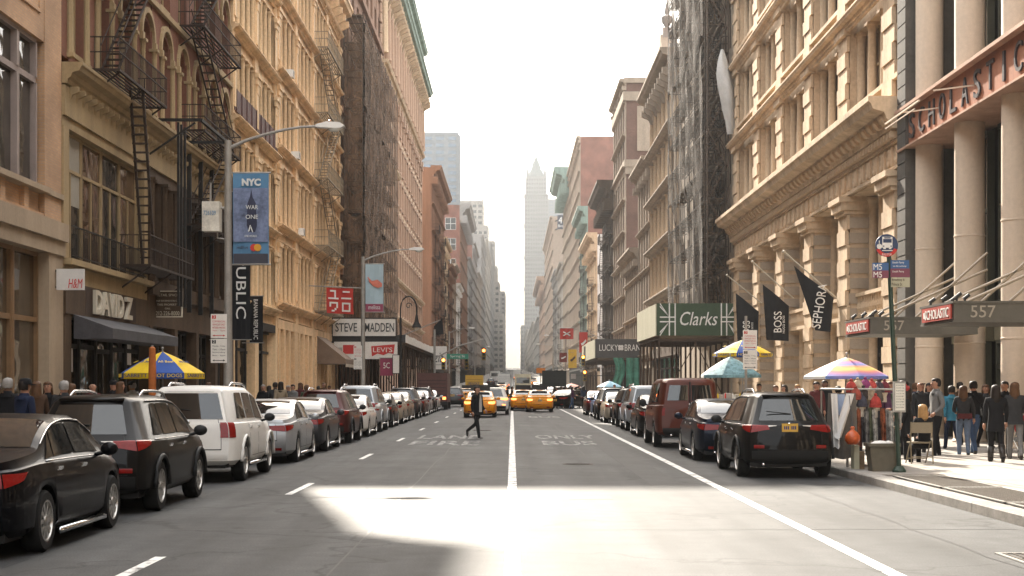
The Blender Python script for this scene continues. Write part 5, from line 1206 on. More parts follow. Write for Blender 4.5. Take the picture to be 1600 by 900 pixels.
# red square flag with the four angular signs
d = 98; REDC = mat('red_cloth', (.46, .04, .03), .8, var=.1, bump=.1)
o = empty('shop_flag', (PX(531, d), d, PZ(489, d)), 'square red flag with four white angular signs above the shoe shop', 'flag'); x0, x1, z0, z1 = PX(510, d), PX(552, d), PZ(489, d), PZ(449, d)
fw = lambda p: (p[0], p[1] + .1 * math.sin((p[0] - x0) * 2.4) + .0, p[2] - .05 * (p[0] - x0))
m_ = MB(lambda *p: fw(p)); m_.add([(x0 + (x1 - x0) * i / 10 + (.04 if j == 0 else 0), d, z0 + (z1 - z0) * j / 4) for j in range(5) for i in range(11)], [(j * 11 + i, j * 11 + i + 1, j * 11 + i + 12, j * 11 + i + 11) for j in range(4) for i in range(10)]); m_.build('cloth', REDC, o, smooth=True)
def glyph(cx, cz, w_, kind):
    m_ = MB(lambda *p: fw(p)); t_ = w_ * .16; b_ = lambda a, c, e, g: m_.box(cx + a * w_, cx + c * w_, d - .07, d - .05, cz + e * w_, cz + g * w_)
    if kind == 'yu': b_(-.3, .22, .24, .38); b_(.08, .22, -.38, .24); b_(-.45, .45, -.42, -.28)
    if kind == 'ni': b_(-.32, .32, .2, .34); b_(-.45, .45, -.38, -.24)
    if kind == 'ku': b_(-.2, .4, .28, .42); b_(.26, .4, -.1, .28); b_(-.34, -.2, .0, .42); b_(.1, .26, -.3, -.1); b_(-.15, .1, -.42, -.28)
    if kind == 'ro': b_(-.38, .38, .26, .4); b_(-.38, .38, -.4, -.26); b_(-.38, -.24, -.26, .26); b_(.24, .38, -.26, .26)
    m_.build('lettering', LETW, o)
w_ = (x1 - x0) * .42; cx_, cz_ = (x0 + x1) / 2, (z0 + z1) / 2
for dx, dz, k in ((-.24, .24, 'yu'), (.24, .24, 'ni'), (-.24, -.24, 'ku'), (.24, -.24, 'ro')): glyph(cx_ + dx * (x1 - x0), cz_ + dz * (z1 - z0), w_, k)
m_ = MB(); m_.tube([(-12.8, d, z1 + .1), (x1 + .5, d, z1 - .05)], .035); m_.sphere((x1 + .52, d, z1 - .05), .07, n=6, m=4); m_.build('flagpole', LAMPM, o)
# wall-mounted dark flag farther left
d = 140; o = empty('shop_flag', (PX(678, d), d, PZ(523, d)), 'small plain dark flag on a slanted pole above the white script sign', 'flag'); m_ = MB(); m_.tube([(-12.8, d, PZ(545, d)), (PX(688, d), d, PZ(500, d))], .05); m_.build('flagpole', LAMPM, o)
m_ = MB(); m_.add([(PX(678, d), d, PZ(510, d)), (PX(691, d), d, PZ(497, d)), (PX(693, d), d + .2, PZ(522, d)), (PX(680, d), d + .1, PZ(524, d))], [(0, 1, 2, 3)]); m_.build('cloth', BLKCL, o)
# right: three black flags on slanted poles
def slant_flag(label, tip, base, d, pts, s_, px, py, ang, w_, h_, extra=None):
    o = empty('shop_flag', (PX(pts[0][0], d), d, PZ(pts[2][1], d)), label, 'flag', 'black shop flags on slanted poles'); m = MB(); a, c = Vector((PX(tip[0], d), d, PZ(tip[1], d))), Vector((12.85, d, PZ(base[1], d)))
    m.tube([a, c], .03, 8); m.sphere(a, .06, n=8, m=5); m.build('flagpole', mat('pale_pole', (.5, .44, .34), .5, bump=0), o)
    P = [Vector((PX(x, d), d, PZ(y, d))) for x, y in pts]; m = MB(); vs = []; n, k = 10, 8
    wv = lambda p: Vector((p.x, p.y + .07 * math.sin((p.x * 4 + p.z) * 1.6), p.z))
    for j in range(k + 1):
        for i in range(n + 1):
            f, g = i / n, j / k; p = P[0] * (1 - f) * (1 - g) + P[1] * f * (1 - g) + P[2] * f * g + P[3] * (1 - f) * g; vs.append(wv(p))
    m.add(vs, [(j * (n + 1) + i, j * (n + 1) + i + 1, (j + 1) * (n + 1) + i + 1, (j + 1) * (n + 1) + i) for j in range(k) for i in range(n)]); m.build('cloth', BLKCL, o, smooth=True)
    ca, sa = math.cos(ang), math.sin(ang); wv2 = lambda p: wv(p) + Vector((0, -.02, 0))
    text(o, s_, (PX(px, d), d, PZ(py, d)), (ca, 0, sa), (-sa, 0, ca), w_, h_, LETW, .012, wave=wv2)
    if extra: text(o, extra[0], (PX(extra[1], d), d, PZ(extra[2], d)), (ca, 0, sa), (-sa, 0, ca), extra[3], extra[4], LETW, .012, wave=wv2)
    return o
slant_flag('black flag with white vertical lettering nearest the bus stop sign', (1225, 393), (1312, 470), 61.0, [(1240, 415), (1303, 465), (1297, 519), (1274, 516)], 'SEPHORA', 1280, 478, 1.42, 1.75, .36)
slant_flag('middle black flag with bold white vertical letters', (1176, 409), (1248, 466), 71, [(1192, 444), (1233, 478), (1232, 533), (1197, 531)], 'BOSS', 1215, 503, 1.57, .95, .34, ('HUGO BOSS', 1224, 507, .8, .1))
slant_flag('black flag half hidden behind the parking sign beside the union-flag sign', (1136, 430), (1196, 474), 80, [(1150, 458), (1186, 487), (1184, 545), (1152, 540)], 'BOSS', 1166, 516, 1.57, .95, .34, ('HUGO BOSS', 1175, 516, .8, .1))
# far right banners and flags
o = empty('shop_flag', (PX(885, 190), 190, 0), 'square red flag with a white crossed mark on the far right lamp', 'flag'); d = 196; m_ = MB(); m_.add([(PX(875 + 2.1 * i, d), d + .1 * math.sin(i), PZ(530 - 17 * j, d)) for j in range(2) for i in range(11)], [(i, i + 1, i + 12, i + 11) for i in range(10)]); m_.build('cloth', REDC, o)
m_ = MB(); m_.tube([(PX(897, d), d, PZ(512.5, d)), (PX(874, d), d, PZ(512.5, d))], .05); m_.tube([(12.8, d, PZ(535, d)), (PX(897, d), d, PZ(512.5, d))], .05); m_.build('flagpole', LAMPM, o); m_ = MB()
for a in (-1, 1): m_.bar((PX(880, d), d - .15, PZ(521.5 + 3 * a, d)), (PX(891, d), d - .15, PZ(521.5 - 3 * a, d)), .12)
m_.build('emblem', LETW, o)
def rbanner(label, px0, px1, py0, py1, d, m, pm, kind): 
    o = banner(PX(px0, d), PX(px1, d), d, PZ(py1, d), PZ(py0, d), label, m, polex=12.8); a = MB()
    a.prism([(PX(px0 + (px1 - px0) * x, d), PZ(py0 + (py1 - py0) * z, d)) for x, z in ((.2, .55), (.45, .5), (.8, .35), (.85, .45), (.5, .62), (.3, .66))], d - .1, d - .06, 'y'); a.build('print', pm, o)
rbanner('tall red banner with a pale shoe outline over the right pavement', 905, 918, 519, 551, 186, REDC, LETW, 0)
YEL = mat('yellow_cloth', (.62, .40, .05), .8, var=.08, bump=0)
rbanner('yellow banner with a dark shoe over the right pavement', 888, 901, 546, 575, 192, YEL, DARKBR, 0); rbanner('small dark red banner left of the yellow banner', 874, 886, 551, 566, 192, mat('dark_red_cloth', (.16, .03, .025), .8, bump=0), LETW, 0)
o = board('shop_sign', 'small grey square sign below the yellow banner', 'sign', PX(892, 190), PX(900, 190), 190, PZ(592, 190), PZ(584, 190), GREYF, .2); m_ = MB(); m_.bar((PX(900, 190), 190.1, PZ(587, 190)), (12.8, 190.1, PZ(587, 190)), .1); m_.build('bracket', IRON, o)
o = board('wall_billboard', 'dark billboard with a big white figure high on the far right row', 'billboard', PX(871, 470), PX(886, 470), 470, PZ(358, 470), PZ(336, 470), NAVYB, .5); text(o, '40', (PX(878.5, 470), 470, PZ(344, 470)), CAMX, UPZ, 2.2, 2.0, LETW, .1); text(o, 'Broad', (PX(878.5, 470), 470, PZ(353, 470)), CAMX, UPZ, 2.4, .8, LETW, .1)
m_ = MB(); m_.bar((PX(878, 470), 470.6, PZ(340, 470)), (13.4, 480.5, PZ(340, 470)), .3); m_.bar((PX(878, 470), 470.6, PZ(354, 470)), (13.4, 480.5, PZ(354, 470)), .3); m_.build('bracket', IRON, o)
# traffic signals and street name sign at the side street
SIGY = mat('signal_yellow', (.25, .16, .03), .6, bump=0); REDL = mat('red_signal_light', (.8, .12, .02), .4, var=0, bump=0, emit=6, emcol=(1, .16, .02)); AMB = mat('orange_signal_light', (.8, .3, .03), .4, var=0, bump=0, emit=6, emcol=(1, .3, .03))
def signal(label, x, y, z, red=True, group='red traffic signals at the side street'):
    o = empty('traffic_signal', (x, y, z), label, 'traffic signal', group); m = MB(); m.box(x - .17, x + .17, y, y + .25, z, z + 1.05); m.build('housing', SIGY, o)
    for k in range(3):
        zz = z + .18 + .34 * k; a = MB(); a.lathe([(.12, y - .01), (.12, y)], (x, 0, zz), 12, axis='y'); a.build('lens', REDL if (k == 2 and red) else BLACK, o); a = MB(); a.lathe([(.15, y - .2), (.15, y)], (x, 0, zz), 10, axis='y', cap=False, a0=0, a1=math.pi); a.build('visor', BLACK, o)
    return o
d = 138; x0 = PX(679, d); o = post('signal_pole', x0, d, 6.6, 'grey signal pole with long mast arm at the left corner', LAMPM, .11, 'signal pole'); m_ = MB(); m_.tube([(x0, d, 4.2), (x0 + 2.2, d, 5.3), (PX(756, d), d, 5.9)], .06); m_.build('mast_arm', LAMPM, o)
signal('red traffic signal on the pole beside the white script sign', PX(693, d), d - .3, PZ(578, d)); signal('red traffic signal at the end of the mast arm over the road', PX(756, d), d - .3, PZ(563, d))
m_ = MB(); m_.tube([(x0, d, PZ(570, d)), (PX(693, d), d - .2, PZ(570, d))], .03); m_.build('bracket', LAMPM, o)
GRS = mat('street_sign_green', (.03, .22, .14), .5, var=.05, bump=0); o = board('street_name_sign', 'long green street name sign on the mast arm', 'sign', PX(698, d), PX(732, d), d - .2, PZ(561, d), PZ(553, d), GRS, .05); text(o, 'Spring St', (PX(715, d), d - .2, PZ(557, d)), CAMX, UPZ, 1.3, .26, LETW, .01)
signal('dark signal box beside the green street name sign', PX(729, 139.5), 139.5, PZ(578, 139.5), False); d = 150; x1 = PX(906, d); o = post('signal_pole', 7.0, d, 5.4, 'signal pole at the right corner before the charcoal shed', LAMPM, .1, 'signal pole'); signal('red traffic signal on the right corner pole under the red banners', PX(911, d), d - .3, PZ(572, d))
signal('small amber pedestrian signal on the right corner pole', 7.0, d - .35, 2.2)
# dark message board on the roadway, orange boards behind
d = 128; o = empty('message_board', (PX(866, d), d, 0), 'dark message board on a wheeled trailer in the road ahead', 'message board'); x0, x1 = PX(848, d), PX(884, d); MB().box(x0, x1, d, d + .2, PZ(603, d), PZ(580, d)).build('screen', mat('matrix_black', (.016, .018, .014), .5, bump=0), o); frame_on(o, x0, x1, d, PZ(603, d), PZ(580, d), IRON, .05)
m_ = MB(); m_.tube([((x0 + x1) / 2, d + .2, .5), ((x0 + x1) / 2, d + .2, PZ(590, d))], .07); m_.build('mast', IRON, o); m_ = MB(); m_.box(x0 + .4, x1 - .4, d - .1, d + 1.8, .4, .8); m_.build('trailer', mat('orange_paint', (.55, .18, .03), .6, bump=0), o)
for x in (x0 + .35, x1 - .35): m_ = MB(); m_.lathe([(.16, x - .08), (.3, x - .08), (.3, x + .08), (.16, x + .08)], (0, d + .9, .3), 12, axis='x'); m_.build('wheel', BLACK, o)
m_ = MB()
for k in range(5):
    for q in range(3): m_.box(x0 + .2 + k * .36, x0 + .28 + k * .36, d - .012, d, PZ(600 - 6 * q, d), PZ(600 - 6 * q, d) + .05)
m_.build('lamp_dots', IRON, o)
o = board('work_sign', 'orange road work board above the dark message board', 'sign', PX(838, 180), PX(852, 180), 180, PZ(583, 180), PZ(575, 180), mat('orange_paint', (.55, .18, .03)), .1); m_ = MB(); m_.tube([(PX(845, 180), 180.1, 0), (PX(845, 180), 180.1, PZ(575, 180))], .05); m_.build('post', IRON, o)
# ================================================================== bus stop
d = 29.5; zb = SL; bx, tx = PX(1405, d), PX(1388, d)
o = empty('bus_stop_pole', (bx, d, zb), 'leaning dark green bus stop pole at the kerb with round bus sign', 'bus stop'); m_ = MB(); m_.tube([(bx, d, zb), (tx, d, PZ(380, d))], .045, 8); m_.build('pole', DKG, o, smooth=40); m_ = MB(); m_.lathe([(.13, zb), (.13, zb + .04), (.07, zb + .12)], (bx, d, 0), 10); m_.build('base', DKG, o)
NVY = mat('bus_sign_navy', (.02, .04, .10), .5, var=.08, bump=0); m_ = MB(); c_ = (PX(1384, d), 0, PZ(384, d)); m_.lathe([(.215, d - .08), (.215, d - .05)], c_, 28, axis='y'); r_ = m_.build('round_sign', NVY, o)
m_ = MB(); vs = [(c_[0] + r * math.cos(t), d - .084, c_[2] + r * math.sin(t)) for r in (.15, .214) for t in [math.pi * (1.12 + .76 * k / 12) for k in range(13)]]; m_.add(vs, [(k, k + 1, k + 14, k + 13) for k in range(12)]); m_.build('red_band', RED, r_); text(r_, 'BUS STOP', (c_[0], d - .086, c_[2] - .172), CAMX, UPZ, .18, .04, LETW, .003)
m_ = MB(); x, z = c_[0] + .01, c_[2] + .03; Y0 = d - .088
m_.box(x - .095, x + .095, Y0, d - .08, z - .075, z + .13); m_.box(x - .075, x - .03, Y0, d - .08, z - .1, z - .077); m_.box(x + .03, x + .075, Y0, d - .08, z - .1, z - .077); m_.box(x - .1, x + .1, Y0, d - .08, z - .135, z - .12); bi = m_.build('bus_symbol', LETW, r_)
m_ = MB(); m_.box(x - .08, x + .08, Y0 - .004, Y0, z + .02, z + .09); m_.box(x - .06, x + .06, Y0 - .004, Y0, z + .102, z + .122)
for q in (-.07, .07): m_.lathe([(.014, Y0 - .004), (.014, Y0)], (x + q, 0, z - .045), 8, axis='y')
m_.build('symbol_window', NVY, r_); m_ = MB(); m_.lathe([(.035, Y0), (.05, Y0), (.05, d - .08), (.035, d - .08)], (x - .15, 0, z - .05), 12, axis='y'); m_.box(x - .16, x - .145, Y0, d - .08, z - .03, z + .06); m_.build('wheelchair_symbol', LETW, r_)
MAR = mat('sign_maroon', (.17, .04, .07), .5, var=.05, bump=0); SBL = mat('sign_blue', (.035, .10, .24), .5, var=.05, bump=0)
for (a, c, e, g, m, ws) in ((1362, 1387, 411, 423, SBL, [('M5', 1370, 417.5, .16, .11)]), (1362, 1387, 423, 435, MAR, [('M5', 1370, 429.5, .16, .11)]), (1390, 1419, 407, 420, SBL, [('South Ferry', 1402, 411, .22, .05), ('via Broadway', 1404, 416.5, .26, .035)]), (1390, 1420, 420, 433.5, MAR, [('South Ferry', 1402, 425, .22, .05)]), (1391, 1420, 434, 449, PALEP, [('Broadway &', 1402, 438, .24, .055), ('Prince St', 1400, 444.5, .2, .055)])):
    p = MB().box(PX(a, d), PX(c, d), d - .075, d - .055, PZ(g, d), PZ(e, d)).build('route_plate', m, o)
    for (s_, px, py, w_, h_) in ws: text(p, s_, (PX(px, d), d - .075, PZ(py, d)), CAMX, UPZ, w_, h_, LETW if m is not PALEP else DARKBR, .004)
m_ = MB(); m_.box(PX(1394, d), PX(1412, d), d - .16, d - .04, PZ(644, d), PZ(596, d)); cs_ = m_.build('timetable_case', STEEL, o); m_ = MB(); m_.box(PX(1395.5, d), PX(1410.5, d), d - .165, d - .16, PZ(641, d), PZ(599, d)); pg = m_.build('timetable_sheet', mat('paper', (.7, .68, .6), .5, var=.06, bump=0), cs_)
for q in range(9): text(pg, 'M5 SOUTH FERRY' if q % 2 == 0 else '7.10 7.25 7.40', (PX(1403, d), d - .165, PZ(602 + 4.3 * q, d)), CAMX, UPZ, .15, .022, SB, .002)
# ================================================================== umbrellas
def umbrella(label, x, y, zrim, ztop, r, mats, valance=0, lean=0, n=8, rot=.39, words=None, pole_to=SL, group='vendor umbrellas on the pavements'):
    o = empty('umbrella', (x, y, pole_to), label, 'umbrella', group); T = lambda px, py, pz: (x + px + lean * (pz - zrim), y + py, pz)
    m = MB(T); m.tube([(0, 0, pole_to - (0)), (0, 0, ztop + .08)], .022, 8); m.sphere((0, 0, ztop + .09), .04, n=8, m=5); m.build('pole', LAMPM, o)
    prof = [(0, 0), (.3, .24), (.62, .56), (.86, .83), (1, 1)]
    for k in range(n):
        p = MB(T); a0, a1 = rot + 2 * math.pi * k / n, rot + 2 * math.pi * (k + 1) / n; q = 4; vs = []
        for (f, g) in prof:
            for i in range(q + 1):
                t = a0 + (a1 - a0) * i / q; sag = 1 - .06 * f * math.sin(math.pi * i / q); vs.append((r * f * sag * math.cos(t), r * f * sag * math.sin(t), ztop - (ztop - zrim) * g + .03 * f * math.sin(math.pi * i / q) * 0))
        fs = [(j * (q + 1) + i, j * (q + 1) + i + 1, (j + 1) * (q + 1) + i + 1, (j + 1) * (q + 1) + i) for j in range(len(prof) - 1) for i in range(q)]
        if valance:
            for i in range(q + 1): t = a0 + (a1 - a0) * i / q; s_ = 1 - .06 * math.sin(math.pi * i / q); vs.append((r * s_ * math.cos(t) * 1.005, r * s_ * math.sin(t) * 1.005, zrim - valance))
            j = len(prof) - 1; fs += [(j * (q + 1) + i, j * (q + 1) + i + 1, (j + 1) * (q + 1) + i + 1, (j + 1) * (q + 1) + i) for i in range(q)]
        p.add(vs, fs); g_ = p.build('canopy_panel', mats[k % len(mats)], o, smooth=30)
        if words and words.get(k % len(mats)):
            t = (a0 + a1) / 2
            if math.sin(t) < .2:
                rr = r * .955; c = Vector(T(rr * math.cos(t), rr * math.sin(t), zrim - valance * .45)); nrm = Vector((math.cos(t), math.sin(t), 0)); xd = Vector((-math.sin(t), math.cos(t), 0)); text(g_, words[k % len(mats)][0], c + nrm * .02, xd, UPZ, r * .66, valance * .62, words[k % len(mats)][1], .008)
                c2 = Vector(T(r * .60 * math.cos(t), r * .60 * math.sin(t), ztop - (ztop - zrim) * .53)); sl = (nrm * r + Vector((0, 0, -(ztop - zrim)))).normalized(); up_ = -sl; text(g_, 'All Beef', c2 + xd.cross(up_) * .03, xd, up_, r * .36, .12, words[k % len(mats)][1], .006)
    b_ = MB(T)
    for k in range(n): a = rot + 2 * math.pi * k / n; b_.bar((r * .98 * math.cos(a), r * .98 * math.sin(a), zrim), (0, 0, ztop - .02), .015); b_.bar((r * .5 * math.cos(a), r * .5 * math.sin(a), ztop - (ztop - zrim) * .46), (0, 0, zrim - .1), .012)
    b_.build('rib', LAMPM, o); return o
YU = mat('umbrella_yellow', (.68, .46, .02), .7, var=.08, bump=.05); BU = mat('umbrella_blue', (.025, .07, .27), .7, var=.08, bump=.05); BTX = mat('blue_print', (.02, .04, .16), .7, bump=0, var=0); YTX = mat('yellow_print', (.7, .5, .05), .7, bump=0, var=0)
wd = {0: ('SABRETT', BTX), 1: ('HOT DOGS', YTX)}
umbrella('yellow and blue hot dog umbrella behind the left parked cars', PX(254, 44), 44, PZ(583, 44), PZ(549, 44), 1.2, [YU, BU], .16, words=wd, rot=-2.36 - .05)
umbrella('yellow and blue hot dog umbrella behind the right parking sign', PX(1160, 64), 64, PZ(552, 64), PZ(531, 64), 1.2, [YU, BU], .15, words=wd, rot=-2.7)
def stripes_mat(name, cols):
    m = bpy.data.materials.new(name); m.use_nodes = True; n = m.node_tree.nodes; l = m.node_tree.links; tc = n.new('ShaderNodeTexCoord'); ln = n.new('ShaderNodeVectorMath'); ln.operation = 'LENGTH'; mp = n.new('ShaderNodeMapping'); mp.inputs['Scale'].default_value = (1, 1, 0); l.new(tc.outputs['Object'], mp.inputs[0]); l.new(mp.outputs[0], ln.inputs[0])
    dv = n.new('ShaderNodeMath'); dv.operation = 'DIVIDE'; dv.inputs[1].default_value = 1.25; l.new(ln.outputs['Value'], dv.inputs[0]); cr = n.new('ShaderNodeValToRGB'); cr.color_ramp.interpolation = 'LINEAR'; l.new(dv.outputs[0], cr.inputs[0]); e = cr.color_ramp.elements
    for i, c in enumerate(cols):
        p = i / (len(cols) - 1)
        if i < 2: e[i].position = p; e[i].color = (*c, 1)
        else: e.new(p).color = (*c, 1)
    l.new(cr.outputs[0], n['Principled BSDF'].inputs['Base Color']); n['Principled BSDF'].inputs['Roughness'].default_value = .7; MT[name] = m; return m
RB = stripes_mat('rainbow_stripes', [(.4, .3, .5), (.6, .45, .2), (.55, .2, .12), (.3, .12, .3), (.12, .16, .42), (.55, .25, .1), (.65, .42, .08), (.5, .16, .14), (.25, .14, .36), (.1, .2, .45), (.15, .35, .3)])
WU = mat('umbrella_white', (.72, .70, .66), .7, var=.06, bump=.05)
umbrella('rainbow striped umbrella over the scarf stall', PX(1322, 40), 40, PZ(588, 40), PZ(558, 40), 1.12, [RB, RB, RB, RB, WU, RB, RB, RB], .07, lean=.03, rot=.1)
FLO = mat('umbrella_floral', (.17, .30, .33), .7, var=.5, sc=5, bump=.05)
umbrella('pale blue flowered umbrella below the right hot dog umbrella', PX(1142, 58), 58, PZ(586, 58), PZ(557, 58), 1.15, [FLO, FLO, FLO, WU], .1, lean=-.03)
umbrella('plain sky blue umbrella far along the right pavement', PX(952, 118), 118, PZ(604, 118), PZ(595, 118), 1.0, [mat('umbrella_sky', (.22, .42, .55), .7, bump=0)], .06)
umbrella('small white umbrella in the distance by the right corner', PX(882, 170), 170, PZ(606, 170), PZ(600, 170), 1.1, [WU], .06)
umbrella('small pink umbrella in the distance by the right corner', PX(893, 174), 174, PZ(604, 174), PZ(599, 174), 1.1, [mat('umbrella_pink', (.6, .25, .2), .7, bump=0)], .06)
# orange-wrapped post and hot dog cart on the left pavement
OR = mat('orange_wrap', (.42, .13, .035), .7, var=.25, sc=4, bump=.2); x, d = PX(238, 41), 41
o = empty('wrapped_post', (x, d, SL), 'post wrapped in worn orange plastic in front of the hot dog umbrella', 'post'); m_ = MB(); m_.lathe([(.10, SL), (.11, .6), (.095, 1.4), (.105, 2.1), (.085, PZ(544, d)), (.0, PZ(540, d))], (x, d, 0), 10); m_.build('wrap', OR, o, smooth=40); m_ = MB(); m_.lathe([(.03, PZ(545, d)), (.03, PZ(539, d))], (x, d, 0), 6); m_.build('pipe_end', STEEL, o)
def cart(label, x, y, col):
    o = empty('food_cart', (x, y, SL), label, 'food cart'); MB().box(x - .9, x + .9, y - .5, y + .5, .55, 1.2).build('body', STEEL, o); MB().box(x - 1, x + 1, y - .6, y + .6, 1.2, 1.25).build('counter', STEEL, o)
    for dx in (-.6, .6): m_ = MB(); m_.lathe([(.1, y - .55), (.25, y - .55), (.25, y - .47), (.1, y - .47)], (x + dx, 0, SL + .25), 14, axis='y'); m_.build('wheel', BLACK, o)
    for k in range(4): m_ = MB(); m_.box(x - .8 + .4 * k, x - .5 + .4 * k, y - .3, y + .3, 1.25, 1.42 + .06 * (k % 2)); m_.build('lid', STEEL, o)
    for k in range(6): m_ = MB(); m_.lathe([(.035, 1.25), (.035, 1.42), (.015, 1.47), (.015, 1.5)], (x - .75 + .3 * k, y - .52, 0), 8); m_.build('bottle', col[k % len(col)], o)
    MB().box(x - .85, x + .85, y - .515, y - .5, .62, 1.12).build('sign_panel', col[0], o)
    return o
cart('steel hot dog cart under the left yellow umbrella', PX(254, 44), 44.2, [BU, YU, RED]); cart('steel food cart under the right yellow umbrella', PX(1150, 63), 63.4, [YU, RED, WU])
# ================================================================== scarf stall
x0, x1, y0, y1 = PX(1292, 33), PX(1392, 32), 31.2, 33.6
o = empty('vendor_table', ((x0 + x1) / 2, (y0 + y1) / 2, SL), 'street vendor table draped with cloths under the rainbow umbrella', 'table'); MB().box(x0, x1, y0, y1, .92, .97).build('tabletop', WOOD, o)
for x in (x0 + .06, x1 - .06):
    for y in (y0 + .06, y1 - .06): m_ = MB(); m_.tube([(x, y, SL), (x, y, .92)], .025); m_.build('leg', STEEL, o)
f = MB(); 
for x in (x0, x1): f.tube([(x, y0, .95), (x, y0, 1.72)], .02); f.tube([(x, y1, .95), (x, y1, 1.72)], .02)
f.tube([(x0, y0, 1.72), (x1, y0, 1.72)], .02); f.tube([(x0, y1, 1.72), (x1, y1, 1.72)], .02); f.tube([(x0, y0, 1.72), (x0, y1, 1.72)], .02); f.build('rack', STEEL, o)
def drape(name, label, cat, xa, xb, y, ztop, zbot, m, group=None, folds=3, skew=0, flare=.0, yb=None):
    mb = MB(); n, k = 12, 8; vs = []
    for j in range(k + 1):
        g = j / k
        for i in range(n + 1):
            f_ = i / n; xx = xa + (xb - xa) * f_; xx += skew * g + flare * g * (f_ - .5); vs.append((xx, y + .05 * (.3 + g) * math.sin(f_ * folds * 6.28 + g) - .04 * g, ztop + (zbot - ztop) * g + .02 * math.sin(f_ * 9) * g))
    mb.add(vs, [(j * (n + 1) + i, j * (n + 1) + i + 1, (j + 1) * (n + 1) + i + 1, (j + 1) * (n + 1) + i) for j in range(k) for i in range(n)])
    me = mb.mesh(name, m, smooth=True); return place(name, me, None, None, label, cat, group)
CLW = mat('white_cloth', (.70, .68, .65), .85, var=.06, bump=.05); CLB = mat('blue_grey_cloth', (.30, .36, .48), .85, var=.1, bump=.05); GRC = mat('brown_grey_cloth', (.13, .115, .10), .85, var=.15, bump=.05)
drape('draped_sheet', 'brown grey sheet hanging over the near end of the scarf stall', 'cloth', PX(1294, 31), PX(1337, 31), 31.0, PZ(614, 31), PZ(716, 31), GRC, folds=3, flare=.12)
drape('draped_scarf', 'long white scarf over the brown grey sheet', 'scarf', PX(1299, 30.8), PX(1309, 30.8), 30.85, PZ(615, 30.8), PZ(700, 30.8), CLW, folds=1, skew=.06); drape('draped_scarf', 'second white scarf falling slanted over the brown grey sheet', 'scarf', PX(1322, 30.8), PX(1335, 30.8), 30.8, PZ(615, 30.8), PZ(685, 30.8), CLW, folds=1, skew=-.26)
drape('draped_scarf', 'pale blue scarf between the two white ones', 'scarf', PX(1310, 30.8), PX(1322, 30.8), 30.9, PZ(616, 30.8), PZ(650, 30.8), CLB, folds=1)
SCF = [mat('scarf_%s' % k, c, .85, var=.6, sc=9, bump=.1) for k, c in (('dark_print', (.06, .055, .06)), ('grey_print', (.22, .21, .20)), ('rust', (.30, .10, .05)), ('white_print', (.5, .48, .44)), ('navy', (.03, .035, .06)), ('maroon', (.14, .02, .03)), ('olive', (.11, .12, .07)))]
nm = ['dark patterned', 'grey patterned', 'rust coloured', 'white patterned', 'navy', 'maroon', 'olive']
for k in range(9):
    a = 1338 + 6.4 * k; c = [2, 0, 1, 6, 3, 0, 2, 1, 3][k]
    drape('hanging_scarf', '%s scarf, %s from the white scarves along the stall rack' % (nm[c], ['first', 'second', 'third', 'fourth', 'fifth', 'sixth', 'seventh', 'eighth', 'ninth'][k]), 'scarf', PX(a, 31.1), PX(a + 7.6, 31.1), 31.15 + .03 * (k % 2), PZ(638 + (k % 3) * 2, 31), PZ(700 - (k * 7 % 11), 31), SCF[c], 'scarves hanging on the stall', folds=1.5)
for k, (px, py, d, c) in enumerate(((1330, 606, 31.4, (.4, .06, .05)), (1340, 604, 31.6, (.45, .38, .28)), (1352, 603, 31.9, (.22, .05, .14)), (1362, 605, 32.2, (.42, .07, .06)), (1349, 616, 31.3, (.05, .04, .04)), (1337, 617, 31.2, (.30, .07, .05)), (1360, 618, 31.3, (.36, .28, .2)), (1373, 606, 32.4, (.06, .05, .06)), (1382, 606, 32.6, (.15, .03, .04)), (1371, 619, 31.3, (.10, .09, .08)), (1368, 629, 31.2, (.42, .06, .05)), (1346, 628, 31.2, (.06, .06, .08)))):
    cn = ['red', 'cream', 'purple', 'bright red', 'black', 'brick red', 'beige', 'charcoal', 'wine red', 'dark grey', 'scarlet', 'navy'][k]; x, z = PX(px, d), PZ(py, d)
    o = empty('knit_hat', (x, d, z), '%s knitted hat on the hat display of the scarf stall' % cn, 'hat', 'hats on the scarf stall'); hm_ = mat('knit_' + cn.replace(' ', '_'), c, .95, var=.3, sc=12, bump=.5); m_ = MB(); m_.lathe([(.105, -.08), (.115, -.06), (.115, -.02), (.11, .02), (.085, .09), (.04, .13), (0, .14)], (x, d, z), 12); m_.build('crown', hm_, o, smooth=True)
    m_ = MB(); m_.lathe([(.108, -.1), (.125, -.09), (.125, -.04), (.112, -.03)], (x, d, z), 12); m_.build('brim', hm_, o); m_ = MB(); m_.sphere((x, d, z + .155), .035, n=8, m=5); m_.build('pompom', hm_, o); m_ = MB(); m_.lathe([(.05, -.3), (.045, -.18), (.07, -.12), (.08, -.06)], (x, d, z), 8); m_.build('stand', mat('foam_head', (.5, .45, .38), .8, bump=0), o)
BAG = mat('orange_plastic_bag', (.55, .10, .02), .35, var=.25, sc=6, bump=.4); x, d = PX(1332, 30.4), 30.4
o = empty('plastic_bag', (x, d, PZ(695, d)), 'orange plastic bag hanging at the corner of the scarf stall', 'bag'); m_ = MB(); m_.lathe([(0, -.15), (.1, -.14), (.15, -.06), (.145, .03), (.09, .1), (.03, .15), (.05, .19), (.02, .21)], (x, d, PZ(683, d)), 12); m_.build('sack', BAG, o, smooth=True); m_ = MB(); m_.tube([(x, d, PZ(683, d) + .18), (x, d + .3, 1.6)], .008, 4); m_.build('string', BLACK, o)
o = empty('cardboard_box', (PX(1345, 30.6), 30.6, SL), 'upright cardboard panel leaning under the scarf stall', 'box'); m_ = MB(); m_.box(PX(1333, 30.6), PX(1341, 30.6), 30.5, 30.8, SL, .62); m_.build('side', PALEP, o); m_ = MB(); m_.box(PX(1342, 30.6), PX(1350, 30.6), 30.55, 30.8, SL, .5); m_.build('flap', WOOD, o)
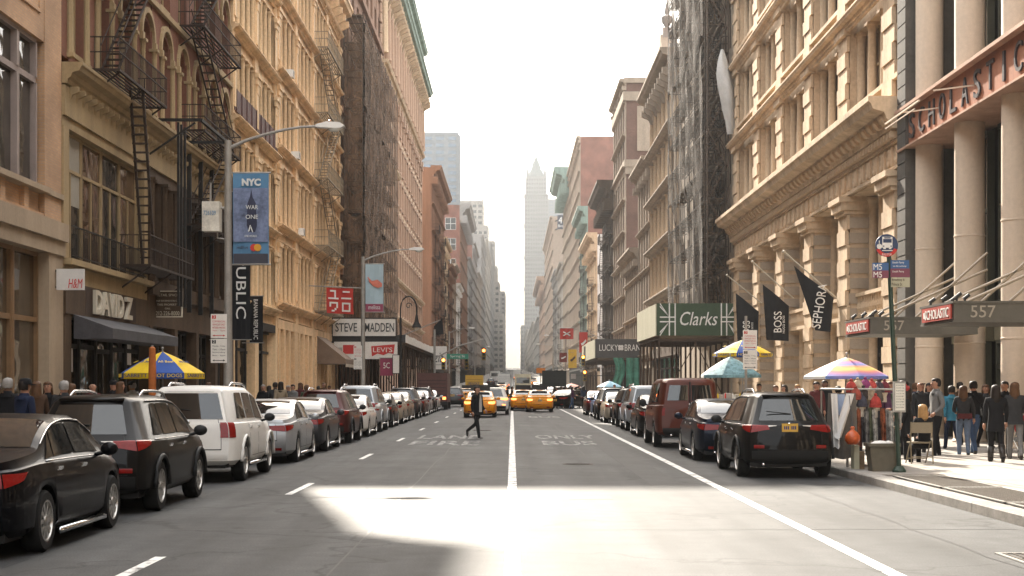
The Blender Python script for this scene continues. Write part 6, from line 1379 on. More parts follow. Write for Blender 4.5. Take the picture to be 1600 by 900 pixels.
# bin and folding chair
d = 29.9; x = PX(1378, d); o = empty('storage_bin', (x, d, SL), 'open grey brown plastic bin beside the bus stop pole', 'bin'); GB = mat('bin_plastic', (.13, .115, .085), .6, var=.15, bump=.05)
m_ = MB(); m_.prism([(x - .22, SL), (x + .22, SL), (x + .28, .66), (x - .28, .66)], d - .2, d + .2, 'y'); m_.build('body', GB, o); m_ = MB(); m_.box(x - .31, x + .31, d - .23, d - .18, .63, .69); m_.box(x - .31, x + .31, d + .18, d + .23, .63, .69); m_.box(x - .31, x - .26, d - .18, d + .18, .63, .69); m_.box(x + .26, x + .31, d - .18, d + .18, .63, .69); m_.build('rim', GB, o)
m_ = MB(); m_.sphere((x - .03, d, .66), .2, .14, .08, 9, 5); m_.sphere((x + .12, d - .03, .68), .1, .1, .06, 8, 4); m_.build('contents', CLW, o)
d = 32.6; x = PX(1440, d); o = empty('folding_chair', (x, d, SL), 'tan metal folding chair facing away behind the scarf stall', 'chair'); TAN = mat('tan_metal', (.20, .16, .10), .5, var=.12, bump=0); m_ = MB(); m_.prism([(d - .01, .80), (d + .0, .80), (d + .02, 1.02), (d + .01, 1.02)], x - .21, x + .21, 'x'); m_.build('backrest', TAN, o); m_ = MB(); m_.box(x - .2, x + .2, d + .05, d + .45, .58, .61); m_.build('seat', TAN, o)
for s_ in (-1, 1): m_ = MB(); m_.tube([(x + s_ * .225, d - .06, SL), (x + s_ * .225, d + .02, .62), (x + s_ * .22, d + .01, 1.03)], .014); m_.build('rear_leg', TAN, o); m_ = MB(); m_.tube([(x + s_ * .21, d + .48, SL), (x + s_ * .21, d + .1, .62)], .014); m_.build('front_leg', TAN, o)
m_ = MB(); m_.tube([(x - .225, d - .05, .3), (x + .225, d - .05, .3)], .012); m_.tube([(x - .21, d + .42, .25), (x + .21, d + .42, .25)], .012); m_.build('stretcher', TAN, o)
# ================================================================== vehicles
TYRE = mat('tyre_rubber', (.018, .018, .018), .85, var=.2, sc=6, bump=.1); RIM = mat('alloy_rim', (.46, .44, .41), .3, var=.05, bump=0, metal=.9); CHROME = mat('chrome_trim', (.7, .7, .7), .12, var=0, bump=0, metal=1)
CARG = glass('car_glass', (.012, .014, .014), .02, .03); PLAST = mat('black_car_plastic', (.02, .02, .02), .6, var=.1, bump=0)
TAIL = mat('tail_light_red', (.20, .008, .006), .2, var=.15, sc=20, bump=0, spec=.25); TAILON = mat('tail_light_lit', (.6, .05, .02), .3, var=0, bump=0, emit=1.1, emcol=(1, .22, .05)); TAILW = mat('tail_light_clear', (.55, .5, .45), .15, var=0, bump=0, coat=1); PLATE = mat('licence_plate_amber', (.62, .36, .05), .5, var=.05, bump=0)
def paint(name, col, metal=.35): return mat('paint_' + name, col, .36, var=.05, sc=1, bump=0, metal=metal, coat=.2, spec=.04)
P0 = paint('base', (.02, .02, .022))
def interp(pts, y):
    if y <= pts[0][0]: return pts[0][1]
    if y >= pts[-1][0]: return pts[-1][1]
    n = len(pts)
    for i in range(n - 1):
        if pts[i][0] <= y <= pts[i + 1][0]:
            x0, y0 = pts[i]; x1, y1 = pts[i + 1]; h = x1 - x0; dl = (y1 - y0) / h
            def tan(k):
                if k == 0 or k == n - 1: return dl
                a = (pts[k][1] - pts[k - 1][1]) / (pts[k][0] - pts[k - 1][0]); c = (pts[k + 1][1] - pts[k][1]) / (pts[k + 1][0] - pts[k][0])
                return 0 if a * c <= 0 else 2 * a * c / (a + c)
            t = (y - x0) / h; m0, m1 = tan(i) * h, tan(i + 1) * h
            return (2 * t ** 3 - 3 * t * t + 1) * y0 + (t ** 3 - 2 * t * t + t) * m0 + (-2 * t ** 3 + 3 * t * t) * y1 + (t ** 3 - t * t) * m1
class Car:
    def __init__(c, L, W, top, belt, sill, wheels, wr, re, fe, tum=.36, bulge=.05, arch=1.14, edge=.86):
        c.L, c.hw, c.top, c.belt, c.sill, c.wheels, c.wr, c.re, c.fe, c.tum, c.bulge, c.ar, c.edge = L, W / 2, top, belt, sill, wheels, wr, re, fe, tum, bulge, wr * arch, edge
    def pt(c, lev, y0):
        """lev 0..9 from sill to roof centre, y0 nominal station 0..L -> (x, y, z) on the right side"""
        i = min(8, int(lev)); f = lev - i
        if f < 1e-6: return c.p(i, y0)
        a, b_ = c.p(i, y0), c.p(i + 1, y0); return tuple(a[k] + (b_[k] - a[k]) * f for k in range(3))
    def p(c, i, y0):
        t = y0 / c.L; y = c.re[i] + t * (c.L - c.fe[i] - c.re[i]); dr, df = y0, c.L - y0
        pl = 1 - .13 * math.exp(-dr / .14) - .05 * math.exp(-dr / .5) - .22 * math.exp(-df / .22) - .10 * math.exp(-df / .8)
        zt = interp(c.top, y); zb = min(interp(c.belt, y), zt - .035); zs = c.sill; hw = c.hw
        za = 0
        for yw in c.wheels:
            if abs(y - yw) < c.ar: za = max(za, c.wr + math.sqrt(c.ar ** 2 - (y - yw) ** 2))
        g = zt - zb; xe = .915 * hw - c.tum * g * c.edge
        if i == 0: x, z = .90, max(zs, za - .0)
        elif i == 1: x, z = .985, max(zs + .09, za + .015)
        elif i == 2: x, z = 1.0, max(zs + .45 * (zb - zs), za + .05)
        elif i == 3: x, z = .99, max(zs + .80 * (zb - zs), za + .09)
        elif i == 4: x, z = .945, max(zb, za + .12)
        elif i == 5: x, z = .915, zb + min(.02, g * .3)
        elif i == 6: return (xe * pl, y, zb + g * c.edge)
        elif i == 7: return (max(.1, xe - .085) * pl, y, zb + g * (c.edge + (1 - c.edge) * .72))
        elif i == 8: return (xe * .5 * pl, y, zt - .006)
        else: return (0, y, zt)
        return (x * hw * pl, y, z)
    def stations(c):
        s = set([0, .03, .08, .16, .3, c.L - .03, c.L - .1, c.L - .22, c.L - .4]) | set(c.L * k / 34 for k in range(35))
        for yw in c.wheels:
            for k in range(13): s.add(yw - c.ar * math.cos(math.pi * k / 12))
        s = sorted(x for x in s if 0 <= x <= c.L); o = [s[0]]
        for x in s[1:]:
            if x - o[-1] > .012: o.append(x)
        o[-1] = c.L; return o
    def body(c):
        st = c.stations(); mb = MB(); n = 10
        for sg in (-1, 1):
            vs = []
            for y in st:
                for i in range(n): x, yy, z = c.p(i, y); vs.append((sg * x, yy, z))
            mb.add(vs, [(j * n + i, (j + 1) * n + i, (j + 1) * n + i + 1, j * n + i + 1) for j in range(len(st) - 1) for i in range(n - 1)])
        q = 8
        for y, sgn in ((0, -1), (c.L, 1)):
            vs = []
            for i in range(n):
                x, yy, z = c.p(i, y)
                for k in range(q + 1): s_ = -1 + 2 * k / q; vs.append((x * s_, yy + sgn * c.bulge * (1 - s_ * s_) * (1 if i < 9 else 0), z))
            mb.add(vs, [(i * (q + 1) + k, i * (q + 1) + k + 1, (i + 1) * (q + 1) + k + 1, (i + 1) * (q + 1) + k) for i in range(n - 1) for k in range(q)])
        return mb
    def side(c, sg, quad, o=.006, n=8, m=3):
        """patch on the flank; quad = four (y, lev): bottom rear, bottom front, top front, top rear"""
        mb = MB(); vs = []; (a, b_, d_, e_) = quad
        for j in range(m + 1):
            for i in range(n + 1):
                f, g = i / n, j / m; y = (a[0] * (1 - f) + b_[0] * f) * (1 - g) + (e_[0] * (1 - f) + d_[0] * f) * g; l = (a[1] * (1 - f) + b_[1] * f) * (1 - g) + (e_[1] * (1 - f) + d_[1] * f) * g
                x, yy, z = c.pt(l, y); vs.append((sg * (x + o), yy, z + o * .3))
        return mb.add(vs, [(j * (n + 1) + i, j * (n + 1) + i + 1, (j + 1) * (n + 1) + i + 1, (j + 1) * (n + 1) + i) for j in range(m) for i in range(n)])
    def rear(c, quad, o=.006, n=8, m=3, y0=0, sgn=-1):
        """patch on the tail; quad = four (s, lev) with s -1..1 across"""
        mb = MB(); vs = []; (a, b_, d_, e_) = quad
        for j in range(m + 1):
            for i in range(n + 1):
                f, g = i / n, j / m; s_ = (a[0] * (1 - f) + b_[0] * f) * (1 - g) + (e_[0] * (1 - f) + d_[0] * f) * g; l = (a[1] * (1 - f) + b_[1] * f) * (1 - g) + (e_[1] * (1 - f) + d_[1] * f) * g
                x, yy, z = c.pt(l, y0); vs.append((x * s_, yy + sgn * (c.bulge * (1 - s_ * s_) + o), z + o * .2))
        return mb.add(vs, [(j * (n + 1) + i, j * (n + 1) + i + 1, (j + 1) * (n + 1) + i + 1, (j + 1) * (n + 1) + i) for j in range(m) for i in range(n)])
    def topp(c, y0, y1, w0, w1, o, dirn):
        mb = MB(); n, m = 10, 5; vs = []
        for j in range(m + 1):
            y = y0 + (y1 - y0) * j / m; w_ = w0 + (w1 - w0) * j / m
            for i in range(n + 1):
                s_ = -1 + 2 * i / n; x, yy, z = c.pt(9 - abs(s_) * w_, y); vs.append((x * (1 if s_ >= 0 else -1), yy + dirn * o * .6, z + o))
        return mb.add(vs, [(j * (n + 1) + i, j * (n + 1) + i + 1, (j + 1) * (n + 1) + i + 1, (j + 1) * (n + 1) + i) for j in range(m) for i in range(n)])
def wheel_meshes(r, w_, spokes, dark=False):
    t = MB(); t.lathe([(r * .66, -w_ / 2), (r * .93, -w_ / 2), (r, -w_ * .36), (r, w_ * .36), (r * .93, w_ / 2), (r * .66, w_ / 2)], (0, 0, 0), 28, axis='x', cap=False); tm = t.mesh('tyre', TYRE, smooth=40)
    m = MB(); x = w_ / 2
    m.lathe([(r * .70, x - .03), (r * .69, x), (r * .62, x), (r * .58, x - .05)], (0, 0, 0), 28, axis='x', cap=False)
    for k in range(spokes):
        a = 2 * math.pi * k / spokes; ca, sa = math.cos(a), math.sin(a); h = .028 if spokes > 6 else .05
        m.add([(x - .012 + q * -.03, r * rr * ca - s_ * sa, r * rr * sa + s_ * ca) for q in (0, 1) for rr, s_ in ((.1, -h * .8), (.1, h * .8), (.64, h), (.64, -h))], [(0, 1, 2, 3), (0, 4, 5, 1), (1, 5, 6, 2), (2, 6, 7, 3), (3, 7, 4, 0)])
    m.lathe([(r * .17, x - .04), (r * .17, x - .005), (r * .1, x + .004), (0, x + .004)], (0, 0, 0), 12, axis='x'); rm = m.mesh('rim', PLAST if dark else RIM, smooth=35)
    m = MB(); m.lathe([(0, x - .09), (r * .66, x - .09)], (0, 0, 0), 16, axis='x', cap=False); return tm, rm, m.mesh('brake_disc', IRON)
def add(root, name, mb, m, parent=None, smooth=True, weld=False):
    me = mb.mesh(name, m, smooth=smooth, weld=weld); o = bpy.data.objects.new(name, me); COL.objects.link(o); o.parent = parent or root; return o
def make_car(name, c, kind, opt):
    root = bpy.data.objects.new(name, None); COL.objects.link(root); root.empty_display_size = .3; WL[root.name] = Vector((0, 0, 0)); A = lambda n, mb, m, p=None, s=True: add(root, n, mb, m, p, s)
    add(root, 'body', c.body(), P0, None, 38, True); hw, L = c.hw, c.L
    u = MB(); u.box(-hw + .27, hw - .27, .25, L - .3, c.sill - .06, .8); u.box(-hw * .8, hw * .8, .12, L - .15, c.sill - .04, c.sill + .14); A('underbody', u, PLAST, s=False)
    tm, rm, bd = wheel_meshes(c.wr, opt.get('ww', .225), opt.get('spokes', 10))
    for yw in c.wheels:
        for sg in (-1, 1):
            w_ = bpy.data.objects.new('wheel', tm); COL.objects.link(w_); w_.parent = root; w_.location = (sg * (hw - .13), yw, c.wr); w_.rotation_euler = (0, 0, 0 if sg > 0 else math.pi); w_['kind'] = 'thing'; del w_['kind']
            for nm_, me in (('rim', rm), ('brake_disc', bd)): r_ = bpy.data.objects.new(nm_, me); COL.objects.link(r_); r_.parent = w_
            if opt.get('flare'): f = MB(); f.tube([(sg * (hw - .005), yw + (c.ar + .02) * math.cos(math.pi * k / 14), c.wr + (c.ar + .02) * math.sin(math.pi * k / 14)) for k in range(15)], .035, 6); A('wheel_arch_trim', f, P0 if opt['flare'] == 'body' else PLAST)
    for sg in (-1, 1):
        for i, q in enumerate(opt['doors']):
            A('door_seam', c.side(sg, [(q[0] - .008, .6), (q[1] + .008, .6), (q[1] + .008, 4.9), (q[0] - .008, 4.9)], .002, 8, 8), PLAST); d_ = A('door', c.side(sg, [(q[0], .66), (q[1], .66), (q[1], 4.9), (q[0], 4.9)], .005, 8, 8), P0)
            x, yy, z = c.pt(3.55, q[0] + .14); h = MB(); h.box(min(sg * x, sg * (x + .035)), max(sg * x, sg * (x + .035)), yy - .09, yy + .09, z - .015, z + .015); h.box(min(sg * x, sg * (x + .02)), max(sg * x, sg * (x + .02)), yy - .1, yy + .1, z - .03, z - .015); add(root, 'door_handle', h, CHROME if opt.get('chrome') else P0, d_, False)
        for q in opt['win']: A('side_window', c.side(sg, q, .009, 8, 4), CARG)
        if opt.get('chrome'):
            f = MB(); a, b_ = opt['win'][0][0][0], opt['win'][-1][1][0]; f.tube([tuple((sg * (p[0] + .012), p[1], p[2])) for p in [c.pt(5.0, a + (b_ - a) * k / 10) for k in range(11)]], .012, 5); pts = [c.pt(6.02, a + (b_ - a) * k / 10) for k in range(11)]; f.tube([(sg * (p[0] + .012), p[1], p[2]) for p in pts], .011, 5); A('window_trim', f, CHROME)
        x, yy, z = c.pt(4.6, opt['mirror']); m = MB(); m.tube([(sg * (x - .02), yy, z), (sg * (x + .12), yy, z + .04)], .025); m.sphere((sg * (x + .17), yy, z + .08), .11, .07, .085 * opt.get('mh', 1), 10, 7); A('mirror', m, P0 if opt.get('mcol') else PLAST)
        for q in opt['tail']:
            t_ = c.rear([(sg * s_, l) for s_, l in q['rear']], .012, 6, 4); 
            if q.get('side'): t2 = c.side(sg, q['side'], .012, 5, 4); t_.add(t2.v, t2.f)
            A('tail_light', t_, q.get('m', TAIL))
        A('headlight', c.side(sg, [(L - .42, 3.0), (L - .02, 3.0), (L - .02, 3.9), (L - .5, 3.9)], .008), TAILW)
        if opt.get('rails'): m = MB(); a, b_ = opt['rails']; pts = [c.pt(7.1, a + (b_ - a) * k / 8) for k in range(9)]; m.tube([(sg * p[0], p[1], p[2] + (.07 if 0 < k < 8 else .0)) for k, p in enumerate(pts)], .022, 6); A('roof_rail', m, CHROME if opt.get('railchrome', 1) else PLAST)
        if opt.get('step'): m = MB(); m.tube([(sg * (hw - .02), c.wheels[0] + c.ar + .08, c.sill - .03), (sg * (hw - .02), c.wheels[1] - c.ar - .08, c.sill - .03)], .04, 6); A('side_step', m, CHROME)
        if opt.get('reflector'): s0, s1, l0, l1 = opt['reflector']; A('reflector', c.rear([(sg * s0, l0), (sg * s1, l0), (sg * s1, l1), (sg * s0, l1)], .01, 4, 2), TAIL)
    if opt.get('sedan'): y0, y1, y2, y3 = opt['glass']; A('rear_window', c.topp(y0, y1, 2.1, 2.3, .006, -1), CARG)
    else: y2, y3 = opt['glass'][-2:]; A('rear_window', c.rear(opt['rwin'], .008, 10, 4), CARG)
    A('windscreen', c.topp(y2, y3, 2.3, 2.1, .006, 1), CARG)
    if not opt.get('sedan') and kind == 'suv':
        A('tailgate_seam', c.rear([(-.83, 1.75), (.83, 1.75), (.8, 6.1), (-.8, 6.1)], .002, 10, 8), PLAST); A('tailgate', c.rear([(-.815, 1.82), (.815, 1.82), (.785, 6.0), (-.785, 6.0)], .005, 10, 8), P0)
    elif opt.get('sedan'):
        A('boot_seam', c.rear([(-.74, 2.0), (.74, 2.0), (.72, 4.9), (-.72, 4.9)], .002, 10, 6), PLAST); A('boot_lid', c.rear([(-.725, 2.08), (.725, 2.08), (.705, 4.9), (-.705, 4.9)], .005, 10, 6), P0)
    if opt.get('skirt'): A('rear_bumper', c.rear([(-.98, .0), (.98, .0), (.98, opt['skirt']), (-.98, opt['skirt'])], .02, 12, 4), P0 if opt.get('skirtbody') else PLAST)
    pl, pz = opt['plate']; x, yy, z = c.pt(pl, 0); m = MB(); yy -= c.bulge + .03; m.box(-.155, .155, yy, yy + .03, z - .08, z + .08); p_ = A('licence_plate', m, PLATE, s=False); m = MB()
    for k in range(7):
        if k != 3: m.box(-.115 + .035 * k, -.092 + .035 * k, yy - .003, yy, z - .035, z + .03)
    add(root, 'plate_characters', m, BTX, p_, False)
    if opt.get('wiper'): x, yy, z = c.pt(5.4, 0); m = MB(); m.tube([(.05, yy - c.bulge - .02, z), (-.42, yy - c.bulge * .8 - .03, z + .05)], .012, 4); A('wiper', m, PLAST)
    if opt.get('spoiler'): m = MB(); p_ = c.pt(7.0, 0); m.prism([(p_[1] - .16, p_[2] - .02), (p_[1] + .25, p_[2] + .03), (p_[1] + .25, p_[2] - .02), (p_[1] - .14, p_[2] - .05)], -p_[0], p_[0], 'x'); A('roof_spoiler', m, P0)
    m = MB(); m.tube([(-hw * .55, .2, c.sill - .0), (-hw * .55, -.02, c.sill - .0)], .035, 8); A('exhaust_pipe', m, CHROME)
    x, yy, z = c.pt(4.6 if not opt.get('sedan') else 3.9, 0); m = MB(); m.lathe([(.045, yy - c.bulge - .016), (.045, yy - c.bulge + .02)], (0, 0, z), 12, axis='y'); A('emblem', m, CHROME)
    if opt.get('antenna'): m = MB(); p_ = c.pt(9, .45); m.tube([(0, p_[1], p_[2]), (0, p_[1] - .12, p_[2] + .16)], .008, 4); A('antenna', m, PLAST)
    if opt.get('taxi'):
        p_ = c.pt(9, L * .48); m = MB(); m.box(-.2, .2, p_[1] - .08, p_[1] + .08, p_[2], p_[2] + .14); t_ = A('roof_sign', m, LW, s=False); m = MB(); m.box(-.55, .55, p_[1] - .5, p_[1] - .42, p_[2] + .02, p_[2] + .34); A('advert_board', m, BLACK, s=False)
    return root
SED = Car(4.82, 1.86, [(0, .99), (.12, 1.02), (.5, 1.06), (.95, 1.10), (1.35, 1.27), (1.85, 1.43), (2.35, 1.475), (2.85, 1.46), (3.2, 1.34), (3.75, 1.05), (4.3, .93), (4.7, .78), (4.82, .62)], [(0, .90), (1, .955), (3.5, .93), (4.8, .75)], .22, (1.02, 3.83), .335, [.16, .06, .0, .03, .07, .1, .1, .1, .1, .1], [.1, .02, 0, .03, .06, .06, .06, .06, .06, .06])
SUV = Car(4.62, 1.85, [(0, 1.56), (.3, 1.62), (1.0, 1.665), (2.0, 1.67), (2.7, 1.62), (3.05, 1.48), (3.6, 1.12), (4.2, 1.02), (4.5, .9), (4.62, .72)], [(0, 1.02), (2, 1.0), (3.5, 1.0), (4.6, .85)], .27, (.86, 3.54), .36, [.2, .03, .0, .05, .10, .14, .50, .58, .62, .62], [.1, .02, 0, .03, .08, .08, .08, .08, .08, .08], tum=.40, bulge=.08)
BOX = Car(4.78, 1.86, [(0, 1.70), (.3, 1.78), (1.2, 1.80), (2.4, 1.78), (2.95, 1.68), (3.25, 1.50), (3.6, 1.18), (4.3, 1.1), (4.65, 1.0), (4.78, .85)], [(0, 1.10), (3.5, 1.06), (4.7, .98)], .33, (.98, 3.84), .385, [.15, .0, .04, .08, .12, .14, .26, .34, .4, .4], [.08, .02, 0, .03, .06, .06, .06, .06, .06, .06], tum=.26, bulge=.05, arch=1.16)
VAN = Car(4.9, 1.98, [(0, 1.92), (.2, 1.98), (1.2, 2.02), (2.8, 2.0), (3.3, 1.9), (3.6, 1.72), (4.05, 1.22), (4.6, 1.08), (4.9, .9)], [(0, 1.22), (3.8, 1.16), (4.9, 1.0)], .36, (.95, 3.9), .36, [.12, .02, .04, .06, .07, .08, .14, .2, .26, .26], [.08, .02, 0, .03, .06, .06, .06, .06, .06, .06], tum=.16, bulge=.03, arch=1.12)
_sw = lambda y0, y1, y2, y3, l0=5.12, l1=5.93: [(y0, l0), (y1, l0), (y2, l1), (y3, l1)]
PROTO = {}
PROTO['sedan'] = make_car('sedan', SED, 'sedan', dict(sedan=1, spokes=10, chrome=1, mcol=1, doors=[(1.33, 2.3), (2.33, 3.4)], win=[_sw(1.12, 1.42, 1.5, 1.48), _sw(1.46, 2.26, 2.24, 1.56), _sw(2.33, 3.36, 2.98, 2.31)], glass=(1.0, 1.78, 3.02, 3.72), mirror=3.2, tail=[dict(rear=[(.52, 3.0), (1, 2.9), (1, 3.85), (.46, 3.75)], side=[(.0, 2.9), (.28, 3.2), (.42, 3.7), (.0, 3.85)])], plate=(2.6, 0), reflector=(.6, .88, .9, 1.25), step=1))
PROTO['crossover'] = make_car('crossover', SUV, 'suv', dict(spokes=10, flare='dark', chrome=1, doors=[(1.28, 2.2), (2.23, 3.3)], win=[_sw(.62, 1.18, 1.16, .85), _sw(1.24, 2.14, 2.1, 1.22), _sw(2.22, 3.3, 2.84, 2.18)], glass=(2.86, 3.52), rwin=[(-.86, 5.15), (.86, 5.15), (.84, 5.95), (-.84, 5.95)], mirror=3.1, tail=[dict(rear=[(.54, 3.5), (1, 3.1), (1, 4.8), (.58, 4.4)], side=[(0, 3.1), (.32, 3.7), (.40, 4.5), (0, 4.8)]), dict(rear=[(.36, 3.95), (.56, 3.85), (.6, 4.25), (.34, 4.2)], m=TAILW)], plate=(3.75, 0), skirt=1.7, reflector=(.66, .92, 1.9, 2.15), rails=(.7, 2.6), wiper=1, spoiler=1, antenna=1))
PROTO['boxy_suv'] = make_car('boxy_suv', BOX, 'suv', dict(spokes=6, flare='body', doors=[(1.42, 2.36), (2.39, 3.42)], win=[_sw(.42, 1.3, 1.28, .62), _sw(1.42, 2.3, 2.28, 1.4), _sw(2.4, 3.34, 2.98, 2.37)], glass=(2.98, 3.55), rwin=[(-.93, 5.1), (.93, 5.1), (.9, 5.95), (-.9, 5.95)], mirror=3.15, tail=[dict(rear=[(.80, 2.6), (1, 2.6), (1, 5.0), (.84, 5.0)], side=[(0, 2.6), (.16, 2.6), (.16, 5.0), (0, 5.0)])], plate=(2.9, 0), skirt=1.5, skirtbody=1, rails=(.8, 2.8), step=1, wiper=1))
PROTO['cargo_van'] = make_car('cargo_van', VAN, 'van', dict(spokes=6, doors=[(2.75, 3.75), (1.5, 2.7)], win=[_sw(.5, 1.35, 1.33, .55), _sw(1.5, 2.65, 2.62, 1.5), _sw(2.8, 3.75, 3.4, 2.78)], glass=(3.3, 4.0), rwin=[(-.9, 5.2), (-.08, 5.2), (-.08, 5.9), (-.87, 5.9)], mirror=3.45, mh=1.5, tail=[dict(rear=[(.9, 2.6), (1, 2.6), (1, 3.6), (.9, 3.6)])], plate=(2.3, 0), skirt=1.4))
add(PROTO['cargo_van'], 'rear_window', VAN.rear([(.08, 5.2), (.9, 5.2), (.87, 5.9), (.08, 5.9)], .008, 10, 4), CARG)
m_ = MB(); a_ = VAN.pt(1.2, 0); b2 = VAN.pt(6.5, 0); m_.box(-.012, .012, a_[1] - .05, a_[1] + .06, 1.0, 1.22); m_.box(-.012, .012, b2[1] - .2, b2[1] - .02, 1.22, 1.9); add(PROTO['cargo_van'], 'door_gap', m_, PLAST, None, False)
PROTO['taxi'] = make_car('taxi', SED, 'taxi', dict(sedan=1, spokes=6, taxi=1, mcol=1, doors=[(1.33, 2.3), (2.33, 3.4)], win=[_sw(1.46, 2.26, 2.24, 1.56), _sw(2.33, 3.36, 2.98, 2.31)], glass=(1.0, 1.78, 3.02, 3.72), mirror=3.2, tail=[dict(rear=[(.66, 3.0), (1, 2.9), (1, 3.95), (.66, 3.85)], side=[(.0, 2.9), (.2, 3.2), (.3, 3.8), (.0, 3.95)], m=TAILON)], plate=(3.2, 0), reflector=(.6, .88, .9, 1.25)))
cols = dict(black=(.004, .004, .005), charcoal=(.008, .007, .0065), white=(.66, .64, .60), silver=(.36, .37, .38), grey=(.05, .05, .053), navy=(.008, .012, .024), maroon=(.05, .009, .008), red=(.085, .022, .013), beige=(.34, .29, .22), yellow=(.66, .24, .008), green=(.03, .06, .045), champagne=(.28, .25, .2), blue=(.05, .12, .28))
PM = {k: paint(k, v, 0 if k in ('white', 'yellow', 'beige', 'black', 'charcoal', 'red') else .4) for k, v in cols.items()}
used = set()
def put(kind, col, x, yrear, label, name=None, group=None, cat='car', rz=0, taillit=False, z=None, scale=1):
    r_ = PROTO[kind]; sub = {P0.name: PM[col]}
    if taillit: sub[TAIL.name] = TAILON
    c = copy_tree(r_, None, sub); c.name = name or {'sedan': 'parked_car', 'crossover': 'parked_suv', 'boxy_suv': 'parked_suv', 'cargo_van': 'parked_van', 'taxi': 'taxi'}[kind]
    c.location = (x, yrear, gz(yrear + 2.3) if z is None else z); c.rotation_euler = (math.atan((gz(yrear + 4) - gz(yrear)) / 4), 0, rz); c.scale = (scale,) * 3; return setp(c, label, cat, group)
GL, GR_ = 'vehicles parked along the left kerb', 'vehicles parked along the right kerb'; LXc = -5.94
put('sedan', 'black', LXc, 15.8, 'black sedan nearest the camera at the left kerb, cut by the frame', group=GL)
put('crossover', 'charcoal', LXc, 21.5, 'dark crossover with roof rails parked behind the nearest black sedan', group=GL, cat='suv')
put('boxy_suv', 'white', LXc, 28.4, 'white boxy SUV with silver side step parked below the orange post', group=GL, cat='suv')
for y, k, c, lb in ((35.5, 'sedan', 'silver', 'silver sedan parked just ahead of the white boxy SUV'), (41.6, 'sedan', 'grey', 'dark grey sedan parked ahead of the silver one at the left kerb'), (47.6, 'crossover', 'maroon', 'dark maroon crossover parked beneath the taupe awning'), (53.4, 'sedan', 'white', 'small white sedan between the maroon crossover and a silver wagon'), (59.2, 'boxy_suv', 'silver', 'silver boxy wagon in the middle of the left parked row'), (65.5, 'sedan', 'black', 'black sedan parked just ahead of the silver boxy wagon'), (71.4, 'sedan', 'beige', 'beige sedan parked under the shoe banner lamp'), (77.2, 'sedan', 'champagne', 'champagne sedan following the beige one in the left row'), (83, 'crossover', 'grey', 'grey crossover parked under the red square flag'), (89, 'sedan', 'maroon', 'maroon sedan parked below the long white shoe sign'), (94.8, 'sedan', 'silver', 'pale silver sedan parked below the bat-wing banner'), (100.6, 'crossover', 'black', 'black crossover near the far end of the left parked row'), (106.6, 'sedan', 'white', 'white sedan last of the left row before the red truck')):
    put(k, c, LXc + R.uniform(-.06, .06), y, lb, group=GL, cat='car' if k == 'sedan' else 'suv')
RXc = 5.36
put('crossover', 'charcoal', RXc, 30.0, 'dark crossover with amber plate nearest the camera at the right kerb', group=GR_, cat='suv')
put('sedan', 'navy', RXc - .1, 36.4, 'dark navy sedan squeezed between the red van and the dark crossover', group=GR_)
put('cargo_van', 'red', RXc - .25, 44.6, 'faded red cargo van with twin rear windows at the right kerb', group=GR_, cat='van')
for y, k, c, lb in ((53.5, 'sedan', 'charcoal', 'charcoal sedan parked just beyond the red van'), (60.5, 'boxy_suv', 'silver', 'silver boxy SUV in the right row beyond the red van'), (67, 'crossover', 'charcoal', 'dark crossover beyond the silver boxy SUV at the right kerb'), (73.4, 'sedan', 'beige', 'beige sedan in the right row before the sky blue umbrella'), (79.6, 'crossover', 'black', 'black crossover in the right row past the beige sedan'), (86, 'sedan', 'blue', 'blue roofed sedan at the far end of the right row'), (92.4, 'sedan', 'maroon', 'dark red sedan last of the right parked row')):
    put(k, c, RXc + R.uniform(-.08, .08), y, lb, group=GR_, cat='car' if k == 'sedan' else 'suv')
GT = 'vehicles driving down the street'
put('taxi', 'yellow', 1.86, 104, 'yellow taxi in front of the two stopped taxis, right lane', group=GT, cat='taxi')
put('taxi', 'yellow', .80, 109.3, 'yellow taxi half hidden beside the other stopped taxi, over the centre line', group=GT, cat='taxi')
put('taxi', 'yellow', -1.8, 86.5, 'yellow taxi just behind the crossing man', group=GT, cat='taxi')
put('crossover', 'white', -1.1, 94.5, 'white crossover with lit tail lights ahead of the taxi behind the man', name='driving_suv', group=GT, cat='suv', taillit=True)
put('crossover', 'black', .9, 117, 'black crossover ahead of the two taxis', name='driving_suv', group=GT, cat='suv')
put('sedan', 'black', 3.3, 119, 'black sedan turning ahead of the front taxi', name='driving_car', group=GT, rz=-.5)
far_l = [(-4.9, 128, 'crossover', 'grey'), (-1.6, 126, 'taxi', 'yellow'), (1.7, 140, 'sedan', 'silver'), (-1.7, 152, 'sedan', 'white'), (4.6, 145, 'crossover', 'black'), (-4.8, 164, 'taxi', 'yellow'), (1.6, 170, 'crossover', 'white'), (-1.5, 182, 'sedan', 'black'), (4.8, 186, 'sedan', 'silver'), (1.5, 205, 'sedan', 'blue'), (-4.9, 214, 'crossover', 'silver'), (-1.6, 236, 'taxi', 'yellow'), (4.7, 232, 'boxy_suv', 'white'), (1.7, 258, 'boxy_suv', 'white'), (-1.7, 276, 'sedan', 'black'), (-4.9, 262, 'sedan', 'silver'), (4.8, 284, 'sedan', 'grey'), (1.6, 312, 'crossover', 'navy'), (-1.6, 330, 'boxy_suv', 'white'), (-4.8, 350, 'crossover', 'black'), (4.8, 340, 'taxi', 'yellow'), (1.6, 372, 'sedan', 'white'), (-1.7, 402, 'crossover', 'blue'), (4.7, 420, 'boxy_suv', 'black'), (-4.8, 446, 'sedan', 'white'), (1.6, 452, 'taxi', 'yellow'), (-1.6, 498, 'boxy_suv', 'silver'), (4.7, 520, 'sedan', 'white'), (1.7, 560, 'boxy_suv', 'white'), (-4.8, 590, 'crossover', 'grey')]
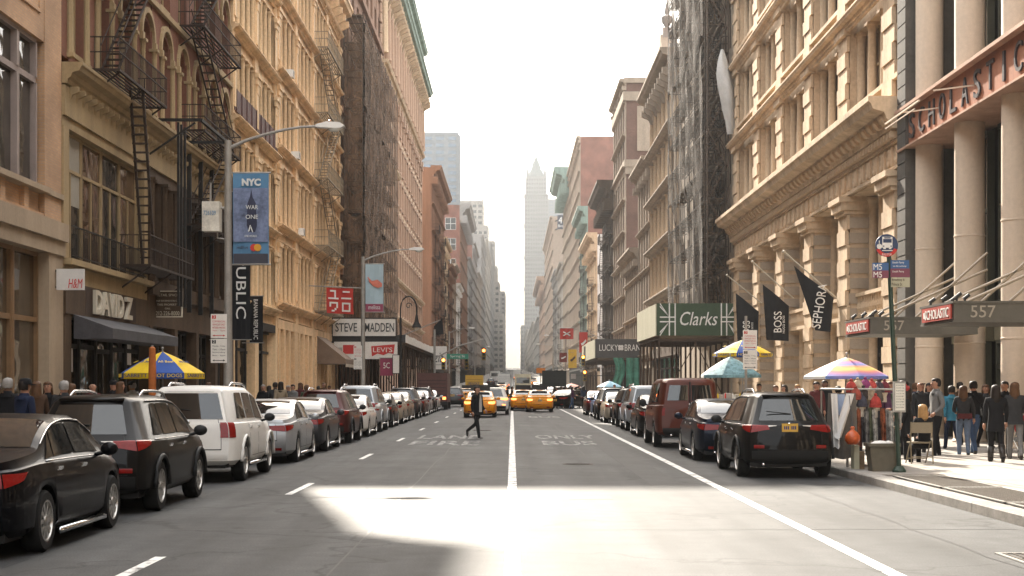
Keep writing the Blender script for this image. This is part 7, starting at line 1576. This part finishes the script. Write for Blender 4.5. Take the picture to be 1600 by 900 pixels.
rowt = {-4.9: 'left kerb lane', -4.8: 'left kerb lane', -1.6: 'left middle lane', -1.7: 'left middle lane', -1.5: 'left middle lane', 1.7: 'right middle lane', 1.6: 'right middle lane', 1.5: 'right middle lane', 4.6: 'right kerb lane', 4.7: 'right kerb lane', 4.8: 'right kerb lane'}; ordn = {}
for x, y, k, c in far_l:
    ln = rowt[x]; key = (ln, c, k); ordn[key] = ordn.get(key, 0) + 1; kd = {'sedan': 'sedan', 'crossover': 'crossover', 'boxy_suv': 'boxy SUV', 'taxi': 'taxi'}[k]
    dist = 'just past the signals' if y < 175 else 'around the side street' if y < 260 else 'on the distant rise' if y < 400 else 'faint near the top of the rise'
    put(k, c, x, y, '%s %s in the %s, %s' % (c, kd, ln, dist), name='distant_car' if k != 'taxi' else 'taxi', group='distant traffic down the street', cat='car' if k != 'taxi' else 'taxi', taillit=y % 3 == 0)
for k in list(PROTO): 
    for ch in list(PROTO[k].children_recursive): bpy.data.objects.remove(ch)
    bpy.data.objects.remove(PROTO[k])
# box trucks and buses
def truck(name, label, cat, x, y, w_, h_, L, box, cab, low=.55, lit=True, bus=False, sign=None):
    z = gz(y); o = empty(name, (x, y, z), label, cat, 'trucks and buses in the street')
    MB().box(x - w_ / 2, x + w_ / 2, y, y + L * (1 if bus else .74), z + (low if not bus else .35), z + h_).build('body', box, o)
    m = MB()
    if not bus: m.prism([(y + L * .76, z + .5), (y + L, z + .5), (y + L, z + 1.3), (y + L * .93, z + 2.1), (y + L * .76, z + 2.3)], x - w_ * .46, x + w_ * .46, 'x'); m.build('cab', cab, o)
    for yw in (y + L * .16, y + L * .84):
        for sg in (-1, 1): m = MB(); xx = x + sg * (w_ / 2 - .15); m.lathe([(.2, xx - .14), (.45, xx - .14), (.45, xx + .14), (.2, xx + .14)], (0, yw, z + .45), 14, axis='x'); m.build('wheel', TYRE, o)
    m = MB(); m.box(x - w_ / 2 - .03, x + w_ / 2 + .03, y - .14, y - .02, z + .35, z + .6); m.build('bumper', PLAST, o)
    for sg in (-1, 1): m = MB(); m.box(x + sg * (w_ / 2 - .22) - .12, x + sg * (w_ / 2 - .22) + .12, y - .05, y - .002, z + .75, z + .95); m.build('tail_light', TAILON if lit else TAIL, o)
    if bus: MB().box(x - w_ * .4, x + w_ * .4, y - .03, y - .002, z + h_ * .55, z + h_ * .83).build('rear_window', CARG, o); MB().box(x - w_ / 2 - .02, x + w_ / 2 + .02, y + .5, y + L - .8, z + h_ * .45, z + h_ * .8).build('side_window', CARG, o)
    else:
        m = MB(); m.box(x - w_ / 2 + .1, x + w_ / 2 - .1, y - .03, y - .002, z + low + .15, z + h_ - .2); dr = m.build('roller_door', box, o); m = MB()
        for k in range(6): zz = z + low + .3 + (h_ - low - .6) * k / 6; m.box(x - w_ / 2 + .1, x + w_ / 2 - .1, y - .04, y - .03, zz, zz + .03)
        m.build('rib', PLAST, dr)
        if sign: text(dr, sign[0], (x, y - .04, z + h_ * .62), CAMX, UPZ, w_ * .62, .36, sign[1], .02)
    return o
YT = mat('truck_yellow', (.58, .34, .03), .5, var=.08, bump=0); RT = mat('truck_red', (.09, .028, .02), .55, var=.2, bump=0); TW = mat('truck_white', (.66, .65, .62), .5, var=.08, bump=0)
truck('box_truck', 'yellow rental box truck in the left lane beyond the crossing man', 'truck', -5.0, 205, 2.3, 3.0, 7, YT, YT, sign=('PENSKE', BTX))
truck('box_truck', 'dark red truck parked at the left kerb before the green street sign', 'truck', -5.85, 114, 2.2, 2.7, 7.5, RT, RT)
truck('city_bus', 'pale city bus far ahead in the right lane', 'bus', 1.7, 240, 2.5, 3.1, 11, PALEP, TW, bus=True); truck('box_truck', 'white box truck on the distant rise', 'truck', -1.6, 300, 2.3, 3.0, 7, TW, TW); truck('city_bus', 'white bus far up the rise in the left lane', 'bus', -4.6, 420, 2.5, 3.2, 11, TW, TW, bus=True); truck('box_truck', 'white van-like truck near the top of the rise', 'truck', 1.6, 500, 2.3, 3.2, 7, TW, TW)
# ================================================================== people
SKIN = mat('skin_light', (.38, .20, .13), .6, var=.08, bump=0); SKIN2 = mat('skin_brown', (.16, .085, .055), .6, var=.08, bump=0); HAIRD = mat('hair_dark', (.02, .014, .011), .6, var=.2, sc=8, bump=.2); HAIRB = mat('hair_brown', (.10, .05, .025), .6, var=.25, sc=8, bump=.2); HAIRBL = mat('hair_blond', (.38, .22, .09), .6, var=.25, sc=8, bump=.2); HAIRG = mat('hair_grey', (.30, .28, .26), .7, var=.2, sc=8, bump=.2)
TOPM = mat('cloth_top', (.02, .02, .02), .85, bump=.1, fine=60); LEGM = mat('cloth_legs', (.02, .02, .025), .85, bump=.1, fine=60); SHOE = mat('shoe_dark', (.02, .016, .014), .5, bump=0); EYE = mat('eye_dark', (.01, .01, .01), .3, bump=0, var=0); LIP = mat('lip', (.25, .09, .07), .6, bump=0, var=0)
def leg_chain(hx, th, kn, foot=0, L1=.43, L2=.43):
    """hip at (hx,0,.92); thigh pitched th (forward +), knee bend kn"""
    hip = Vector((hx, 0, .92)); k = hip + Vector((0, math.sin(th), -math.cos(th))) * L1; a = k + Vector((0, math.sin(th - kn), -math.cos(th - kn))) * L2
    d = Vector((0, math.cos(th - kn - foot), math.sin(th - kn - foot) - .25)).normalized(); t = a + d * .17 + Vector((0, 0, -.03)); return hip, k, a, t
def arm_chain(sx, sw, el, out=.12, L1=.29, L2=.25, inn=0):
    s = Vector((sx, 0, 1.42)); sg = 1 if sx > 0 else -1; e = s + Vector((sg * math.sin(out), math.sin(sw), -math.cos(sw))).normalized() * L1; f = sw + el; w_ = e + Vector((sg * math.sin(out) * .3 - sg * inn, math.sin(f), -math.cos(f))).normalized() * L2; return s, e, w_
def build_body(P):
    """one continuous skinned figure facing +y, about 1.75 m tall; returns mesh with skin, top, leg and shoe materials"""
    V = []; E = []; RAD = []; TAGS = []
    def v(p, r, tag): V.append(tuple(p)); RAD.append(r if isinstance(r, tuple) else (r, r)); TAGS.append(tag); return len(V) - 1
    lean = P.get('lean', 0); LN = lambda z: Vector((0, (z - .95) * math.sin(lean), 0))
    bulk = P.get('bulk', 1); pz = P.get('sit', 0)
    pel = v((0, 0, .97), (.145 * bulk, .12), 'leg'); wa = v(LN(1.12) + Vector((0, 0, 1.12)), (.140 * bulk, .115), 'top'); ch = v(LN(1.32) + Vector((0, 0, 1.32)), (.165 * bulk, .125), 'top'); nb = v(LN(1.45) + Vector((0, 0, 1.445)), (.115, .085), 'top'); nk = v(LN(1.52) + Vector((0, .005, 1.51)), .063, 'skin'); hb = v(LN(1.58) + Vector((0, .02, 1.565)), .080, 'skin'); hm_ = v(LN(1.66) + Vector((0, .02, 1.645)), (.094, .108), 'skin'); ht = v(LN(1.72) + Vector((0, .015, 1.72)), (.080, .088), 'skin')
    E.extend([(pel, wa), (wa, ch), (ch, nb), (nb, nk), (nk, hb), (hb, hm_), (hm_, ht)])
    hands = []
    for sg, (th, kn, ft) in ((-1, P['lleg']), (1, P['rleg'])):
        h, k, a, t = leg_chain(sg * .09, th, kn, ft); ih = v(h - Vector((0, 0, .04)), .108 * bulk ** .5, 'leg'); ik = v(k, .07, 'leg'); ic = v(k * .6 + a * .4, .064, 'leg'); ia = v(a, .054, 'leg'); at = v(a + Vector((0, 0, -.045)), .045, 'shoe'); it = v(t, .036, 'shoe'); E.extend([(pel, ih), (ih, ik), (ik, ic), (ic, ia), (ia, at), (at, it)])
    for sg, (sw, el, out, inn) in ((-1, P['larm']), (1, P['rarm'])):
        s, e, w_ = arm_chain(sg * .175 * bulk, sw, el, out, inn=inn); o_ = LN(1.42); i_s = v(s + o_, .074, 'top'); ie = v(e + o_, .056, 'top'); iw = v(w_ + o_, .036, 'top'); E.extend([(ch, i_s), (i_s, ie), (ie, iw)]); hands.append((sg, e + o_, w_ + o_))
    me = bpy.data.meshes.new('body'); me.from_pydata(V, E, []); ob = bpy.data.objects.new('body_src', me); COL.objects.link(ob); md = ob.modifiers.new('s', 'SKIN'); md.use_smooth_shade = True
    for i, d in enumerate(me.skin_vertices[0].data): d.radius = RAD[i]; d.use_root = (i == 0)
    sb = ob.modifiers.new('d', 'SUBSURF'); sb.levels = 1; sb.render_levels = 1
    return ob, V, E, TAGS, hands, LN
def finish_body(src, P):
    ob, V, E, TAGS, hands, LN = src; dg = bpy.context.evaluated_depsgraph_get(); em = bpy.data.meshes.new_from_object(ob.evaluated_get(dg)); mi = {'skin': 0, 'top': 1, 'leg': 2, 'shoe': 3}
    segs = [(Vector(V[a]), Vector(V[b]), TAGS[a], TAGS[b]) for a, b in E]; VV = [tuple(x.co) for x in em.vertices]; mb = MB(); FS = []; MI = []; hemz = P.get('hem', .93)
    for p in em.polygons:
        c = Vector(p.center); best = None
        for a, b, ta, tb in segs:
            ab = b - a; t = max(0, min(1, (c - a).dot(ab) / ab.length_squared)); d = (c - a - ab * t).length
            if best is None or d < best[0]: best = (d, ta if t < .5 else tb)
        tg = best[1]
        if tg == 'leg' and c.z > hemz: tg = 'top'
        FS.append(tuple(p.vertices)); MI.append(mi[tg])
    mb.v = VV; mb.f = [list(f) for f in FS]; mb.mi = MI
    hc = LN(1.64) + Vector((0, .02, 1.64))
    mb.add(*_face(hc)[0], 0); mb.add(*_face(hc)[1], 4); mb.add(*_face(hc)[2], 5)
    for sg, e, w_ in hands:
        d = (w_ - e).normalized(); sd_ = Vector((0, 1, 0)) - d * d.y; sd_ = sd_.normalized() if sd_.length > .1 else Vector((1, 0, 0)); nn = d.cross(sd_)
        tmp = MB(); tmp.tube([w_ - d * .01, w_ + d * .035, w_ + d * .075, w_ + d * .095], [.026, .036, .038, .030], 6); mb.add(tmp.v, tmp.f, 0)
        for k, L_ in enumerate((.066, .076, .072, .056)):
            b0 = w_ + d * .088 + sd_ * (.026 - .0175 * k); cu = nn * (-.02 * sg); tmp = MB(); tmp.tube([b0, b0 + d * L_ * .55, b0 + d * L_ * .92 + cu * .8], [.0095, .009, .0065], 5); mb.add(tmp.v, tmp.f, 0)
        b0 = w_ + d * .035 + sd_ * .03; tmp = MB(); tmp.tube([b0, b0 + d * .03 + sd_ * .018, b0 + d * .06 + sd_ * .016], [.012, .0105, .008], 5); mb.add(tmp.v, tmp.f, 0)
    me = mb.mesh('person', [SKIN, TOPM, LEGM, SHOE, EYE, LIP], smooth=True); o_ = ob.data; bpy.data.objects.remove(ob); bpy.data.meshes.remove(o_); bpy.data.meshes.remove(em); return me
def _face(c):
    s = MB(); s.prism([(c.y + .088, c.z + .02), (c.y + .118, c.z - .018), (c.y + .088, c.z - .024)], c.x - .014, c.x + .014, 'x')
    for q in (-1, 1): s.sphere((c.x + q * .083, c.y - .005, c.z), .014, .025, .034, 6, 5)
    e = MB()
    for q in (-1, 1): e.sphere((c.x + q * .033, c.y + .082, c.z + .022), .013, .01, .009, 6, 4); e.box(c.x + q * .033 - .018, c.x + q * .033 + .018, c.y + .083, c.y + .094, c.z + .043, c.z + .05)
    l = MB(); l.box(c.x - .024, c.x + .024, c.y + .078, c.y + .092, c.z - .052, c.z - .042); return [(s.v, s.f), (e.v, e.f), (l.v, l.f)]
def hair_mesh(style):
    m = MB(); c = (0, .015, 1.65); vs = []; fs = []
    if style == 'short': prof = [(0, .112), (.055, .103), (.092, .076), (.107, .035), (.108, -.01), (.102, -.05), (.09, -.075)]
    else: prof = [(0, .114), (.057, .104), (.095, .076), (.111, .035), (.114, -.02), (.118, -.09), (.125, -.17), (.12, -.24), (.095, -.29)]
    n = 14
    for j, (r, z) in enumerate(prof):
        for i in range(n):
            t = 2 * math.pi * i / n; y = math.sin(t); k = 1.0
            zz = z
            if y > .35 and z < .045: k = .78 if style == 'short' else .72; zz = max(z, .045)
            rx = r * (.92 if True else 1); vs.append((c[0] + rx * k * math.cos(t) * (1 + .05 * math.sin(i * 5 + j)), c[1] - .008 + r * 1.08 * k * y, c[2] + zz + .006 * math.sin(i * 3 + j)))
    for j in range(len(prof) - 1):
        for i in range(n): i2 = (i + 1) % n; fs.append((j * n + i, j * n + i2, (j + 1) * n + i2, (j + 1) * n + i))
    return m.add(vs, fs).mesh('hair', HAIRD, smooth=True)
def cap_mesh(kind):
    m = MB(); c = (0, .02, 1.675)
    m.lathe([(.112, -.01), (.114, .025), (.095, .08), (.055, .105), (0, .11)], c, 14)
    if kind == 'cap': m.prism([(.1, 1.672), (.21, 1.655), (.21, 1.662), (.1, 1.69)], -.07, .07, 'x')
    else: m.lathe([(.1, -.03), (.11, -.02), (.11, .015), (.1, .02)], c, 14); m.sphere((0, .02, 1.79), .03, n=8, m=5)
    return m.mesh('hat', TOPM, smooth=40)
POSES = dict(
    walk=dict(lleg=(.42, .15, 0), rleg=(-.22, .55, .3), larm=(-.35, .25, .1, 0), rarm=(.32, .35, .1, 0)), walk2=dict(lleg=(-.3, .25, .25), rleg=(.36, .08, 0), larm=(.3, .4, .12, 0), rarm=(-.3, .2, .1, 0)),
    cross=dict(lleg=(-.25, .75, .5), rleg=(.22, .05, 0), larm=(.1, .7, .12, .2), rarm=(-.15, .3, .12, 0)), stand=dict(lleg=(.03, .03, 0), rleg=(-.03, .04, 0), larm=(.08, .25, .1, 0), rarm=(.05, .3, .12, 0)),
    carry=dict(lleg=(.1, .1, 0), rleg=(-.15, .3, .2), larm=(.25, 1.1, .15, .35), rarm=(.05, .5, .3, 0)), pockets=dict(lleg=(.12, .05, 0), rleg=(-.08, .1, 0), larm=(-.15, .9, .32, .55), rarm=(-.15, .9, .32, .55), bulk=1.08),
    push=dict(lleg=(.3, .1, 0), rleg=(-.25, .4, .25), larm=(.55, .6, .1, 0), rarm=(.55, .6, .1, 0), lean=.08), sit=dict(lleg=(1.4, 1.35, 0), rleg=(1.45, 1.45, 0), larm=(.35, .9, .1, .3), rarm=(.4, .8, .1, .3), lean=.12), coat=dict(lleg=(.2, .1, 0), rleg=(-.2, .4, .25), larm=(-.15, .25, .16, 0), rarm=(.15, .3, .16, 0), bulk=1.12, hem=.9))
_src = {k: build_body(p) for k, p in POSES.items()}; bpy.context.view_layer.update()
BODY = {k: finish_body(_src[k], POSES[k]) for k in POSES}
HAIR = {k: hair_mesh(k) for k in ('short', 'long')}; HATS = {k: cap_mesh(k) for k in ('cap', 'beanie')}
def coat_mesh(zb, zt=1.2, f=1.0):
    m = MB(); n = 14; prof = [(.150, .118, zt), (.155, .122, zt - .12), (.175, .14, .95), (.19, .155, .85), (.205, .17, zb)]; vs = []
    for j, (a, b_, z) in enumerate(prof):
        for i in range(n): t = 2 * math.pi * i / n; k = f * (1 + .025 * math.sin(i * 4 + j)); vs.append((a * k * math.cos(t), b_ * k * math.sin(t) + (z - .95) * .0, z))
    m.add(vs, [(j * n + i, j * n + (i + 1) % n, (j + 1) * n + (i + 1) % n, (j + 1) * n + i) for j in range(4) for i in range(n)]); return m.mesh('coat', TOPM, smooth=True)
COLLAR = MB().lathe([(.13, 1.415), (.11, 1.46), (.082, 1.50), (.072, 1.525), (.062, 1.52)], (0, .0, 0), 14, cap=False).mesh('collar', TOPM, smooth=True)
COATS = {z: coat_mesh(z) for z in (.72, .58, .82)}
def cm(name, c): return mat('cloth_' + name, tuple(x * .8 for x in c), .92, var=.2, sc=3, bump=.1, fine=60)
CL = {k: cm(k, v) for k, v in dict(black=(.014, .014, .016), charcoal=(.04, .04, .042), navy=(.02, .028, .06), brown=(.08, .045, .028), denim=(.06, .10, .18), paledenim=(.15, .20, .28), grey=(.20, .195, .19), white=(.6, .58, .55), red=(.30, .035, .03), teal=(.05, .22, .33), beige=(.32, .25, .17), green=(.07, .10, .06), maroon=(.12, .03, .03), plum=(.10, .04, .08)).items()}
SK = dict(l=SKIN, b=SKIN2); HR = dict(d=HAIRD, b=HAIRB, y=HAIRBL, g=HAIRG)
def person(pose, x, y, face, label, top='black', legs='denim', skin='l', hair='short', hc='d', hat=None, hatc='black', coat=None, h=1.75, group=None, z=None, extra=None, shoe=None):
    zz = (SL if abs(x + .3) > 6.6 else 0) + gz(y) if z is None else z; s_ = h / 1.765
    def inst(n, me, par, sub):
        o = bpy.data.objects.new(n, me); COL.objects.link(o); o.parent = par
        for i, m in sub.items(): o.material_slots[i].link = 'OBJECT'; o.material_slots[i].material = m
        return o
    o = inst('person', BODY[pose], None, {0: SK[skin], 1: CL[top], 2: CL[legs]}); o.location = (x, y, zz - (.50 - .02 if pose == 'sit' else (.035)) * s_ + (.0)); o.rotation_euler = (0, 0, face); o.scale = (s_,) * 3; setp(o, label, 'person', group); WL[o.name] = Vector((0, 0, 0))
    ln = POSES[pose].get('lean', 0); dy = .69 * math.sin(ln)
    if hair: q = inst('hair', HAIR[hair], o, {0: HR[hc]}); q.location = (0, dy, 0)
    if hat: q = inst('hat', HATS[hat], o, {0: CL[hatc]}); q.location = (0, dy, 0)
    if coat: inst('coat', COATS[coat], o, {0: CL[top]})
    q = inst('collar', COLLAR, o, {0: CL[top]}); q.location = (0, dy, 0)
    if extra: extra(o)
    return o
def bag(o, m, x=.24, y=0, z=.72, w_=.1, h_=.26, d_=.3, strap=True):
    b_ = MB(); b_.box(x - w_ / 2, x + w_ / 2, y - d_ / 2, y + d_ / 2, z - h_ / 2, z + h_ / 2); add(o, 'bag', b_, m, o, False)
    if strap: s_ = MB(); s_.tube([(x, y, z + h_ / 2), (x * .5, y - .13, 1.2), (-.08, -.10, 1.46), (-.1, .02, 1.48)], .012, 4); add(o, 'bag_strap', s_, m, o, False)
PI = math.pi
# the man crossing, seen front on, jacket open over a pale shirt
def open_shirt(o):
    m = MB(); m.add([(-.045, .128, 1.46), (.045, .128, 1.46), (.07, .150, 1.2), (.085, .150, .92), (-.085, .150, .92), (-.07, .150, 1.2)], [(0, 1, 2, 3, 4, 5)]); m2 = MB(); m2.prism([(-.05, 1.47), (.05, 1.47), (.085, 1.2), (.1, .9), (-.1, .9), (-.085, 1.2)], .06, .150, 'y'); add(o, 'shirt', m2, CL['white'], o, False)
    for sg in (-1, 1): q = MB(); q.prism([(sg * .05, 1.475), (sg * .10, 1.44), (sg * .135, 1.2), (sg * .16, .80), (sg * .085, .80), (sg * .08, 1.2)], .06, .163, 'y'); add(o, 'lapel', q, CL['black'], o, False)
person('cross', PX(745, 53), 53, -PI * .70, 'man in dark jacket and pale shirt walking across the road', top='black', legs='black', coat=.82, h=1.82, extra=open_shirt)
G1, G2 = 'people on the right pavement', 'people on the left pavement behind the parked cars'
def glasses(o): m = MB(); m.box(-.07, .07, .1, .115, 1.675, 1.70); add(o, 'sunglasses', m, EYE, o, False)
person('stand', PX(1276, 47), 47, PI, 'man in red brown jacket standing behind the dark crossover', top='maroon', legs='charcoal', h=1.8, group=G1)
person('stand', PX(1289, 48.5), 48.5, PI - .4, 'man in black jacket standing next to the red brown jacket', top='black', legs='black', skin='b', h=1.85, group=G1)
person('stand', PX(1438, 38), 38, PI + .3, 'bald man in sunglasses facing up the street beside the grey sweater', top='charcoal', legs='charcoal', hair=None, h=1.80, group=G1, extra=glasses)
def vest(o): m = MB(); m.lathe([(.07, 1.49), (.1, 1.46), (.115, 1.4)], (0, 0, 0), 12, cap=False); add(o, 'collar', m, CL['charcoal'], o)
person('pockets', PX(1463, 36.5), 36.5, PI * .55, 'man in grey sweater and black trousers by the folding chair', top='grey', legs='black', h=1.86, group=G1, extra=vest)
person('sit', PX(1440, 33.1), 32.85, .25, 'woman with long fair hair and black coat sitting on the folding chair', top='black', legs='black', hair='long', hc='y', coat=None, h=1.72, group=G1)
person('stand', PX(1424, 34), 34.4, PI * .4, 'woman in dark coat and red headscarf leaning at the scarf stall', top='black', legs='black', hair='long', hat='beanie', hatc='red', coat=.58, h=1.66, group=G1)
person('walk', PX(1487, 40), 40, 0, 'person in bright blue jacket walking behind the grey sweater', top='teal', legs='navy', h=1.68, group=G1, coat=.82)
person('walk2', PX(1521, 37.5), 37.5, .1, 'man in black top and jeans walking beside the woman with pink collar', top='black', legs='denim', h=1.80, group=G1, extra=lambda o: bag(o, CL['black'], .22, -.05, .95))
person('carry', PX(1505, 37), 37, -.15, 'woman in black with pink collar and striped waist bag, jeans', top='charcoal', legs='paledenim', hair='long', hc='b', h=1.68, group=G1, extra=lambda o: bag(o, CL['maroon'], .02, -.16, 1.0, .34, .13, .1, False))
person('coat', PX(1556, 33.4), 33.4, -.1, 'woman in black padded coat and boots walking away', top='black', legs='black', hair='long', hc='d', coat=.72, h=1.70, group=G1, extra=lambda o: [add(o, 'boot', MB().tube([leg_chain(sg * .09, *POSES['coat']['lleg' if sg < 0 else 'rleg'])[1] * .75 + leg_chain(sg * .09, *POSES['coat']['lleg' if sg < 0 else 'rleg'])[2] * .25, leg_chain(sg * .09, *POSES['coat']['lleg' if sg < 0 else 'rleg'])[2]], [.075, .062], 10), SHOE, o) for sg in (-1, 1)])
person('push', PX(1586, 34.6), 34.6, -.2, 'woman with long brown hair pushing the red pushchair', top='charcoal', legs='grey', hair='long', hc='b', coat=.82, h=1.76, group=G1)
for px, d, pose, f, t, l, hr, lb in ((1212, 50, 'stand', PI, 'brown', 'black', 'short', 'grey haired head just above the dark crossover, left of the roof aerial'), (1226, 52, 'stand', 2, 'beige', 'black', 'long', 'fair headed person above the dark crossover roof, middle'), (1246, 51, 'walk', PI, 'charcoal', 'black', 'short', 'person in charcoal above the right end of the dark crossover'), (1330, 46, 'walk2', .2, 'black', 'denim', 'short', 'person in black passing behind the rainbow umbrella stall'), (1352, 45, 'stand', 1.2, 'maroon', 'black', 'long', 'woman in maroon browsing behind the hat display'), (1372, 43, 'walk', PI, 'navy', 'navy', 'short', 'man in navy walking behind the hat display'), (1392, 42, 'stand', PI - .5, 'plum', 'black', 'long', 'woman in plum coat behind the timetable case'), (1407, 40, 'walk', .1, 'green', 'charcoal', 'short', 'man in green jacket just right of the bus stop pole')):
    person(pose, PX(px, d), d, f, lb, top=t, legs=l, hair=hr, hc=R.choice('dbyg'), h=R.uniform(1.62, 1.8), group=G1)
for px, d, pose, f, t, l, hr, hat, lb in ((38, 27, 'stand', -.6, 'navy', 'black', 'short', 'cap', 'man in cap and navy jacket behind the nearest black sedan'), (57, 33, 'walk', .2, 'brown', 'black', 'long', None, 'long haired person in brown near the tan building'), (75, 34, 'walk2', PI, 'black', 'black', 'long', None, 'dark haired woman facing the camera near the tan building'), (12, 29, 'stand', 0, 'black', 'black', 'short', None, 'person in black at the left edge of the photo'), (100, 31, 'stand', .4, 'charcoal', 'black', 'short', None, 'stooping grey haired man above the dark crossover roof'), (112, 36, 'walk', 0, 'beige', 'black', 'long', None, 'brown haired woman beside the stooping man'), (145, 40, 'stand', PI, 'maroon', 'black', None, None, 'bald man facing the camera near the shop with the awning'), (178, 42, 'stand', PI - .5, 'black', 'black', 'short', 'beanie', 'person in knitted hat by the hot dog cart'), (188, 41, 'stand', -.8, 'brown', 'black', 'long', None, 'red haired woman queuing at the hot dog cart'), (207, 44.6, 'stand', 1.0, 'white', 'black', 'short', 'cap', 'hot dog seller in white with a cap behind the cart'), (326, 50, 'walk', PI, 'maroon', 'black', 'short', None, 'head of a walker above the white SUV roof')):
    person(pose, min(-7.6, PX(px, d)), d, f, lb, top=t, legs=l, hair=hr, hc=R.choice('dbbg'), hat=hat, h=R.uniform(1.68, 1.84), group=G2, skin='b' if px in (12, 326) else 'l')
lt = ['black', 'brown', 'charcoal', 'beige', 'navy', 'grey', 'maroon', 'plum', 'green', 'black', 'brown', 'navy']; locs = ['first', 'second', 'third', 'fourth', 'fifth', 'sixth', 'seventh', 'eighth', 'ninth', 'tenth', 'eleventh', 'twelfth']
for k in range(12):
    px = 412 + 9.5 * k + R.uniform(-2, 2); d = R.uniform(54, 66) if k < 9 else R.uniform(72, 88); t = lt[k]
    person(R.choice(['walk', 'walk2', 'stand', 'carry']), min(-7.7, PX(px, d)), d, R.choice([0, .2, PI, PI - .3]), '%s clad walker, %s head from the left in the crowd before the cream iron buildings' % (t, locs[k]), top=t, legs=R.choice(['black', 'denim', 'charcoal']), hair=R.choice(['short', 'long']), hc=R.choice('ddbg'), h=R.uniform(1.64, 1.84), group=G2, skin=R.choice('llb'))
GX = 'pedestrians at the far crossing'
FC = ['black', 'charcoal', 'maroon', 'navy', 'brown', 'beige', 'red', 'grey', 'denim', 'plum', 'white', 'green']
for k in range(16):
    px = 868 + 3.0 * k + R.uniform(-1, 1); d = R.uniform(118, 134); x = PX(px, d); t = FC[k % 12]
    person(R.choice(['walk', 'walk2', 'stand', 'carry']), x, d, R.choice([0, PI, 1.5, -1.5]), '%s clad pedestrian, %s from the left in the far crowd at the right corner' % (t, (locs + ['thirteenth', 'fourteenth', 'fifteenth', 'sixteenth'])[k]), top=t, legs=R.choice(['black', 'denim', 'charcoal']), hair=R.choice(['short', 'long']), h=R.uniform(1.62, 1.84), group=GX, skin=R.choice('llb'))
person('walk', PX(793, 116), 116, 1.5, 'dark clad pedestrian crossing left of the two taxis', top='black', legs='black', group=GX); person('walk2', PX(800, 118), 118, -1.5, 'pedestrian in brown crossing just behind the left taxi', top='brown', legs='black', group=GX)
for px, d, t, lb in ((1020, 96, 'brown', 'walker in brown under the union-flag shed'), (1060, 84, 'navy', 'walker in navy beside the red van'), (985, 100, 'charcoal', 'walker in charcoal beyond the silver SUV'), (1100, 66, 'black', 'food cart customer in black beside the flowered umbrella'), (960, 112, 'red', 'walker in red under the sky blue umbrella'), (1186, 58, 'beige', 'walker in beige right of the flowered umbrella')):
    person(R.choice(['walk', 'stand', 'carry']), max(7.2, PX(px, d)), d, R.choice([0, PI]), lb, top=t, legs='black', hair=R.choice(['short', 'long']), group=G1)
for k, (px, d, pose, f, t, hr, lb) in enumerate(((1452, 41, 'walk', PI, 'black', 'long', 'dark haired woman in black walking up behind the man in sunglasses'), (1500, 43, 'walk2', .1, 'brown', 'short', 'man in brown coat ahead of the blue jacket'), (1540, 41, 'walk', PI, 'charcoal', 'long', 'woman in charcoal between the jeans couple and the padded coat'), (1570, 39, 'stand', PI - .6, 'black', 'short', 'man in black facing the camera behind the padded coat'), (1412, 37, 'carry', 1.4, 'brown', 'long', 'woman in brown handling hats at the end of the scarf stall'), (1430, 43, 'walk', 0, 'navy', 'short', 'man in navy far behind the bald man'), (1342, 39, 'stand', 2.0, 'black', 'long', 'woman in black behind the hanging scarves'), (1362, 36.5, 'stand', PI, 'charcoal', 'short', 'scarf seller in charcoal standing behind the hat display'), (1310, 41, 'walk', .2, 'brown', 'short', 'man in brown passing under the left edge of the rainbow umbrella'), (1593, 42, 'walk2', 0, 'black', 'short', 'man in black walking ahead of the red pushchair'))):
    person(pose, PX(px, d), d, f, lb, top=t, legs='black', hair=hr, hc=R.choice('ddb'), h=R.uniform(1.64, 1.82), group=G1, coat=.72 if k % 3 == 0 else None)
# pushchair
x, d = PX(1599, 35.4), 35.3; o = empty('pushchair', (x, d, SL), 'red pushchair at the right edge of the photo', 'pushchair'); m_ = MB(); m_.lathe([(.02, .42), (.18, .36), (.25, .2), (.26, .0), (.2, -.12)], (x, d, .85), 12, cap=False); m_.build('hood', mat('pushchair_red', (.42, .03, .04), .6, bump=.05), o, smooth=True)
m_ = MB(); m_.prism([(d - .2, .55), (d + .35, .5), (d + .35, .58), (d - .12, .65), (d - .3, 1.0), (d - .36, .98)], x - .2, x + .2, 'x'); m_.build('seat', CL['charcoal'], o); m_ = MB()
for sg in (-.24, .24): m_.tube([(x + sg, d + .4, .28), (x + sg, d - .3, .85), (x + sg, d - .6, 1.15)], .014); m_.tube([(x + sg, d - .4, .28), (x + sg, d + .1, .6)], .014)
m_.tube([(x - .24, d - .6, 1.15), (x + .24, d - .6, 1.15)], .016); m_.build('frame', STEEL, o)
for sg in (-.24, .24):
    for dy in (-.4, .4): m_ = MB(); m_.lathe([(.05, x + sg - .02), (.12, x + sg - .02), (.12, x + sg + .02), (.05, x + sg + .02)], (0, d + dy, SL + .12), 12, axis='x'); m_.build('wheel', TYRE, o)
# ================================================================== haze
hm = bpy.data.materials.new('haze_air'); hm.use_nodes = True; n = hm.node_tree.nodes; n.remove(n['Principled BSDF'])
pvn = n.new('ShaderNodeVolumePrincipled'); pvn.inputs['Density'].default_value = .00072; pvn.inputs['Color'].default_value = (.108, .114, .120, 1); pvn.inputs['Anisotropy'].default_value = .66
hm.node_tree.links.new(pvn.outputs[0], n['Material Output'].inputs['Volume'])
MB().box(-900, 900, -330, 2600, -1.5, 262).build('haze', hm, kind='stuff')
